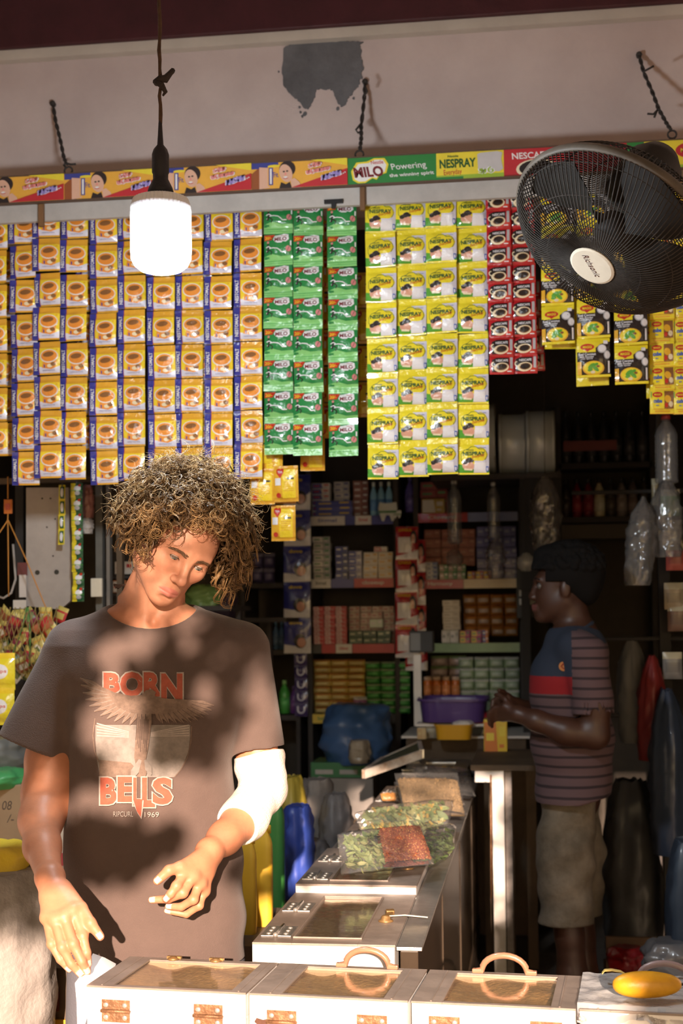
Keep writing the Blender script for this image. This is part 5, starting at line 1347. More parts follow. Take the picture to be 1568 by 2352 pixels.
# ================================================================== things on the far counter
cb = thing('counter_cabinet', 'low dark cabinet that carries the purple basin behind the counter', 'cabinet', (PY(1060, 1690, 6.6).x, 6.62, .02))
zc_ = PY(1040, 1690, 6.35).z
MB().b2(-.24, -.27, 0, .30, .22, zc_ - .03).build('cabinet_body', m_cwood, cb); MB().b2(-.26, -.29, zc_ - .03, .32, .23, zc_ - .02).build('cabinet_top', m_white, cb)
def basin(label, px0, px1, py0, py1, Y, mat, d, wall=.006):
    s = mpp(Y); w = (px1 - px0) * s; h = (py1 - py0) * s; c = PY((px0 + px1) / 2, py1, Y)
    t = thing('plastic_basin', label, 'basin', c)
    def ringp(k, z, ins=0.):
        P = []
        for q in range(40):
            a = 6.28318 * q / 40; e = .42
            P.append(Vector((math.copysign(abs(math.cos(a)) ** e, math.cos(a)) * (w / 2 * k - ins), math.copysign(abs(math.sin(a)) ** e, math.sin(a)) * (d / 2 * k - ins), z)))
        return P
    rings = [ringp(.86, 0), ringp(.93, h * .9), ringp(1.0, h * .9), ringp(1.0, h), ringp(.97, h), ringp(.94, h * .9, .002), ringp(.85, .006, .004)]
    vs = [p for r in rings for p in r]; fs = [(i * 40 + k, i * 40 + (k + 1) % 40, (i + 1) * 40 + (k + 1) % 40, (i + 1) * 40 + k) for i in range(6) for k in range(40)]
    mb = MB(); mb.add(vs, fs, 0, False); mb.add(rings[0], [tuple(range(39, -1, -1))]); mb.add(rings[-1], [tuple(range(40))]); mb.build('tub', mat, t)
    return t
basin('purple plastic basin with a flared rim', 962, 1124, 1602, 1654, 6.4, M('purple_plastic', (.085, .045, .20), .35, coat=.2), .36)
MB()
bs = thing('basin_stand', 'flat pale board under the purple basin', 'board', PY(1045, 1664, 6.4)); MB().b2(-.17, -.12, 0, .19, .2, .012).build('board', m_white, bs)
tub = basin('yellow plastic tub with white paper in it', 998, 1088, 1662, 1696, 6.25, M('yellow_plastic', (.72, .38, .02), .4), .18)
soft_bag('white_paper', 'crumpled white paper lying in the yellow tub', 'paper', 1040, 1090, 1654, 1672, 6.24, pm((.62, .58, .54)), .09, .4, 31, crump=.3)
jr = packs; 
tj = link('clear_jar', pack_mesh('jar', .085, .085, .085, (.35, .32, .26), (.4, .38, .3), (.5, .42, .3)), None, PY(988, 1696, 6.3)); tag(tj, 'squat glass jar beside the yellow tub', 'jar')
rc_ = link('red_bowl', pack_mesh('jar', .11, .11, .06, (.30, .02, .03), (.34, .03, .04), (.3, .02, .03)), None, PY(1102, 1668, 6.3)); tag(rc_, 'dark red bowl beside the shopkeeper\'s hands', 'bowl')
yb3 = link('seasoning_carton', pack_mesh('box', .095, .10, .145, (.62, .42, .03), (.55, .16, .03), (.65, .5, .05)), None, PY(1138, 1734, 5.75)); tag(yb3, 'bright yellow carton with a red badge standing beyond the counter end', 'carton')
sm = thing('stool_ledge', 'dark ledge carrying the yellow carton', 'ledge', PY(1138, 1735, 5.8)); MB().b2(-.07, -.06, -.03, .09, .10, -.002).build('ledge_top', m_cwood, sm); MB().b2(-.05, .0, -.83, -.02, .05, -.03).b2(.04, .0, -.83, .07, .05, -.03).build('ledge_frame', m_cwood, sm)
sp = MB().tube([PZ(1104, 1699, ZT + .052), PY(1110, 1680, 5.92), PY(1119, 1660, 5.92)], [.004, .004, .006], 6).build('wooden_spoon', pm((.55, .42, .3))); tag(sp, 'thin wooden spoon leaning out of the far bin', 'spoon')
pk = link('paper_label', pack_mesh('box', .04, .03, .05, (.5, .38, .2), (.45, .3, .15), (.5, .4, .2)), None, PY(968, 1698, 6.2)); tag(pk, 'small tan packet at the corner of the far bin', 'packet')
# ================================================================== plastic bags of leaves and spices along the counter
m_bagf = clear('bag_film', (.97, .96, .94), .05, .07, .9, 16, .10)
m_leafs = [M('bay_leaf_%d' % i, c, .6, var=.25, vscale=30) for i, c in enumerate(((.14, .19, .06), (.20, .25, .09), (.10, .15, .05), (.30, .31, .13), (.40, .28, .06)))]
m_flake = M('chilli_flake', (.36, .095, .03), .7, vary=0, col2=(.22, .05, .02), vscale=90, bump=.8, bscale=160)
m_flake2 = M('chilli_seed', (.52, .26, .08), .7)
m_seed = M('coriander_seed', (.40, .26, .12), .8, col2=(.28, .18, .08), vscale=160, bump=1., bscale=220)
m_blackp = M('black_pepper', (.02, .016, .014), .6, bump=.8, bscale=200)
def quad_frame(bl, br, tl, tr, zb_, zt_):
    return [PZ(*bl, zb_), PZ(*br, zb_), PZ(*tl, zt_), PZ(*tr, zt_)]
def bag(label, quad, thick, contents, seed, name='spice_bag', cat='bag', fill=1.0, bulge=1.0, zmin=None):
    """film pillow spanned between four corners; contents are real pieces between front and back film"""
    bl, br, tl, tr = quad; o = (bl + br) / 2; t = thing(name, label, cat, o); rnd = random.Random(seed)
    U = ((br - bl) + (tr - tl)).normalized(); Vv = ((tl - bl) + (tr - br)).normalized(); Nn = U.cross(Vv).normalized()
    if Nn.dot(CO - o) < 0: Nn = -Nn
    of = Vector((rnd.uniform(0, 9), rnd.uniform(0, 9), 0))
    def S_(u, v): return (bl.lerp(br, u)).lerp(tl.lerp(tr, u), v) - o
    def th(u, v): return thick * max(0, 1 - (2 * u - 1) ** 4) ** .5 * max(0, 1 - (2 * min(1, v / fill) - 1) ** 4) ** .5 if v < fill else .0
    def fr(u, v, s): 
        n = mnoise.noise(Vector((u * 5, v * 4, 0)) + of) * .004 + mnoise.noise(Vector((u * 14, v * 9, 3)) + of) * .0022
        return S_(u, v) + Nn * (s * (th(u, v) * .5 + .002) + n * (1 if s > 0 else .5)) 
    mb = MB(); mb.grid(lambda u, v: fr(u, v, 1), 26, 18); mb.grid(lambda u, v: fr(1 - u, v, -1), 26, 18); mb.build('film', m_bagf, t, fix=False)
    contents(t, S_, th, Nn, U, Vv, rnd)
    return t
def leaves(region, n, size, mats=(0, 1, 1, 2, 3)):
    def f(t, S_, th, Nn, U, Vv, rnd):
        for mi in sorted(set(mats)):
            mb = MB()
            for k in range(int(n * mats.count(mi) / len(mats))):
                u, v = rnd.uniform(*region[:2]), rnd.uniform(*region[2:])
                c = S_(u, v) + Nn * th(u, v) * rnd.uniform(-.36, .38); L_ = size * rnd.uniform(.7, 1.25); w = L_ * rnd.uniform(.32, .5)
                R = (Nn.to_track_quat('Z', 'Y').to_matrix()) @ Euler((rnd.gauss(0, .30), rnd.gauss(0, .30), rnd.uniform(0, 6.28))).to_matrix()
                cv = rnd.uniform(-.15, .35)
                pts = [(-1, 0, cv * .6), (-.45, .8, cv * .15), (.15, .95, 0), (.7, .55, cv * .2), (1, 0, cv * .6), (.7, -.55, cv * .2), (.15, -.95, 0), (-.45, -.8, cv * .15), (0, 0, -.12)]
                mb.add([c + R @ Vector((x * L_ / 2, y * w / 2, z * L_ / 2)) for x, y, z in pts], [(i, (i + 1) % 8, 8) for i in range(8)], 0, True)
            if mb.v: o = mb.build('dried_leaves', m_leafs[mi], t, fix=False); o['kind'] = 'stuff'
    return f
def grains(region, n, size, mat, nm='spice', el=1.6, core=True):
    def f(t, S_, th, Nn, U, Vv, rnd):
        mb = MB()
        if core:
            r = region
            for s in (1, -1): mb.grid(lambda u, v: S_(r[0] + (r[1] - r[0]) * (u if s > 0 else 1 - u), r[2] + (r[3] - r[2]) * v) + Nn * s * (th(r[0] + (r[1] - r[0]) * u, r[2] + (r[3] - r[2]) * v) * .5 * .86 - .001), 14, 12)
        for k in range(n):
            u, v = rnd.uniform(*region[:2]), rnd.uniform(*region[2:])
            c = S_(u, v) + Nn * (th(u, v) * .5 * rnd.uniform(.80, .98) - .001); R = Euler((rnd.uniform(0, 6), rnd.uniform(0, 6), rnd.uniform(0, 6))).to_matrix(); a = size * rnd.uniform(.6, 1.2)
            mb.add([c + R @ Vector(p) * a for p in ((-el, 0, 0), (0, 1, 0), (el, 0, 0), (0, -1, 0), (0, 0, .6), (0, 0, -.6))], [(0, 1, 4), (1, 2, 4), (2, 3, 4), (3, 0, 4), (1, 0, 5), (2, 1, 5), (3, 2, 5), (0, 3, 5)])
        o = mb.build(nm, mat, t, fix=False); o['kind'] = 'stuff'
    return f
def both(*fs):
    def f(*a):
        for q in fs: q(*a)
    return f
# slab of leaves with the chilli flakes in the other half
bag('clear bag with green leaves in one half and red chilli flakes in the other', quad_frame((783, 2008), (998, 1985), (774, 1916), (966, 1896), .806, .885), .035,
    both(leaves((.09, .50, .08, .90), 230, .025), leaves((.72, .94, .12, .5), 36, .022, (2,)), grains((.46, .97, .10, .97), 1500, .0031, m_flake, 'chilli_flakes'), grains((.46, .97, .10, .95), 380, .0026, m_flake2, 'chilli_seeds', 1.2, False)), 3)
bag('flat clear bag of mixed green and yellow dried leaves, lying on the counter', quad_frame((830, 1912), (1030, 1898), (812, 1868), (1042, 1838), .812, .868), .060, both(leaves((.08, .92, .10, .90), 380, .033, (0, 1, 1, 3, 3, 4)), leaves((.3, .92, .14, .7), 70, .036, (1, 2))), 4)
bag('dark clear bag of leaves wedged under the chilli bag', quad_frame((985, 1990), (1040, 1955), (960, 1905), (1048, 1898), .790, .822), .045, leaves((.10, .90, .08, .9), 120, .030, (2, 2, 0)), 5)
bag('clear bag of brown coriander seed standing up on the counter', quad_frame((925, 1862), (1072, 1876), (905, 1776), (1050, 1776), .790, .895), .045, grains((.03, .97, .04, .80), 1700, .0028, m_seed, 'coriander_seed', 1.3), 6, fill=.84)
bag('clear bag of coriander behind the seed bag, folded over', quad_frame((908, 1840), (985, 1850), (905, 1796), (970, 1800), .782, .835), .03, grains((.05, .95, .1, .7), 300, .003, m_seed, 'coriander_seed', 1.3), 16, fill=.8)
bag('clear bag of black spice with a glossy fold', quad_frame((1000, 1822), (1092, 1830), (935, 1765), (1078, 1768), .786, .850), .05, grains((.05, .96, .06, .85), 500, .003, m_blackp, 'black_pepper', 1.2), 7)
bag('small orange packet tucked behind the coriander bag', quad_frame((876, 1838), (915, 1838), (872, 1824), (912, 1822), .775, .795), .02, grains((.05, .95, .05, .95), 120, .003, M('turmeric', (.60, .26, .03), .7), 'turmeric', 1.2), 8)
blk = MB().lathe([(.018, 0), (.02, .02), (.012, .035), (.013, .05), (.006, .062)], 12).build('bottle_stopper', m_black, None, PZ(1086, 1783, ZT - .003)); tag(blk, 'small black bottle stopper standing on the counter edge', 'stopper')
stk = MB().tube([PZ(893, 2104, ZT + .012), PZ(930, 2102, ZT + .014), PZ(982, 2107, ZT + .010)], .0016, 5).build('straw', pm((.7, .6, .45))); tag(stk, 'pale straw lying across the brass latch of the first counter bin', 'straw')
# the paper in the man's hand
ph_ = thing('paper_sheet', 'white paper sheet held between the fingers at the box corner', 'paper', mp(200, 2215, -.40) @ Matrix.Identity(3) if False else Vector((0, 0, 0)))
pts = [[(172, 2258, 2.60), (176, 2300, 2.58), (178, 2370, 2.56)], [(196, 2226, 2.66), (192, 2262, 2.60), (190, 2370, 2.565)], [(213, 2190, 2.74), (224, 2225, 2.68), (222, 2258, 2.62)], [(240, 2200, 2.76), (246, 2226, 2.70), (250, 2240, 2.66)], [(266, 2214, 2.78), (264, 2220, 2.74), (262, 2226, 2.70)]]
o0 = PY(*pts[1][1]); ph_.location = o0
mb = MB(); vs = [PY(*p) - o0 for r in pts for p in r]; 
mb.add(vs, [(i * 3 + j, i * 3 + j + 1, i * 3 + j + 4, i * 3 + j + 3) for i in range(4) for j in range(2)], 0, True)
mb.add([v + Vector((.0, .0015, 0)) for v in vs], [(i * 3 + j, i * 3 + j + 3, i * 3 + j + 4, i * 3 + j + 1) for i in range(4) for j in range(2)], 0, True)
mb.build('sheet', M('paper_white', (.80, .78, .76), .8), ph_, fix=False)
# ================================================================== things round the man: left side
YLc = 4.62
sl_ = mpp(YLc)
def LP(px, py, Y=YLc): return PY(px, py, Y)
# white panel with a clipped corner and two holes
wp = thing('wooden_plank', 'white wooden panel with two holes and a clipped corner, hanging behind the shoulder', 'panel', LP(60, 1395))
P_ = [(60, 1120), (60, 1392), (138, 1400), (162, 1380), (163, 1300), (160, 1220), (157, 1120)]
o = LP(60, 1395); pts = [((LP(*p) - o).x, (LP(*p) - o).z) for p in P_]
MB().prism(pts, 0, .018).build('board', M('panel_paint', (.46, .40, .36), .7, var=.18, vscale=7, bump=.15), wp)
for px, py in ((86, 1315), (130, 1314)):
    c = LP(px, py) - o; MB().lathe([(.0085, -.001), (.0085, .001)], 16, (c.x, -.0008, c.z), ax='Y').build('hole', M('hole_dark', (.05, .045, .035), .9), wp)
for px, py in ((97, 1145), (116, 1145), (108, 1211), (122, 1277), (127, 1192)):
    c = LP(px, py) - o; MB().lathe([(.003, -.001), (.003, .001)], 8, (c.x, -.0008, c.z), ax='Y').build('nail_mark', m_rust, wp)
# frame that carries panel and hanging goods
fr_ = thing('timber_rack', 'dark wooden frame with grey posts that the panel leans on', 'frame', (LP(120, 1400).x, YLc + .06, .02))
for (px, w, m) in ((30, .03, m_dark), (215, .024, M('grey_post', (.16, .15, .13), .7, var=.3)), (236, .012, M('grey_pipe', (.18, .16, .14), .5)), (262, .02, m_cwood)):
    x = LP(px, 1300).x - fr_.location.x; MB().b2(x - w / 2, 0, 0, x + w / 2, .03, 2.55).build('post', m, fr_)
x0, x1 = LP(-60, 1100).x - fr_.location.x, LP(330, 1100).x - fr_.location.x
MB().b2(x0, 0, 2.55, x1, .03, 2.60).build('rail', m_cwood, fr_); MB().b2(x0, .03, LP(100, 1425).z - .06, x1, .10, LP(100, 1425).z - .02).build('rail', m_dark, fr_); MB().b2(x0, .0, LP(100, 1118).z, x1, .03, LP(100, 1112).z + .01).build('rail', m_cwood, fr_)
cr = MB(); c = LP(0, 1330, YLc - .1)
hook = MB().tube([LP(30, 1250, YLc) - c, LP(36, 1330, YLc) - c, LP(26, 1362, YLc) - c, LP(8, 1374, YLc) - c, LP(-14, 1366, YLc) - c], .004, 7).build('wire_loop', pm((.4, .36, .33)), None, c); tag(hook, 'pale wire loop hanging at the edge of the dark frame', 'wire')
# orange tag with strings
ot = thing('orange_tag', 'orange plastic tag with strings spreading down from it', 'tag', LP(18, 1180, 4.5))
o = ot.location.copy(); MB().b2(-.013, -.004, 0, .016, .004, .048, bev=.002).build('tag_plate', M('orange_plastic', (.55, .15, .02), .5), ot)
MB().b2(-.007, -.006, .013, .010, -.004, .034).build('tag_label', pm((.4, .05, .02)), ot)
m_ostr = M('orange_string', (.60, .26, .05), .7)
for pts in ([(18, 1180), (18, 1195), (0, 1222), (-14, 1240)], [(18, 1195), (19, 1270), (20, 1370)], [(19, 1195), (60, 1285), (105, 1395), (126, 1445)], [(18, 1146), (18, 1095)]):
    MB().tube([LP(p[0], p[1], 4.5) - o for p in pts], .0022, 5).build('string', m_ostr, ot)
# foil strips of sweets
K_sw = kinds(lambda: ([F['leaf'], F['lemon'], F['white'], F['red'], F['dgreen'], F['grey']], 4, [RC(0, .0, .4, 1, 1), EL(.6, .62, .28, .2, 2), EL(.6, .3, .22, .14, 5), EL(.75, .85, .12, .1, 3), RC(.0, .46, 1, .5, 0)]), 'sweet_sachet', 28 * sl_, 34 * sl_, .010, .004, .004, 3, 6)
strip(K_sw, 'strip of glossy green sweets hanging in front of the white panel edge', 'sachet strip', 'sweet strips', 176, 180, 1110, 1382, 34, YLc - .06, 401, hook=.12)
K_yl = kinds(lambda: ([F['lemon'], F['dgreen'], F['white']], 0, [RC(.3, .1, .9, .9, 1), EL(.6, .5, .2, .3, 2)]), 'sweet_sachet', 16 * sl_, 36 * sl_, .008, .004, .004, 2, 6)
strip(K_yl, 'thin strip of yellow sweets hanging on the white panel', 'sachet strip', 'sweet strips', 143, 141, 1112, 1250, 34, YLc - .05, 402, hook=.11)
soft_bag('pink_cloth', 'faded pink cloth hanging between the posts', 'cloth', 188, 216, 1112, 1190, YLc - .02, pm((.26, .11, .10)), .04, .6, 41, crump=.2)
soft_bag('white_bundle', 'small whitish bundle hanging below the pink cloth', 'bundle', 186, 214, 1186, 1226, YLc - .02, pm((.34, .30, .27)), .05, .5, 42, crump=.25)
sb_ = MB().b2(-.02, 0, 0, .02, .015, .064, bev=.003).build('switch_box', pm((.52, .47, .38)), None, LP(221, 1371)); tag(sb_, 'cream coloured switch box on the grey post', 'switch box')
for i, (a, b, c, d, col, lb) in enumerate(((262, 306, 1289, 1319, (.60, .55, .50), 'white box with red edges beside the neck'), (258, 290, 1332, 1362, (.45, .14, .03), 'orange and white pack beside the neck'))):
    s = mpp(5.2); o = link('tea_box', pack_mesh('box', (b - a) * s, .08, (d - c) * s, col, (.62, .58, .54), (.4, .03, .03)), None, PY((a + b) / 2, d, 5.2)); tag(o, lb, 'box')
ls = thing('ledge_shelf', 'small shelf behind the neck carrying two packs', 'shelf', PY(280, 1322, 5.2)); MB().b2(-.12, .14, -ls.location.z + .02, .10, .16, .1).build('back', m_shelf, ls); MB().b2(-.12, -.02, -.012, .10, .12, -.001).build('board', m_shelf, ls); MB().b2(-.12, -.02, -.080, .10, .12, -.070).build('board', m_shelf, ls); MB().b2(-.12, .12, -1.2, .10, .14, .1).build('back', m_shelf, ls)
# white cards and dark red ones beside the panel
for i, (a, b, c, d, col, lb) in enumerate(((44, 60, 1320, 1372, (.46, .42, .40), 'white paper card tucked behind the white panel'), (40, 62, 1292, 1322, (.10, .02, .025), 'dark red card above the white card'), (30, 60, 1378, 1398, (.5, .46, .42), 'small white card on the dark rail'))):
    p = LP(a, d, YLc - .02); q = LP(b, c, YLc - .02); o = MB().b2(0, 0, 0, q.x - p.x, .004, q.z - p.z).build('paper_card', pm(col), None, p); tag(o, lb, 'card')
# net bag of snacks
nb = thing('net_bag', 'hanging net bag full of red and gold snack packs', 'net bag', PY(45, 1560, 4.35))
o = nb.location.copy(); rnd = random.Random(8); mb = MB()
def nbp(u, v): return PY(-40 + 170 * u, 1395 + 165 * v, 4.30 + .05 * math.cos(3 * u)) - o + Vector((0, -.05 * math.sin(math.pi * u) * math.sin(math.pi * min(1, v + .1)), 0))
for k in range(16):
    mb.tube([nbp(min(1, max(0, k / 15 + .28 * t - .14)), t) for t in [i / 12 for i in range(13)]], .0012, 4, cap=False); mb.tube([nbp(min(1, max(0, k / 15 - .28 * t + .14)), t) for t in [i / 12 for i in range(13)]], .0012, 4, cap=False)
no_ = mb.build('netting', M('net_string', (.30, .22, .07), .7), nb); no_['kind'] = 'stuff'
cs = [(.42, .03, .03), (.55, .30, .05), (.35, .10, .04), (.50, .40, .10), (.20, .03, .05), (.12, .16, .05), (.60, .52, .40)]
for k in range(46):
    u, v = rnd.random(), rnd.random(); c = cs[rnd.randrange(len(cs))]
    p = PY(-35 + 155 * u, 1420 + 150 * v, 4.38) + Vector((0, rnd.uniform(-.02, .06), 0))
    ob = link('snack_pack', pack_mesh('pouch', .045, .02, .055, c, cs[(k * 3) % 7], (.5, .4, .1)), None, p, (rnd.uniform(-.6, .6), rnd.uniform(-1, 1), rnd.uniform(-.5, .5))); tag(ob, 'small bright snack packet inside the net bag', 'snack packet', 'snack packets in the net')
for pts in ([(62, 1395), (52, 1440), (30, 1500), (24, 1540)], [(64, 1395), (70, 1450), (68, 1530)]):
    t_ = MB().tube([PY(p[0], p[1], 4.27) for p in pts], .008, 6, flat=.25).build('green_ribbon', pm((.08, .20, .05))); tag(t_, 'green plastic ribbon hanging over the net bag', 'ribbon', 'green ribbons')
K_ylb = kinds(lambda: ([F['lemon'], F['yellow'], F['red'], F['white']], 0, [EL(.5, .5, .3, .2, 3), T('chips', .25, .44, .5, .12, 2), RC(0, .85, 1, 1, 1)]), 'chips_sachet', 60 * sl_, 80 * sl_, .02, .01, .01, 2, 6)
strip(K_ylb, 'bright yellow chip bags hanging beside the sleeve', 'sachet strip', None, 4, 2, 1500, 1660, 80, 4.22, 405)
# sacks and cartons low on the left
def sack(label, px0, px1, py0, py1, Y, mat, depth, seed, **k): return soft_bag('sack', label, 'sack', px0, px1, py0, py1, Y, mat, depth, seed=seed, **k)
m_woven = M('woven_sack', (.30, .27, .25), .6, var=.16, vscale=9, bump=.35, bscale=60, coat=.15)
m_yelp = M('yellow_poly', (.70, .52, .04), .5, bump=.4, bscale=40)
def pyf(z, px, Y):            # pixel row of height z at depth Y
    return 1420 + (CAMZ - z) / Y * FPX
sack('big white woven sack standing beside the man\'s hand', -120, 128, 1985, 2480, 3.12, m_woven, .30, 51, neck=.86, crump=.07)
soft_bag('yellow_cloth', 'bright yellow plastic cover folded over the white sack', 'cover', -100, 70, 1938, 2008, 3.14, m_yelp, .26, .7, 52, crump=.18)
ct = thing('carton', 'brown carton with handwritten price marks behind the arm', 'carton', PY(60, 1960, 3.9)); s = mpp(3.9)
MB().b2(-.16, 0, 0, .10, .26, 160 * s, bev=.003).build('carton_body', M('cardboard', (.34, .24, .15), .85, var=.12, vscale=10), ct)
V_, F_, M_ = drape([T('08', -.072, .125, .030, .026, 0, 0, 0, .2), T('/-', -.058, .088, .022, .024, 0, 0, 0, .2)], lambda u, v, e: (u, -e - .0005, v), [], [])
mb = MB(); mb.v = V_; mb.f = F_; mb.m = M_; mb.sm = [False] * len(F_); link('marker_writing', mb.mesh('marker_writing', pm((.08, .06, .05))), ct)
stk_ = thing('carton_stack', 'lower carton carrying the marked carton', 'carton', PY(60, 1961, 3.9)); MB().b2(-.20, -.02, -stk_.location.z + .0, .14, .3, -.001).build('carton_body', M('cardboard2', (.24, .17, .11), .85, var=.15, vscale=10), stk_)
soft_bag('green_bag', 'green plastic bag lying on the marked carton', 'plastic bag', -60, 60, 1764, 1808, 3.95, pm((.06, .30, .10)), .2, .7, 53, crump=.2)
gb_ = soft_bag('grey_bag', 'grey plastic bundle behind the sleeve', 'plastic bag', -40, 66, 1690, 1775, 4.1, pm((.13, .13, .12)), .25, .8, 54, crump=.15)
rwb = thing('rice_sack', 'white sack with red print seen between arm and shirt', 'sack', PY(145, 2030, 3.75)); s = mpp(3.75)
MB().b2(-.07, 0, -.55, .07, .14, 200 * s, bev=.02).build('sack_body', pm((.60, .52, .44)), rwb); MB().b2(-.03, -.002, .05, .05, 0, .085).build('red_print', pm((.42, .05, .06)), rwb)
dk = thing('crate_stack', 'dark crates with odds and ends low between sack and boxes', 'crate', PY(118, 2320, 3.26)); MB().b2(-.06, 0, -dk.location.z, .10, .2, .10).build('crate_body', m_cwood, dk); MB().b2(-.03, -.01, -.1, .06, 0, -.02).build('yellow_label', pm((.5, .3, .03)), dk); MB().b2(-.05, -.012, .0, .02, 0, .05).build('red_label', pm((.08, .015, .012)), dk)
# ================================================================== behind the man, right of the shirt: containers and sacks
def jerry(label, px0, px1, py0, py1, Y, mat):
    s = mpp(Y); w = (px1 - px0) * s; h = (py1 - py0) * s; t = thing('jerrycan', label, 'jerrycan', PY((px0 + px1) / 2, py1, Y)); d = w * .8
    mb = MB()
    def g(u, v):
        th = u * 6.28318; e = .6; k = 1 - .10 * (2 * v - 1) ** 6 - .45 * max(0, (v - .82) / .18) ** 1.5
        return Vector((math.copysign(abs(math.cos(th)) ** e, math.cos(th)) * w / 2 * k, math.copysign(abs(math.sin(th)) ** e, math.sin(th)) * d / 2 * k, v * h * .9))
    mb.grid(g, 28, 20); mb.add([g(i / 28, 1) for i in range(28)], [tuple(range(28))]); mb.add([g(i / 28, 0) for i in range(28)], [tuple(range(27, -1, -1))]); mb.build('can_body', mat, t)
    MB().tube([(-w * .25, 0, h * .88), (-w * .2, 0, h), (w * .15, 0, h), (w * .22, 0, h * .88)], w * .06, 8).build('can_handle', mat, t); MB().lathe([(w * .12, 0), (w * .12, h * .07), (w * .1, h * .075)], 14, (w * .32, 0, h * .86)).build('can_cap', mat, t)
    return t
for nm, lb, y0, y1, zt0 in (('low_bench', 'dark low bench that carries the yellow jerrycans', 3.48, 3.95, .625), ('low_bench', 'dark low bench that carries the blue and grey sacks', 4.05, 5.45, .52)):
    bn = thing(nm, lb, 'bench', (-.92, y0, 0)); MB().b2(-.30, 0, zt0 - .04, .27, y1 - y0, zt0).build('bench_top', m_cwood, bn)
    for x in (-.28, .23):
        for y in (.02, y1 - y0 - .06): MB().b2(x, y, 0, x + .04, y + .04, zt0 - .04).build('leg', m_cwood, bn)
def zpy(z, Y): return 1420 + (CAMZ - z) / Y * FPX
m_yj = M('yellow_can', (.66, .40, .03), .4, var=.12, vscale=6)
m_gj = M('green_can', (.05, .22, .05), .4, var=.12, vscale=6); m_bj = M('blue_can', (.03, .06, .30), .4, var=.12, vscale=6)
jerry('yellow plastic jerrycan right beside the shirt', 548, 590, 1905, zpy(.625, 3.62), 3.62, m_yj)
jerry('tall yellow plastic jerrycan beside the side counter', 582, 627, 1880, zpy(.625, 3.72), 3.72, m_yj)
jerry('green plastic jerrycan behind the yellow jerrycans', 602, 655, 1800, zpy(.52, 4.3), 4.3, m_gj)
soft_bag('blue_sack', 'bright blue plastic sack beside the green jerrycan', 'sack', 650, 722, 1852, zpy(.52, 4.6), 4.6, m_bj, .16, .8, 61, crump=.1)
soft_bag('yellow_sack', 'yellow plastic sack heaped behind the bandaged arm', 'sack', 636, 706, 1785, zpy(.52, 5.0), 5.0, M('yellow_dull', (.40, .30, .04), .5), .2, .6, 62, crump=.15)
soft_bag('white_sack', 'greyish white sack behind the blue sack', 'sack', 692, 770, 1790, zpy(.52, 5.2), 5.2, M('dull_white', (.24, .21, .19), .7, var=.2, vscale=8), .2, .8, 63, crump=.12)
soft_bag('grey_sack', 'crumpled grey plastic sack at the foot of the counter', 'sack', 735, 812, 1825, zpy(.52, 5.0), 5.0, M('dull_grey', (.15, .14, .14), .5, bump=.3), .2, .6, 64, crump=.15)
soft_bag('grey_sack', 'low crumpled grey sack in front of the counter foot', 'sack', 690, 760, 1930, zpy(.52, 4.7), 4.7, M('dull_grey2', (.12, .11, .11), .5, bump=.3), .18, .6, 65, crump=.15)
gc = thing('green_crate', 'green crate with pale labels low behind the counter', 'crate', PY(785, 1786, 6.2)); s = mpp(6.2)
MB().b2(-.14, 0, 0, .13, .25, 34 * s).build('crate_body', pm((.03, .13, .05)), gc)
for x in (-.12, -.01): MB().b2(x, -.003, .015, x + .08, 0, .035).build('crate_label', pm((.32, .30, .28)), gc)
wb = thing('pale_carton', 'pale carton that carries the green crate', 'carton', PY(785, 1787, 6.2)); MB().b2(-.13, -.01, -.18, .14, .25, -.001).build('carton_body', pm((.26, .23, .21)), wb); MB().b2(-.16, -.02, -wb.location.z + .02, .16, .3, -.181).build('dark_base', m_cwood, wb)
bs_ = soft_bag('blue_tarp_sack', 'large blue plastic sack heaped in front of the shelves', 'sack', 738, 896, 1618, 1752, 6.3, M('blue_tarp', (.05, .11, .26), .35, bump=.4, bscale=14), .3, .75, 66, crump=.22)
soft_bag('beige_pouch', 'beige pouch showing in front of the blue sack', 'pouch', 800, 850, 1700, 1752, 6.1, pm((.28, .23, .17)), .12, .8, 67, crump=.12)
soft_bag('green_leaf_pack', 'light green pack showing under the hair', 'pack', 425, 505, 1342, 1394, 5.6, M('green_pack', (.22, .34, .10), .35, bump=.5, bscale=20), .1, .5, 68, crump=.28)
soft_bag('violet_pack', 'dull violet pack behind the shoulder', 'pack', 486, 545, 1352, 1420, 6.4, M('violet_pack', (.07, .045, .075), .5), .12, .8, 69, crump=.1)
bk = thing('back_shelf', 'dim shelf behind the shoulder carrying the green and violet packs', 'shelf', (PY(500, 1400, 5.7).x, 5.7, .02))
za_, zb2 = PY(460, 1392, 5.6).z - .02, PY(515, 1420, 6.4).z - .02
MB().b2(-.25, -.2, za_ - .02, .10, .2, za_).build('shelf_board', m_shelf, bk); MB().b2(-.30, .5, zb2 - .02, .20, .85, zb2).build('shelf_board', m_shelf, bk)
for x in (-.25, .08): MB().b2(x, -.02, 0, x + .02, .02, za_ - .02).build('leg', m_shelf, bk); MB().b2(x, .66, 0, x + .02, .70, zb2 - .02).build('leg', m_shelf, bk)
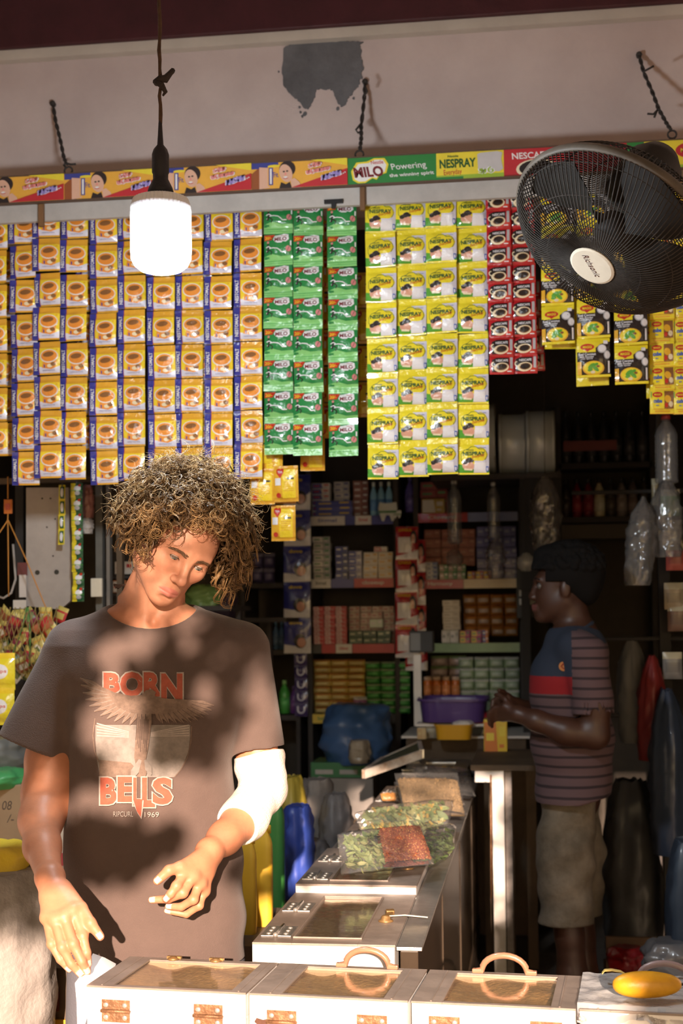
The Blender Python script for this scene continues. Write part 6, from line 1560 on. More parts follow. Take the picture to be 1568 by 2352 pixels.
# ================================================================== right-hand side: hanging bags and boxes
YRc = 5.0
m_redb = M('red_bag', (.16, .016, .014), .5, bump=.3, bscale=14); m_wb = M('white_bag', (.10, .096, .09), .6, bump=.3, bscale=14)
soft_bag('carrier_bag', 'red carrier bag hanging on the dark rack behind the shopkeeper', 'bag', 1462, 1522, 1515, 1745, 5.3, m_redb, .14, .25, 71, crump=.15, tilt=.15)
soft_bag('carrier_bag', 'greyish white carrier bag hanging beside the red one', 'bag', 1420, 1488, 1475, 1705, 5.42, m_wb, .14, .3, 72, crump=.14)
soft_bag('carrier_bag', 'dark blue bag hanging at the end of the rack', 'bag', 1496, 1580, 1600, 1960, 5.2, pm((.025, .035, .06)), .2, .3, 73, crump=.12)
soft_bag('plastic_bag', 'see-through plastic bag hanging from the rack above the red bag', 'bag', 1430, 1496, 1148, 1345, 5.1, m_clr2, .10, .12, 74, crump=.22, tilt=.25)
soft_bag('plastic_bag', 'crumpled clear plastic hanging behind the ribbed bottle', 'bag', 1500, 1566, 1110, 1280, 5.15, m_clr2, .10, .3, 75, crump=.25)
rk = thing('goods_rack', 'dark upright rack hung with bags at the shop side', 'rack', (PY(1530, 1500, 5.35).x, 5.38, .02))
MB().b2(-.02, 0, 0, .02, .04, 2.5).build('upright', m_dark, rk); MB().b2(.16, 0, 0, .20, .04, 2.5).build('upright', m_dark, rk)
for z in (1.05, 1.34, 1.9, 2.4): MB().tube([(-.34, .02, z), (.24, .02, z)], .008, 8).build('rail', m_dark, rk)
for i, (px, py, c, lb) in enumerate(((1545, 1255, (.36, .34, .28), 'pale green printed packet on the rack'), (1552, 1310, (.30, .06, .05), 'small red packet on the rack'), (1540, 1185, (.06, .20, .06), 'green packet hanging on the rack'), (1548, 1400, (.22, .18, .12), 'tan packet on the rack'), (1505, 1160, (.26, .22, .13), 'narrow tan stick packet on the rack'), (1556, 1450, (.10, .05, .03), 'brown packet low on the rack'), (1545, 1560, (.12, .12, .12), 'grey packet low on the rack'))):
    o = link('hanging_packet', pack_mesh('pouch', .07 if i != 4 else .025, .02, .10, c, tuple(q * .7 for q in c), (.3, .28, .2)), None, PY(px, py, 5.3)); tag(o, lb, 'packet')
cbx = thing('cardboard_box', 'open cardboard flap box on the floor behind the shopkeeper\'s legs', 'box', PY(1450, 2182, 5.15)); s = mpp(5.15)
cbx.location.z = .16
MB().b2(-.09, 0, 0, .09, .02, .13).build('flap', M('box_card', (.22, .135, .075), .85, var=.1, vscale=8), cbx); MB().b2(-.09, .02, -.14, .09, .22, .0).build('box_body', M('box_card2', (.12, .07, .04), .85), cbx)
soft_bag('red_packet', 'glossy red packet lying below the cardboard flap', 'packet', 1398, 1482, 2176, 2226, 5.05, M('red_foil', (.30, .012, .015), .3, coat=.4, bump=.4), .12, .7, 76, crump=.2)
soft_bag('grey_poly_bag', 'crumpled grey polythene bag on the floor beside the red packet', 'bag', 1480, 1600, 2165, 2250, 4.6, M('grey_poly', (.15, .15, .16), .3, coat=.4, bump=.5, bscale=16), .2, .7, 77, crump=.22)
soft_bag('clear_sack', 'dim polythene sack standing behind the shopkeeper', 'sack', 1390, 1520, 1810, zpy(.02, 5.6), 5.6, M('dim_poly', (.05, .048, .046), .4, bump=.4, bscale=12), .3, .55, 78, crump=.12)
soft_bag('dark_sack', 'dark blue sack leaning at the shop side', 'sack', 1536, 1640, 1950, 2330, 4.7, pm((.03, .045, .07)), .25, .6, 79, crump=.1)
# ================================================================== the young man behind the boxes
MO = PY(355, 1440, 3.05); MO.z = 0
_n = math.hypot(MO.x, MO.y); YH = Vector((MO.x / _n, MO.y / _n, 0)); XH = Vector((YH.y, -YH.x, 0))
MRZ = math.atan2(XH.y, XH.x)
def mp(px, py, dy=0.):
    d = ray(px, py); t = (dy - (CO - MO).dot(YH)) / d.dot(YH); p = CO + d * t - MO
    return Vector((p.dot(XH), dy, p.z))
def loc_dir(v): return Vector((v.dot(XH), v.dot(YH), v.z))
man = thing('person', 'person with curly hair in a printed dark T-shirt and white elbow bandage, looking down', 'person', MO, MRZ)
# head axes
_b = -ray(428, 1288).normalized(); _rr = (CR - _b * CR.dot(_b)).normalized(); _uu = _b.cross(_rr)
def head_axes(pit, yaw, rol):
    def rot(v):
        x, y, z = v
        y, z = y * math.cos(pit) - z * math.sin(pit), y * math.sin(pit) + z * math.cos(pit)
        x, z = x * math.cos(yaw) + z * math.sin(yaw), -x * math.sin(yaw) + z * math.cos(yaw)
        x, y = x * math.cos(rol) + y * math.sin(rol), -x * math.sin(rol) + y * math.cos(rol)
        return loc_dir(_rr * x + _uu * y + _b * z)
    return rot((1, 0, 0)), rot((0, 0, 1)), rot((0, 1, 0))
HX, HF, HU = head_axes(math.radians(18), math.radians(27), math.radians(25))
HM = Matrix((HX, HF, HU)).transposed()          # head (x, forward, up) -> man
HC = mp(428, 1288, -.135) - HF * .070           # between the eyes, inside the skull
def hd(x, y, z): return HC + HM @ Vector((x, y, z))
f_ = 1.7e-3
GX = axis(-.42, .36, .006, .0021, (-.31, .17)); GY = axis(-.50, .20, .006, .0021, (-.46, -.20), (-.26, .06)); GZ = axis(.0, 1.66, .008, .0021, (.62, .97), (1.36, 1.60))
BF = Field(GX, GY, GZ)
# legs and trunk (under the clothes)
for s in (-1, 1):
    BF.chain([(s * .095, .02, .92), (s * .10, .01, .50), (s * .105, .03, .10)], [.085, .058, .042], .02, .02)
    BF.chain([(s * .105, .04, .045), (s * .12, -.13, .03)], [.04, .03], .02)
def row(py, xl, xr, yf, yb_, gx=0.): 
    z = mp(355, py, 0).z; return (z, mp(xl, py, 0).x + gx, mp(xr, py, 0).x - gx, yf, yb_)
TORSO = [row(1384, 262, 430, -.030, .080), row(1400, 228, 468, -.050, .095), row(1420, 176, 532, -.066, .108), row(1445, 138, 575, -.084, .118), row(1480, 118, 600, -.102, .125), row(1560, 134, 586, -.122, .125), row(1650, 152, 560, -.126, .118), row(1740, 158, 532, -.122, .110),
         row(1850, 152, 542, -.118, .105), row(1960, 150, 560, -.118, .105), row(2100, 162, 566, -.122, .108), row(2200, 186, 566, -.124, .11), row(2262, 192, 560, -.124, .11)]
sl, X, Y, Z = BF.block((-.3, -.2, .7), (.3, .2, 1.53))
BF.put(sl, np.maximum(d_sect(BF, sl, X, Y, Z, TORSO, 2.4, -.013), (Z - 1.50)), .02)
# neck, tendons, collar bones
NB = mp(345, 1425, .015)
BF.chain([NB + Vector((0, 0, -.05)), NB + Vector((.004, -.012, .05)), hd(.0, -.035, -.035)], [.066, .058, .056], .03, .03)
nt = mp(352, 1432, -.052)
BF.chain([hd(-.062, -.02, -.045), nt + Vector((-.014, .004, -.012))], [.015, .009], .022)
BF.chain([hd(.062, -.02, -.045), nt + Vector((.016, .004, -.012))], [.015, .009], .022)
for s in (-1, 1): BF.chain([nt + Vector((s * .015, .0, -.010)), nt + Vector((s * .09, .030, .016))], [.010, .008], .022)
BF.ell(nt + Vector((0, -.016, .004)), (.007, .009, .009), None, .014, 'sub')
# ---- head, in its own block
lo = [HC[i] - .16 for i in range(3)]; hi = [HC[i] + .16 for i in range(3)]
sl, X, Y, Z = BF.block(lo, hi)
dx, dy, dz = X - HC.x, Y - HC.y, Z - HC.z
hx = HX.x * dx + HX.y * dy + HX.z * dz; hy = HF.x * dx + HF.y * dy + HF.z * dz; hz = HU.x * dx + HU.y * dy + HU.z * dz
ha = np.abs(hx)
def E(c, r, sym=False): return d_ell(ha if sym else hx, hy, hz, c, r)
def C(a, ra, b, rb, sym=False): return d_cap(ha if sym else hx, hy, hz, Vector(a), ra, Vector(b), rb)
H = E((0, -.022, .038), (.0745, .096, .082))
H = smin(H, E((0, .022, .012), (.069, .061, .076)), .03)           # forehead and mid face
H = smin(H, E((0, .026, -.045), (.053, .052, .060)), .03)          # lower face
H = smin(H, C((.054, -.002, -.058), .016, (.020, .052, -.098), .015, True), .03)   # jaw
H = smin(H, C((.060, -.004, -.020), .014, (.054, -.002, -.058), .015, True), .03)
H = smin(H, E((0, .066, -.105), (.020, .017, .016)), .022)          # chin
H = smin(H, E((.043, .048, -.022), (.021, .022, .018), True), .024)  # cheekbones
H = smin(H, C((.010, .077, .016), .010, (.042, .065, .017), .0095, True), .018)     # brows
H = smin(H, E((0, .066, -.073), (.027, .020, .027)), .02)           # muzzle
H = -smin(-H, E((.031, .088, -.001), (.018, .014, .0115), True), .014)   # sockets
H = smin(H, C((0, .077, .012), .0075, (0, .101, -.034), .0095), .012)     # nose
H = smin(H, E((0, .103, -.038), (.0105, .010, .0095)), .008)
H = smin(H, E((.0125, .091, -.042), (.0075, .0095, .0075), True), .008)
H = -smin(-H, E((.0065, .097, -.0495), (.0035, .006, .0028), True), .004)
H = smin(H, C((0, .0865, -.0715), .0050, (.022, .074, -.0765), .0028, True), .006)   # lips
H = smin(H, C((0, .0850, -.0825), .0064, (.020, .073, -.0785), .0033, True), .007)
H = -smin(-H, C((0, .0935, -.0770), .0010, (.025, .0785, -.0785), .0010, True), .0035)
H = -smin(-H, E((0, .0915, -.0625), (.0035, .004, .006)), .006)       # philtrum
H = -smin(-H, E((0, .083, -.0940), (.014, .006, .004)), .010)
eye = E((.031, .0655, -.002), (.0140, .0140, .0140), True)
lidu = np.maximum(eye, -(hz - (-.0005 + .25 * (hy - .0655)) ))       # upper lid, drooping: he looks down
lidl = np.maximum(eye, (hz + .0068))
H = smin(H, lidu, .0035); H = smin(H, lidl, .003)
H = smin(H, E((.0755, -.012, -.008), (.007, .017, .028), True), .008)   # ears
H = -smin(-H, E((.081, -.006, -.006), (.004, .010, .017), True), .005)
BF.put(sl, H, .016)
# ---- arms
def arm(pts, k=.02): BF.chain([mp(*p[:3]) for p in pts], [p[3] for p in pts], k, .02)
arm([(162, 1515, .02, .046), (124, 1640, .015, .046), (110, 1745, .005, .0475), (100, 1820, -.015, .0455), (93, 1885, -.07, .0450), (97, 1945, -.16, .037), (113, 2012, -.27, .0262)], .03)
BF.ell(mp(120, 1800, -.03), (.030, .030, .06), None, .04)
arm([(558, 1515, .02, .046), (584, 1640, .010, .045), (594, 1750, .005, .044), (602, 1815, -.0, .043), (560, 1880, -.09, .043), (515, 1925, -.16, .034), (484, 1953, -.205, .0265)], .03)
def hand(wrist, rw, mcp, fingers, thumb, rf, thr):
    W0 = mp(*wrist)
    for m in mcp: BF.chain([W0, W0.lerp(mp(*m), .5), mp(*m)], [rw, .0155, .0125], .014, .012)
    for a, b in zip(mcp[:-1], mcp[1:]): BF.cap(mp(*a), .0115, mp(*b), .0115, .010)
    for m, f, r in zip(mcp, fingers, rf):
        pts = [mp(*m)] + [mp(*q) for q in f]
        BF.chain(pts, [r * 1.1, r, r * .92, r * .76], .0045, .003)
        BF.ell(pts[1], (r * 1.06,) * 3, None, .006)
    BF.chain([mp(*q) for q in thumb], thr, .010, .005)
RH_F = [[(190, 2150, -.385), (199, 2188, -.395), (203, 2214, -.39)], [(168, 2168, -.40), (188, 2208, -.405), (201, 2231, -.395)], [(143, 2176, -.40), (164, 2214, -.40), (184, 2237, -.395)], [(118, 2168, -.385), (138, 2204, -.39), (159, 2227, -.39)]]
RH_T = [(146, 2040, -.30), (186, 2086, -.352), (208, 2120, -.378), (230, 2151, -.383)]
hand((115, 2016, -.272), .0235, [(168, 2092, -.362), (148, 2106, -.368), (127, 2113, -.365), (107, 2108, -.352)], RH_F, RH_T, [.0094, .0096, .0092, .0082], [.017, .0125, .0108, .0086])
LH_F = [[(405, 2035, -.295), (392, 2053, -.297), (381, 2065, -.292)], [(420, 2051, -.290), (386, 2065, -.282), (348, 2067, -.272)], [(444, 2066, -.274), (416, 2083, -.264), (386, 2082, -.254)], [(457, 2080, -.252), (428, 2100, -.242), (383, 2092, -.236)]]
LH_T = [(462, 1968, -.235), (414, 1992, -.277), (388, 1999, -.287), (361, 2023, -.287)]
hand((480, 1958, -.210), .0235, [(425, 2004, -.272), (443, 2013, -.267), (458, 2028, -.254), (468, 2046, -.237)], LH_F, LH_T, [.0094, .0096, .0092, .0082], [.016, .0125, .0108, .0088])
V, Q = nets(BF)
V = relax(V, Q, 2, .45)
# pigment
V32 = V.astype(np.float64)
cols = np.tile(np.array([[.47, .195, .105]]), (len(V), 1))
d = V32 - np.array(HC); lx = d @ np.array(HX); ly = d @ np.array(HF); lz_ = d @ np.array(HU)
def blend(mask, c): 
    m = np.clip(mask, 0, 1)[:, None]; cols[:] = cols * (1 - m) + np.array([c]) * m
hm = (np.sqrt(lx ** 2 + ly ** 2 + lz_ ** 2) < .16)
blend(np.clip((.24 - np.sqrt(lx ** 2 + ly ** 2 + lz_ ** 2)) / .12, 0, 1), (.60, .285, .175))
lip = np.minimum(((np.abs(lx) / .025) ** 2 + ((lz_ + .0770) / .0110) ** 2), 4)
blend(hm * (ly > .066) * np.clip((1.15 - lip) * 3, 0, 1), (.58, .19, .15))
blend(hm * np.clip(1.2 - np.sqrt((lx / .016) ** 2 + ((ly - .10) / .02) ** 2 + ((lz_ + .038) / .014) ** 2), 0, 1) * .6, (.62, .25, .17))
blend(hm * np.clip(1 - np.sqrt(((np.abs(lx) - .04) / .022) ** 2 + ((lz_ + .03) / .022) ** 2), 0, 1) * (ly > .03) * .45, (.64, .26, .17))
blend(hm * (ly > .0) * np.clip((-lz_ - .055) / .03, 0, 1) * np.clip(1 - lip * .25 + .4, 0, 1) * .25, (.42, .24, .16))
for fs, ths in ((RH_F, RH_T), (LH_F, LH_T)):
    for f in fs + [ths[1:]]:
        tip = np.array(mp(*f[-1])); pre = np.array(mp(*f[-2])); ax_ = (tip - pre) / np.linalg.norm(tip - pre)
        c = tip - ax_ * .001 + np.array([0, -.006, .002]); q = V32 - c; al = q @ ax_; pr = np.linalg.norm(q - al[:, None] * ax_, axis=1)
        blend((np.abs(al) < .0065) * (pr < .0058) * .8, (.80, .55, .45))
sc_ = np.linalg.norm(V32 - np.array(mp(505, 1925, -.19)), axis=1)
blend(np.clip(1 - sc_ / .035, 0, 1) * .5, (.55, .16, .11))
m_skin = M('skin', (1, 1, 1), .48, attr='pigment', var=.10, vscale=55, sss=.12, bump=.06, bscale=260)
body = link('body', np_mesh('body', V, Q, m_skin, cols), man)
body['label'] = 'tanned skin of face, neck, arms and hands'
# ---- eyes, brows, lashes
m_eye = M('eye_white', (1, 1, 1), .12, attr='pigment', coat=.6)
gz = (Vector((.10, .80, -.42))).normalized()
for s in (-1, 1):
    mb = MB(); mb.lathe([(.0126 * math.sin(math.pi * k / 20), -.0126 * math.cos(math.pi * k / 20)) for k in range(21)], 28)
    me = mb.mesh('eye', m_eye)
    a = me.color_attributes.new('pigment', 'FLOAT_COLOR', 'POINT')
    for i, v in enumerate(me.vertices):
        t = v.co.normalized().z
        a.data[i].color = (.01, .01, .01, 1) if t > .965 else ((.16, .20, .19, 1) if t > .885 else ((.05, .06, .06, 1) if t > .86 else (.40, .34, .31, 1)))
    o = link('eye', me, man); o.location = hd(s * .031, .0655, -.002)
    o.rotation_euler = (HM @ gz).to_track_quat('Z', 'Y').to_euler()
m_brow = M('brow_hair', (.17, .095, .05), .6)
BV = BVHTree.FromPolygons([tuple(v) for v in V], [tuple(q) for q in Q])
def snap(p, off=.0008):
    """move a point above the face along the head's forward axis onto the skin"""
    h = BV.ray_cast(p + HF * .05, -HF, .2)
    return (h[0] + HF * off) if h[0] is not None else p
rnd = random.Random(4)
for s in (-1, 1):
    mb = MB()
    for k in range(150):
        t = rnd.random(); x = s * (.011 + .037 * t); z = .0125 + .005 * math.sin(t * 2.2) - .004 * t ** 3 + rnd.uniform(-.0042, .0042) * (1 - .5 * t)
        a = snap(hd(x, .09, z), .0004); b = snap(hd(x + s * .007, .09, z + .0015 + rnd.uniform(-.001, .0025) - .004 * t), .0016)
        mb.tube([a, a.lerp(b, .5) + HF * .0008, b], [.0005, .0005, .0002], 3)
    o = mb.build('eyebrow', m_brow, man, fix=False); o['kind'] = 'stuff'
    mb = MB()
    pts = [hd(s * (.031 + .0128 * math.cos(a)), .0655 + .0128 * math.sin(a) * .98 + .0008, -.0022 + .0030 * math.sin(a) * .9) for a in [math.pi * (.05 + .9 * k / 14) for k in range(15)]]
    mb.tube(pts, .0007, 4)
    for k in range(22):
        i = rnd.randrange(1, 14); p = pts[i]; mb.tube([p, p + HF * .004 + HU * -.0015 + HX * rnd.uniform(-.001, .001), p + HF * .0075 + HU * -.001 + HX * rnd.uniform(-.002, .002)], [.0004, .0003, .0001], 3)
    mb.build('eyelashes', m_brow, man, fix=False)
# ---- T-shirt
GX = axis(-.37, .31, .0034, .0034); GY = axis(-.17, .17, .0034, .0034); GZ = axis(.60, 1.535, .0034, .0034)
SF = Field(GX, GY, GZ)
sl, X, Y, Z = SF.block((-1, -1, 0), (1, 1, 2))
T0 = d_sect(SF, sl, X, Y, Z, TORSO, 2.5, 0.)
def sleeve(a, ra, b, rb): return d_cap(X, Y, Z, mp(*a), ra, mp(*b), rb)
def plane(p, n): n = n.normalized(); return (X - p.x) * n.x + (Y - p.y) * n.y + (Z - p.z) * n.z
n1 = (mp(66, 1750, 0) - mp(168, 1488, 0)); n2 = (mp(590, 1760, 0) - mp(560, 1490, 0))
p1 = mp(88, 1722, 0); p2 = mp(588, 1718, 0)
T0 = smin(T0, np.maximum(sleeve((168, 1488, .015), .060, (66, 1750, .015), .088), plane(p1, n1)), .022)
T0 = smin(T0, np.maximum(sleeve((558, 1490, .015), .060, (592, 1760, .012), .069), plane(p2, n2 + Vector((-.01, 0, 0)))), .022)
yy_, zz_, xx_ = Y, Z, X
# folds: long soft drapes and pulls towards the armpits and waist
w = .0028 * np.sin(22 * xx_ + 5 * np.sin(3.1 * zz_) + 9 * zz_) * np.clip((1.30 - zz_) * 3, 0, 1)
w = w + .0022 * np.sin(60 * (xx_ * .55 + zz_ * .83) + 3 * np.sin(9 * xx_)) * np.clip((xx_ - .02) * 6, 0, 1) * np.clip((1.12 - zz_) * 4, 0, 1)
w = w + .0018 * np.sin(75 * (zz_ * .7 - xx_ * .7)) * np.exp(-((xx_ + .17) / .06) ** 2) * np.exp(-((zz_ - 1.27) / .12) ** 2)
w = w + .0016 * np.sin(80 * (zz_ * .6 + xx_ * .8)) * np.exp(-((xx_ - .19) / .05) ** 2) * np.exp(-((zz_ - 1.22) / .12) ** 2)
w = w + .0012 * np.sin(38 * xx_ + 2.0) * np.sin(13 * zz_)
T0 = T0 + w.astype(np.float32)
# hem
T0 = np.maximum(T0, .685 + .012 * np.sin(9 * X) - Z)
# hollow sleeve mouths
i1 = np.maximum(d_cap(X, Y, Z, mp(168, 1488, .015), .053, mp(62, 1760, .015), .0815), -plane(p1 - n1.normalized() * .045, n1))
i2 = np.maximum(d_cap(X, Y, Z, mp(558, 1490, .015), .053, mp(593, 1768, .012), .0625), -plane(p2 - n2.normalized() * .04, n2))
T0 = np.maximum(T0, -i1); T0 = np.maximum(T0, -i2)
# neck opening and its ribbed band
NC = mp(348, 1371, .0); NC = Vector((NC.x, -.025, NC.z))
eh = d_ell(X, Y, Z, NC, (.107, .125, .079))
T0 = T0 - (.0032 * np.clip(1 - np.abs(eh - .011) / .013, 0, 1) ** .5).astype(np.float32)
T0 = np.maximum(T0, -eh)
SF.D[:] = T0
VS, QS = nets(SF); VS = relax(VS, QS, 2, .5)
m_shirt = M('shirt_cotton', (.098, .066, .056), .92, var=.12, vscale=14, bump=.25, bscale=420, sheen=.15)
shirt = link('t_shirt', np_mesh('t_shirt', VS, QS, m_shirt), man); shirt['label'] = 'faded charcoal cotton T-shirt'
SB = BVHTree.FromPolygons([tuple(v) for v in VS], [tuple(q) for q in QS])
cl = Vector(((CO - MO).dot(XH), (CO - MO).dot(YH), CO.z))
def on_shirt(u, v, e):
    d = (mp(u, v, -.12) - cl).normalized(); h = SB.ray_cast(cl, d, 6)
    p = h[0] if h[0] is not None else mp(u, v, -.12)
    return p - d * (e + .0006)
pr_red, pr_w, pr_g, pr_b, pr_d = 0, 1, 2, 3, 4
mats = [M('tee_red', (.36, .085, .05), .85, var=.25, vscale=90), M('tee_white', (.36, .31, .28), .9, var=.25, vscale=90), M('tee_grey', (.23, .20, .18), .9, var=.3, vscale=60), M('tee_feather', (.19, .13, .10), .9, var=.35, vscale=80), M('tee_dark', (.08, .055, .047), .9, var=.3, vscale=60)]
S_ = []
# grey rising disc behind the eagle with rays
S_.append(PL([(219, 1665), (437, 1665), (437, 1690), (433, 1725), (420, 1758), (402, 1785), (230, 1785), (223, 1750), (219, 1700)], pr_g))
for k in range(5): S_.append(PL([(222, 1660 + 7 * k), (296, 1680 + 3 * k), (296, 1682 + 3 * k), (222, 1663 + 7 * k)], pr_w)); S_.append(PL([(434, 1664 + 6 * k), (346, 1682 + 2 * k), (346, 1684 + 2 * k), (434, 1667 + 6 * k)], pr_w))
S_.append(PL([(228, 1745), (300, 1752), (330, 1785), (228, 1785)], pr_b))
S_.append(ST([(218, 1650), (213, 1690), (217, 1725), (227, 1750)], 2.2, pr_b)); S_.append(ST([(440, 1668), (438, 1705), (430, 1740), (415, 1768), (400, 1785)], 2.2, pr_b))
# BORN
def flip(sh): return sh
def TT(s, x, y, w, h, mi, bold, rot=0.):
    vs, fs = text2d(s, bold, 0.)
    c, sn = math.cos(rot), math.sin(rot)
    return ([(x + a * w * c + (1 - b) * h * -sn, y + a * w * sn + (1 - b) * h * c) for a, b in vs], fs, mi)
for s, x0, x1, yt, yb_ in (('B', 238, 276, 1545, 1592), ('O', 276, 330, 1543, 1600), ('R', 330, 372, 1544, 1600), ('N', 370, 419, 1547, 1614)):
    for mi, b, g_ in ((pr_w, .07, 3.2), (pr_red, .05, 0)):
        S_.append(TT(s, x0 - g_, yt - g_, x1 - x0 + 2 * g_, yb_ - yt + 2 * g_, mi, b))
# eagle: wings of separate feathers, body, head, tail
def feather(r, t, w, mi):
    r, t = Vector((*r, 0)), Vector((*t, 0)); d = (t - r); n_ = Vector((-d.y, d.x, 0)).normalized() * w
    return PL([tuple(q[:2]) for q in (r - n_ * .4, r.lerp(t, .55) - n_, t - n_ * .35, t, r.lerp(t, .6) + n_, r + n_ * .4)], mi)
LT = [(184, 1556), (186, 1572), (190, 1590), (196, 1606), (205, 1621), (216, 1633), (230, 1643), (245, 1650), (262, 1656), (280, 1660), (297, 1664)]
RT = [(491, 1622), (485, 1633), (478, 1643), (467, 1650), (453, 1656), (437, 1660), (421, 1662), (404, 1662), (387, 1662), (372, 1662)]
for k, t in enumerate(LT): S_.append(feather((250 + 7.5 * k, 1592 + 2.6 * k), t, 7.5, pr_b)); S_.append(ST([(250 + 7.5 * k, 1592 + 2.6 * k), t], 1.0, pr_g))
for k, t in enumerate(RT): S_.append(feather((432 - 8.5 * k, 1610 + 1.2 * k), t, 7.5, pr_b)); S_.append(ST([(432 - 8.5 * k, 1610 + 1.2 * k), t], 1.2, pr_d))
S_.append(PL([(236, 1578), (262, 1590), (300, 1598), (326, 1596), (334, 1640), (300, 1636), (268, 1622)], pr_b))
S_.append(PL([(440, 1608), (408, 1606), (375, 1604), (345, 1596), (338, 1640), (372, 1640), (410, 1632), (440, 1624)], pr_b))
S_.append(PL([(322, 1600), (334, 1586), (348, 1583), (358, 1590), (354, 1600), (347, 1604), (348, 1660), (340, 1720), (330, 1770), (316, 1776), (308, 1740), (312, 1680), (316, 1630)], pr_b))
for k in range(9): S_.append(ST([(316 + 3 * k, 1640 + (k % 3) * 6), (312 + 3.4 * k, 1700 + (k % 4) * 9)], 1.6, pr_d))
S_.append(feather((322, 1745), (300, 1792), 9, pr_g)); S_.append(feather((330, 1750), (326, 1796), 9, pr_b)); S_.append(feather((334, 1745), (346, 1780), 8, pr_g))
# BELLS with the dagger, and the small line
for s, x0, x1, yt, yb_ in (('B', 230, 268, 1786, 1848), ('E', 270, 308, 1784, 1842), ('L', 306, 326, 1786, 1850), ('L', 326, 356, 1786, 1854), ('S', 350, 396, 1786, 1848)):
    for mi, b, g_ in ((pr_w, .07, 3.0), (pr_red, .05, 0)):
        S_.append(TT(s, x0 - g_, yt - g_, x1 - x0 + 2 * g_, yb_ - yt + 2 * g_, mi, b))
S_.append(PL([(303, 1838), (330, 1838), (328, 1862), (325, 1882), (316, 1868)], pr_w)); S_.append(PL([(306, 1836), (327, 1836), (325, 1860), (323, 1877), (314, 1863)], pr_red))
S_.append(TT('RIPCURL', 260, 1864, 46, 12, pr_w, .0)); S_.append(TT('1969', 332, 1865, 33, 12, pr_w, .0))
Vp, Fp, Mp = drape(S_, on_shirt, list(range(190, 500, 9)), list(range(1550, 1885, 9)), eps=.00012)
mb = MB(); mb.v = [tuple(v) for v in Vp]; mb.f = Fp; mb.m = Mp; mb.sm = [True] * len(Fp)
po = link('shirt_print', mb.mesh('shirt_print', mats), shirt); po['label'] = 'faded eagle print reading BORN, BELLS and RIPCURL 1969'
# hem stitching on sleeves is a thin proud line
# ---- bandage over the elbow
GX = axis(.10, .33, .0026, .0026); GY = axis(-.22, .09, .0026, .0026); GZ = axis(.90, 1.22, .0026, .0026)
NF = Field(GX, GY, GZ)
NF.chain([mp(590, 1690, .010), mp(596, 1750, .005), mp(605, 1812, .0)], [.052, .051, .051], .01, .03)
NF.chain([mp(605, 1812, .0), mp(560, 1880, -.09), mp(535, 1905, -.13)], [.050, .050, .045], .02, .02)
sl, X, Y, Z = NF.block((-1, -1, 0), (1, 1, 2))
q1 = mp(604, 1815, 0); ax1 = (mp(592, 1700, .01) - q1).normalized(); ax2 = (mp(535, 1905, -.13) - q1).normalized()
s1 = (X - q1.x) * ax1.x + (Y - q1.y) * ax1.y + (Z - q1.z) * ax1.z; s2 = (X - q1.x) * ax2.x + (Y - q1.y) * ax2.y + (Z - q1.z) * ax2.z
bw = .0016 * np.sin(130 * s1 + 25 * X + 1.5 * np.sin(40 * Y)) * (s1 > .02) + .0010 * np.sin(95 * s2 + 40 * Z) * (s2 > .02)
D = NF.D + bw.astype(np.float32)
D = np.maximum(D, s1 - .083 - .006 * np.sin(30 * X)); D = np.maximum(D, s2 - .148 - .006 * np.sin(35 * Z))
NF.D[:] = D
Vb, Qb = nets(NF); Vb = relax(Vb, Qb, 1, .4)
bo = link('bandage', np_mesh('bandage', Vb, Qb, M('gauze', (.82, .76, .68), .9, bump=.4, bscale=220, var=.06, vscale=40)), man); bo['label'] = 'white gauze tube bandage over the elbow'
# ---- shorts, mostly hidden by the boxes
GX = axis(-.24, .24, .008, .008); GY = axis(-.17, .17, .008, .008); GZ = axis(.44, .95, .008, .008)
PF = Field(GX, GY, GZ)
for s in (-1, 1): PF.chain([(s * .088, .01, .86), (s * .105, .01, .40)], [.105, .10], .03, .03)
PF.D[:] = np.maximum(PF.D, .47 - PF.zs[None, None, :])
Vq, Qq = nets(PF)
link('shorts', np_mesh('shorts', relax(Vq, Qq, 1), Qq, M('shorts_cloth', (.10, .10, .12), .9, bump=.2, bscale=200)), man)
# ---- curly hair
rnd = random.Random(21)
cap = BVHTree.FromPolygons([tuple(v) for v in V], [tuple(q) for q in Q])
gdn = Vector((0, 0, -1)); SKC = HC + HM @ Vector((0, -.022, .036))
hv, hf, hc = [], [], []
def strand(P, r, col0, col1, n=3):
    o = len(hv); t0 = (P[1] - P[0]).normalized(); a = Vector((0, 0, 1)) if abs(t0.z) < .9 else Vector((1, 0, 0)); nn = t0.cross(a).normalized()
    L_ = len(P)
    for i, p in enumerate(P):
        t = (P[min(i + 1, L_ - 1)] - P[max(i - 1, 0)]).normalized(); nn = (nn - t * nn.dot(t)).normalized(); bb = t.cross(nn)
        s = i / (L_ - 1); rr = r * (1 - .75 * s ** 3)
        c = [x + (y - x) * s for x, y in zip(col0, col1)]
        for k in range(n):
            q = 6.2832 * k / n; hv.append(p + (nn * math.cos(q) + bb * math.sin(q)) * rr); hc.append(c)
    for i in range(L_ - 1):
        for k in range(n): hf.append((o + i * n + k, o + i * n + (k + 1) % n, o + (i + 1) * n + (k + 1) % n, o + (i + 1) * n + k))
def hairline(u):
    """u: unit direction in head axes; where hair grows"""
    x, y, z = u
    ax_ = abs(x)
    if ax_ > .62: return z > -.30 and y < .50
    if y > .30: return z > .70 - .30 * ax_
    if y > -.05: return z > .30 - 1.0 * max(0, ax_ - .3) * 1.6
    return z > -.52
placed = 0; tries = 0
NL = 1500
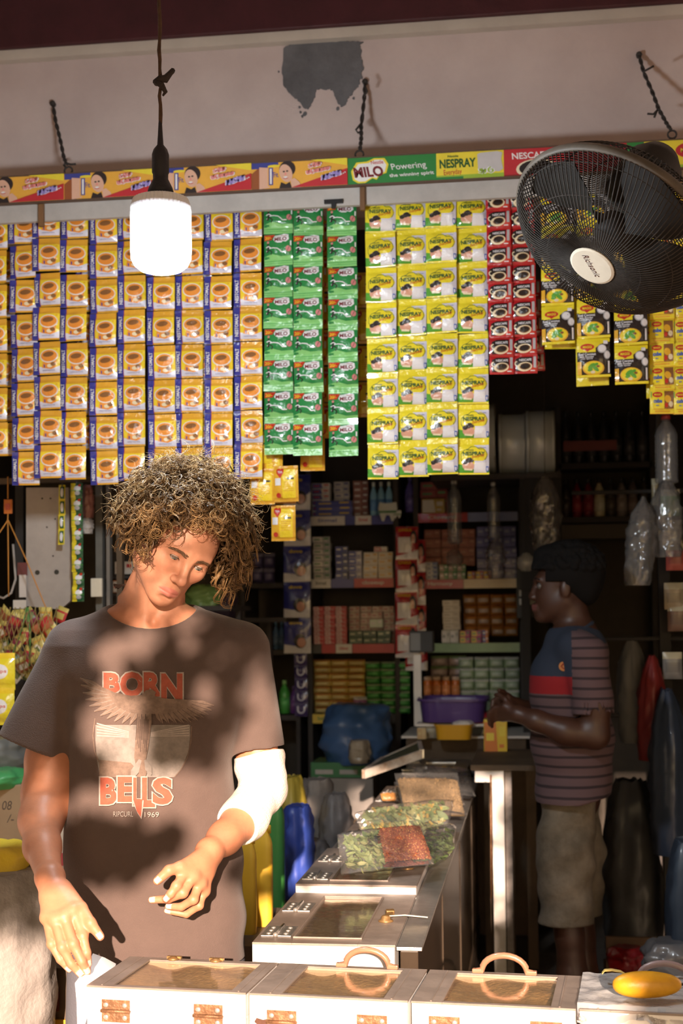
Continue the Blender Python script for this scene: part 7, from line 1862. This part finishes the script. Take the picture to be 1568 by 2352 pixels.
while placed < NL and tries < 20000:
    tries += 1
    u = Vector((rnd.gauss(0, 1), rnd.gauss(0, 1), rnd.gauss(0, 1))).normalized()
    if not hairline(u): continue
    placed += 1
    root = SKC + HM @ Vector((u.x * .073, u.y * .094, u.z * .080)); nw = (HM @ u).normalized()
    front = max(0, u.y)
    L_ = rnd.uniform(.085, .130) * (1 - .42 * front)
    side = (HM @ Vector((u.x, 0, 0)))
    dr = rnd.uniform(.020, .055) * (1.0 - .6 * max(0, nw.z)) * (1 + .35 * (u.x > .2))
    dirn = (nw * 1.0 + HF * (.35 * front) - HX * .25 * (1 if u.x < -.2 else 0) + Vector((rnd.uniform(-.35, .35), rnd.uniform(-.35, .35), rnd.uniform(-.2, .45) - .25 * (u.x < -.3)))).normalized()
    turns = rnd.uniform(2.4, 4.2); rc = rnd.uniform(.008, .0155); ph0 = rnd.uniform(0, 6.28); hand_ = rnd.choice((-1, 1))
    sn = rnd.uniform(0, 1)
    tone = rnd.random() ** (1.0 + 1.3 * max(0, nw.z) + .6 * (u.x > .1))
    c0 = [.022 + .02 * tone, .012 + .010 * tone, .006 + .004 * tone]
    c1 = [.12 + .46 * tone ** 1.5, .066 + .295 * tone ** 1.5, .028 + .13 * tone ** 1.5]  # golden tip pigment, raised further as gold highlights from lamp and sun
    a1 = dirn.cross(Vector((.3, .5, .8))).normalized(); a2 = dirn.cross(a1)
    N_ = 26
    for m in range(3):
        ph = ph0 + m * .28 + rnd.uniform(-.1, .1); P = []
        sp = Vector((rnd.uniform(-1, 1), rnd.uniform(-1, 1), rnd.uniform(-1, 1))) * .0025
        for i in range(N_):
            s = i / (N_ - 1)
            base_ = root + dirn * (L_ * s * (1 - .18 * s)) + gdn * (dr * s * s) + sp * s
            w_ = rc * min(1, s * 3.0) * (1 + .25 * m * .3); q = ph + hand_ * turns * 6.2832 * s
            P.append(base_ + (a1 * math.cos(q) + a2 * math.sin(q)) * w_)
        strand(P, .0017 if m == 0 else .0013, c0, c1)
# stray frizz round the outline
for k in range(900):
    u = Vector((rnd.gauss(0, 1), rnd.gauss(0, .8) - .3, rnd.gauss(0, 1) + .3)).normalized()
    if not hairline(u): continue
    root = SKC + HM @ Vector((u.x * .12, u.y * .125, u.z * .125)); nw = (HM @ u).normalized()
    P = []; L_ = rnd.uniform(.04, .085); a1 = nw.cross(Vector((.2, .7, .6))).normalized(); a2 = nw.cross(a1); rc = rnd.uniform(.004, .011); tn = rnd.uniform(.8, 2.4); ph = rnd.uniform(0, 6.28)
    dv = Vector((rnd.uniform(-.5, .5), rnd.uniform(-.5, .5), rnd.uniform(-.6, .3)))
    for i in range(14):
        s = i / 13; q = ph + tn * 6.28 * s
        P.append(root + (nw + dv * s).normalized() * L_ * s + (a1 * math.cos(q) + a2 * math.sin(q)) * rc * min(1, 2.5 * s))
    t = rnd.random(); strand(P, .00055, [.13, .08, .04], [.42 + .2 * t, .28 + .14 * t, .13 + .08 * t])
hairm = M('curly_hair', (1, 1, 1), .32, attr='pigment', spec=.4)
ho = link('hair', np_mesh('hair', np.array([tuple(v) for v in hv]), np.array(hf), hairm, np.array(hc)), man)
ho['label'] = 'big curly hair with golden ends, brightened in colour as lamp and sun highlights'; ho['kind'] = 'stuff'
# scalp under the curls
mb = MB(); 
def scf(u, v):
    th = u * 6.2832; fi_ = v * math.pi * .62
    d = Vector((math.sin(fi_) * math.cos(th), math.sin(fi_) * math.sin(th), math.cos(fi_)))
    d = Matrix.Rotation(math.radians(24), 3, 'X') @ d
    return SKC + HM @ Vector((d.x * .0765, d.y * .0975, d.z * .0835))
mb.grid(scf, 36, 18); mb.build('scalp_hair', M('scalp_dark', (.035, .02, .012), .9), man)
# ================================================================== the shopkeeper, standing sideways behind the counter
KO = PY(1300, 1500, 4.85); KO.z = .02
KX, KY = Vector((math.cos(math.atan2(KO.x, KO.y) * -1), math.sin(math.atan2(KO.x, KO.y) * -1), 0)), None
_n = math.hypot(KO.x, KO.y); KY = Vector((KO.x / _n, KO.y / _n, 0)); KX = Vector((KY.y, -KY.x, 0))
def kp(px, py, dy=0.):
    d = ray(px, py); t = (dy - (CO - KO).dot(KY)) / d.dot(KY); p = CO + d * t - KO
    return Vector((p.dot(KX), dy, p.z))
keeper = thing('person', 'person in a striped polo with navy and red panels, seen sideways, hands at the counter', 'person', KO, math.atan2(KX.y, KX.x))
GX = axis(-.34, .24, .0045, .0045); GY = axis(-.22, .22, .0045, .0045); GZ = axis(-.0, 1.78, .0045, .0045)
KF = Field(GX, GY, GZ)
def kch(pts, k=.02, kin=.02): KF.chain([kp(*p[:3]) for p in pts], [p[3] for p in pts], k, kin)
# legs
for dy, dx in ((-.085, 0), (.085, 26)):
    kch([(1304 + dx * .5, 1860, dy * .8, .075), (1298 + dx, 2060, dy, .062), (1308 + dx, 2150, dy, .047), (1314 + dx, 2240, dy, .050), (1318 + dx, 2350, dy, .034)])
    a = kp(1318 + dx, 2350, dy); KF.chain([Vector((a.x + .01, dy, .045)), Vector((a.x - .15, dy, .032))], [.036, .028], .02)
# trunk and neck
kch([(1318, 1830, 0, .09), (1316, 1700, 0, .115), (1310, 1560, 0, .115), (1318, 1490, .0, .10)], .03, .05)
kch([(1318, 1490, -.10, .055), (1318, 1490, .10, .055)], .04)
kch([(1328, 1460, 0, .062), (1308, 1400, 0, .055), (1300, 1370, 0, .055)], .03)
# head in profile, facing image left
hc = kp(1290, 1345)
def kd(x, y, z): return Vector((hc.x - x, y, hc.z + z))     # x forward (left in the picture)
KF.ell(kd(-.02, 0, .035), (.098, .076, .085), None, .02); KF.ell(kd(.03, 0, -.03), (.062, .060, .085), None, .03)
KF.chain([kd(-.01, .05, -.05), kd(.06, .012, -.100)], [.02, .018], .03); KF.chain([kd(-.01, -.05, -.05), kd(.06, -.012, -.100)], [.02, .018], .03)
KF.ell(kd(.078, 0, .02), (.016, .045, .012), None, .02)
KF.chain([kd(.084, 0, .012), kd(.103, 0, -.036)], [.009, .012], .014); KF.ell(kd(.098, .012, -.040), (.010, .009, .009), None, .008); KF.ell(kd(.098, -.012, -.040), (.010, .009, .009), None, .008)
KF.chain([kd(.086, -.018, -.070), kd(.096, 0, -.067), kd(.086, .018, -.070)], [.005, .008, .005], .008); KF.chain([kd(.084, -.018, -.080), kd(.094, 0, -.081), kd(.084, .018, -.080)], [.005, .009, .005], .008)
KF.ell(kd(.074, 0, -.106), (.02, .022, .018), None, .02)
for s in (-1, 1): KF.ell(kd(.084, s * .032, -.001), (.012, .016, .011), None, .012, 'sub'); KF.ell(kd(-.012, s * .076, -.012), (.018, .009, .030), None, .01)
# arms: near one bent forward, hands meet over the basin
kch([(1345, 1500, -.13, .056), (1368, 1620, -.155, .048), (1366, 1688, -.155, .046), (1300, 1680, -.16, .045), (1232, 1655, -.15, .034), (1190, 1640, -.13, .027)])
kch([(1330, 1500, .13, .054), (1310, 1640, .13, .046), (1240, 1640, .10, .04), (1185, 1620, .03, .026)])
def kfinger(pts, r): KF.chain([kp(*p) for p in pts], [r, r * .95, r * .85, r * .7][:len(pts)], .006, .004)
for k in range(4):
    kch([(1190, 1640, -.13, .02), (1160 - 2 * k, 1622 + 9 * k, -.12 + .012 * k, .0145)], .015)
    kfinger([(1160 - 2 * k, 1622 + 9 * k, -.12 + .012 * k), (1136 - k, 1626 + 9 * k, -.10 + .01 * k), (1122 + k, 1638 + 8 * k, -.09 + .01 * k), (1124 + 2 * k, 1648 + 7 * k, -.085 + .01 * k)], .0095)
    kch([(1185, 1620, .03, .018), (1165, 1600 + 8 * k, -.01, .014)], .015)
    kfinger([(1165, 1600 + 8 * k, -.01), (1146, 1598 + 9 * k, -.03), (1132, 1610 + 8 * k, -.045), (1130, 1620 + 7 * k, -.05)], .009)
kfinger([(1178, 1628, -.13), (1160, 1606, -.11), (1146, 1596, -.09), (1138, 1596, -.08)], .0105); kfinger([(1172, 1606, .01), (1156, 1590, -.03), (1146, 1586, -.05)], .010)
V, Q = nets(KF); V = relax(V, Q, 2, .4)
kcol = np.tile(np.array([[.052, .021, .012]]), (len(V), 1))
d = V - np.array(hc); lp = (np.abs(d[:, 2] + .074) < .010) & (-d[:, 0] > .078) & (np.abs(d[:, 1]) < .022); kcol[lp] = (.12, .04, .035)
kb = link('body', np_mesh('body', V, Q, M('skin_dark', (1, 1, 1), .45, attr='pigment', var=.1, vscale=30), kcol), keeper)
for s in (-1, 1): 
    e_ = link('eye', MB().lathe([(.0115 * math.sin(math.pi * k / 12), -.0115 * math.cos(math.pi * k / 12)) for k in range(13)], 16).mesh('eye', M('eye_dim', (.10, .09, .085), .3)), keeper); e_.location = kd(.073, s * .031, -.001)
    MB().tube([kd(.090, s * .012, .021), kd(.089, s * .032, .025), kd(.074, s * .05, .020)], [.003, .004, .002], 5).build('eyebrow', M('black_hair', (.006, .0055, .0055), .9, spec=.15), keeper)
# hair: short cap of tufts
GX = axis(hc.x - .13, hc.x + .15, .004, .004); GY = axis(-.12, .12, .004, .004); GZ = axis(hc.z - .1, hc.z + .16, .004, .004)
HF_ = Field(GX, GY, GZ)
HF_.ell(kd(-.028, 0, .050), (.124, .096, .100), None, .01); HF_.ell(kd(.045, 0, .105), (.05, .06, .035), None, .03); HF_.ell(kd(-.085, 0, -.01), (.045, .065, .06), None, .03)
rnd = random.Random(5)
for k in range(420):
    u = Vector((rnd.gauss(0, 1), rnd.gauss(0, 1), abs(rnd.gauss(0, 1)) + .1)).normalized(); HF_.ell(kd(-.028 + u.x * .122, u.y * .095, .050 + u.z * .099), (rnd.uniform(.007, .014),) * 3, None, .004)
sl, X, Y, Z = HF_.block((-9, -9, -9), (9, 9, 9))
fx_ = hc.x - X
HF_.D[:] = np.maximum(HF_.D, np.minimum((fx_ - .055) , -(Z - hc.z - .055)))        # open face
HF_.D[:] = np.maximum(HF_.D, np.minimum((fx_ + .012), -(Z - hc.z - .012 + .0 * X)))
Vh, Qh = nets(HF_); hk = link('hair', np_mesh('hair', Vh, Qh, M('black_hair', (.006, .0055, .0055), .9, spec=.15)), keeper)
# polo shirt
GX = axis(-.20, .22, .005, .005); GY = axis(-.24, .24, .005, .005); GZ = axis(.80, 1.52, .005, .005)
PF = Field(GX, GY, GZ)
def pch(pts, k=.03, kin=.05): PF.chain([kp(*p[:3]) for p in pts], [p[3] for p in pts], k, kin)
pch([(1318, 1810, 0, .128), (1314, 1700, 0, .130), (1308, 1570, 0, .128), (1320, 1496, 0, .112)]); pch([(1314, 1850, -.06, .122), (1314, 1850, .06, .122)])
pch([(1322, 1492, -.11, .066), (1322, 1492, .11, .066)], .04)
sl, X, Y, Z = PF.block((-9, -9, -9), (9, 9, 9))
PF.D[:] = smin(PF.D, np.maximum(d_cap(X, Y, Z, kp(1345, 1505, -.125), .072, kp(1366, 1660, -.152), .068), kp(1366, 1634).z - Z), .02)
PF.D[:] = smin(PF.D, np.maximum(d_cap(X, Y, Z, kp(1330, 1505, .13), .07, kp(1316, 1660, .13), .066), kp(1316, 1645).z - Z), .02)
zz = kp(1300, 1838).z + .02 * np.sin(8 * X)
D = np.maximum(PF.D, zz - Z) + (.003 * np.sin(45 * Z + 18 * X)).astype(np.float32)
ncut = d_ell(X, Y, Z, kp(1312, 1418), (.075, .075, .085)); D = np.maximum(D, -ncut)
mo_ = kp(1366, 1632, -.152); nz_ = np.maximum(d_cap(X, Y, Z, kp(1360, 1590, -.15), .054, kp(1368, 1660, -.155), .060), -(kp(1366, 1606).z - Z) * 1); D = np.maximum(D, -nz_)
PF.D[:] = D
Vs_, Qs_ = nets(PF); Vs_ = relax(Vs_, Qs_, 2, .5)
cen = Vs_[Qs_].mean(1); zr = kp(1300, 1550).z; zn = kp(1300, 1590).z
pan = (cen[:, 0] < kp(1326, 1500).x) & ((cen[:, 0] < kp(1312, 1500).x) | (cen[:, 1] > -.13))
mi_ = np.zeros(len(Qs_), int); mi_[pan & (cen[:, 2] > zr)] = 1; mi_[pan & (cen[:, 2] <= zr + .0) & (cen[:, 2] > zn)] = 2
mi_[(cen[:, 2] > kp(1300, 1478).z) & (np.abs(cen[:, 1]) < .10)] = 1
def striped():
    m = bpy.data.materials.new('polo_stripes'); m.use_nodes = True; N = m.node_tree.nodes; L = m.node_tree.links; b = N['Principled BSDF']; b.inputs['Roughness'].default_value = .9
    t = N.new('ShaderNodeTexCoord'); w = N.new('ShaderNodeTexWave'); w.bands_direction = 'Z'; w.inputs['Scale'].default_value = 9.5; w.inputs['Distortion'].default_value = .6; w.inputs['Detail'].default_value = 1
    r = N.new('ShaderNodeValToRGB'); r.color_ramp.elements[0].color = (.022, .012, .015, 1); r.color_ramp.elements[1].color = (.088, .051, .056, 1); r.color_ramp.elements[0].position = .10; r.color_ramp.elements[1].position = .22
    L.new(t.outputs['Object'], w.inputs['Vector']); L.new(w.outputs['Fac'], r.inputs[0]); L.new(r.outputs[0], b.inputs['Base Color']); return m
po_ = link('polo_shirt', np_mesh('polo_shirt', Vs_, Qs_, [striped(), M('polo_navy', (.018, .026, .046), .9), M('polo_red', (.22, .008, .012), .9)], mi=mi_), keeper)
KB = BVHTree.FromPolygons([tuple(v) for v in Vs_], [tuple(q) for q in Qs_])
h = KB.ray_cast(Vector((kp(1294, 1527).x, -.6, kp(1294, 1527).z)), Vector((0, 1, 0)), 2)
if h[0] is not None:
    c = h[0]; mb = MB()
    mb.lathe([(.016, -.0015), (.016, .0015)], 20, (c.x, c.y, c.z), ax='Y'); bg_ = mb.build('badge', M('badge_orange', (.40, .16, .05), .8), po_)
    MB().tube([(c.x + .008, c.y - .002, c.z + .006), (c.x - .002, c.y - .002, c.z + .008), (c.x - .008, c.y - .002, c.z), (c.x, c.y - .002, c.z - .008), (c.x + .008, c.y - .002, c.z - .004)], .002, 5).build('badge_mark', M('polo_red', (.22, .008, .012), .9), bg_)
# collar
cpts = [kp(1284, 1490, -.05), kp(1305, 1474, -.075), kp(1335, 1452, -.07), kp(1356, 1438, -.03), kp(1360, 1436, .03), kp(1338, 1452, .07), kp(1300, 1478, .07)]
MB().tube(cpts, [.012, .016, .018, .018, .018, .016, .012], 8, flat=.5).build('collar', M('polo_navy', (.018, .026, .046), .9), po_)
MB().tube([kp(1283, 1490, -.045), kp(1290, 1476, -.055), kp(1297, 1468, -.06)], [.006, .01, .005], 6, flat=.5).build('collar_lining', M('polo_red', (.22, .008, .012), .9), po_)
# shorts, stained khaki
GX = axis(-.20, .20, .006, .006); GY = axis(-.20, .20, .006, .006); GZ = axis(.36, .95, .006, .006)
TF = Field(GX, GY, GZ)
for dy, dx in ((-.08, 0), (.08, 24)): TF.chain([kp(1306 + dx * .3, 1830, dy * .6), kp(1298 + dx, 1960, dy), kp(1300 + dx, 2120, dy)], [.092, .094, .090], .03, .03)
sl, X, Y, Z = TF.block((-9, -9, -9), (9, 9, 9))
TF.D[:] = np.maximum(TF.D + (.004 * np.sin(40 * Z + 25 * X + 20 * Y) + .003 * np.sin(28 * X - 60 * Z)).astype(np.float32), kp(1300, 2108).z - Z)
Vt, Qt = nets(TF); link('cargo_shorts', np_mesh('cargo_shorts', relax(Vt, Qt, 1), Qt, M('khaki', (.19, .155, .115), .9, col2=(.09, .072, .05), vscale=9, bump=.3, bscale=60)), keeper)
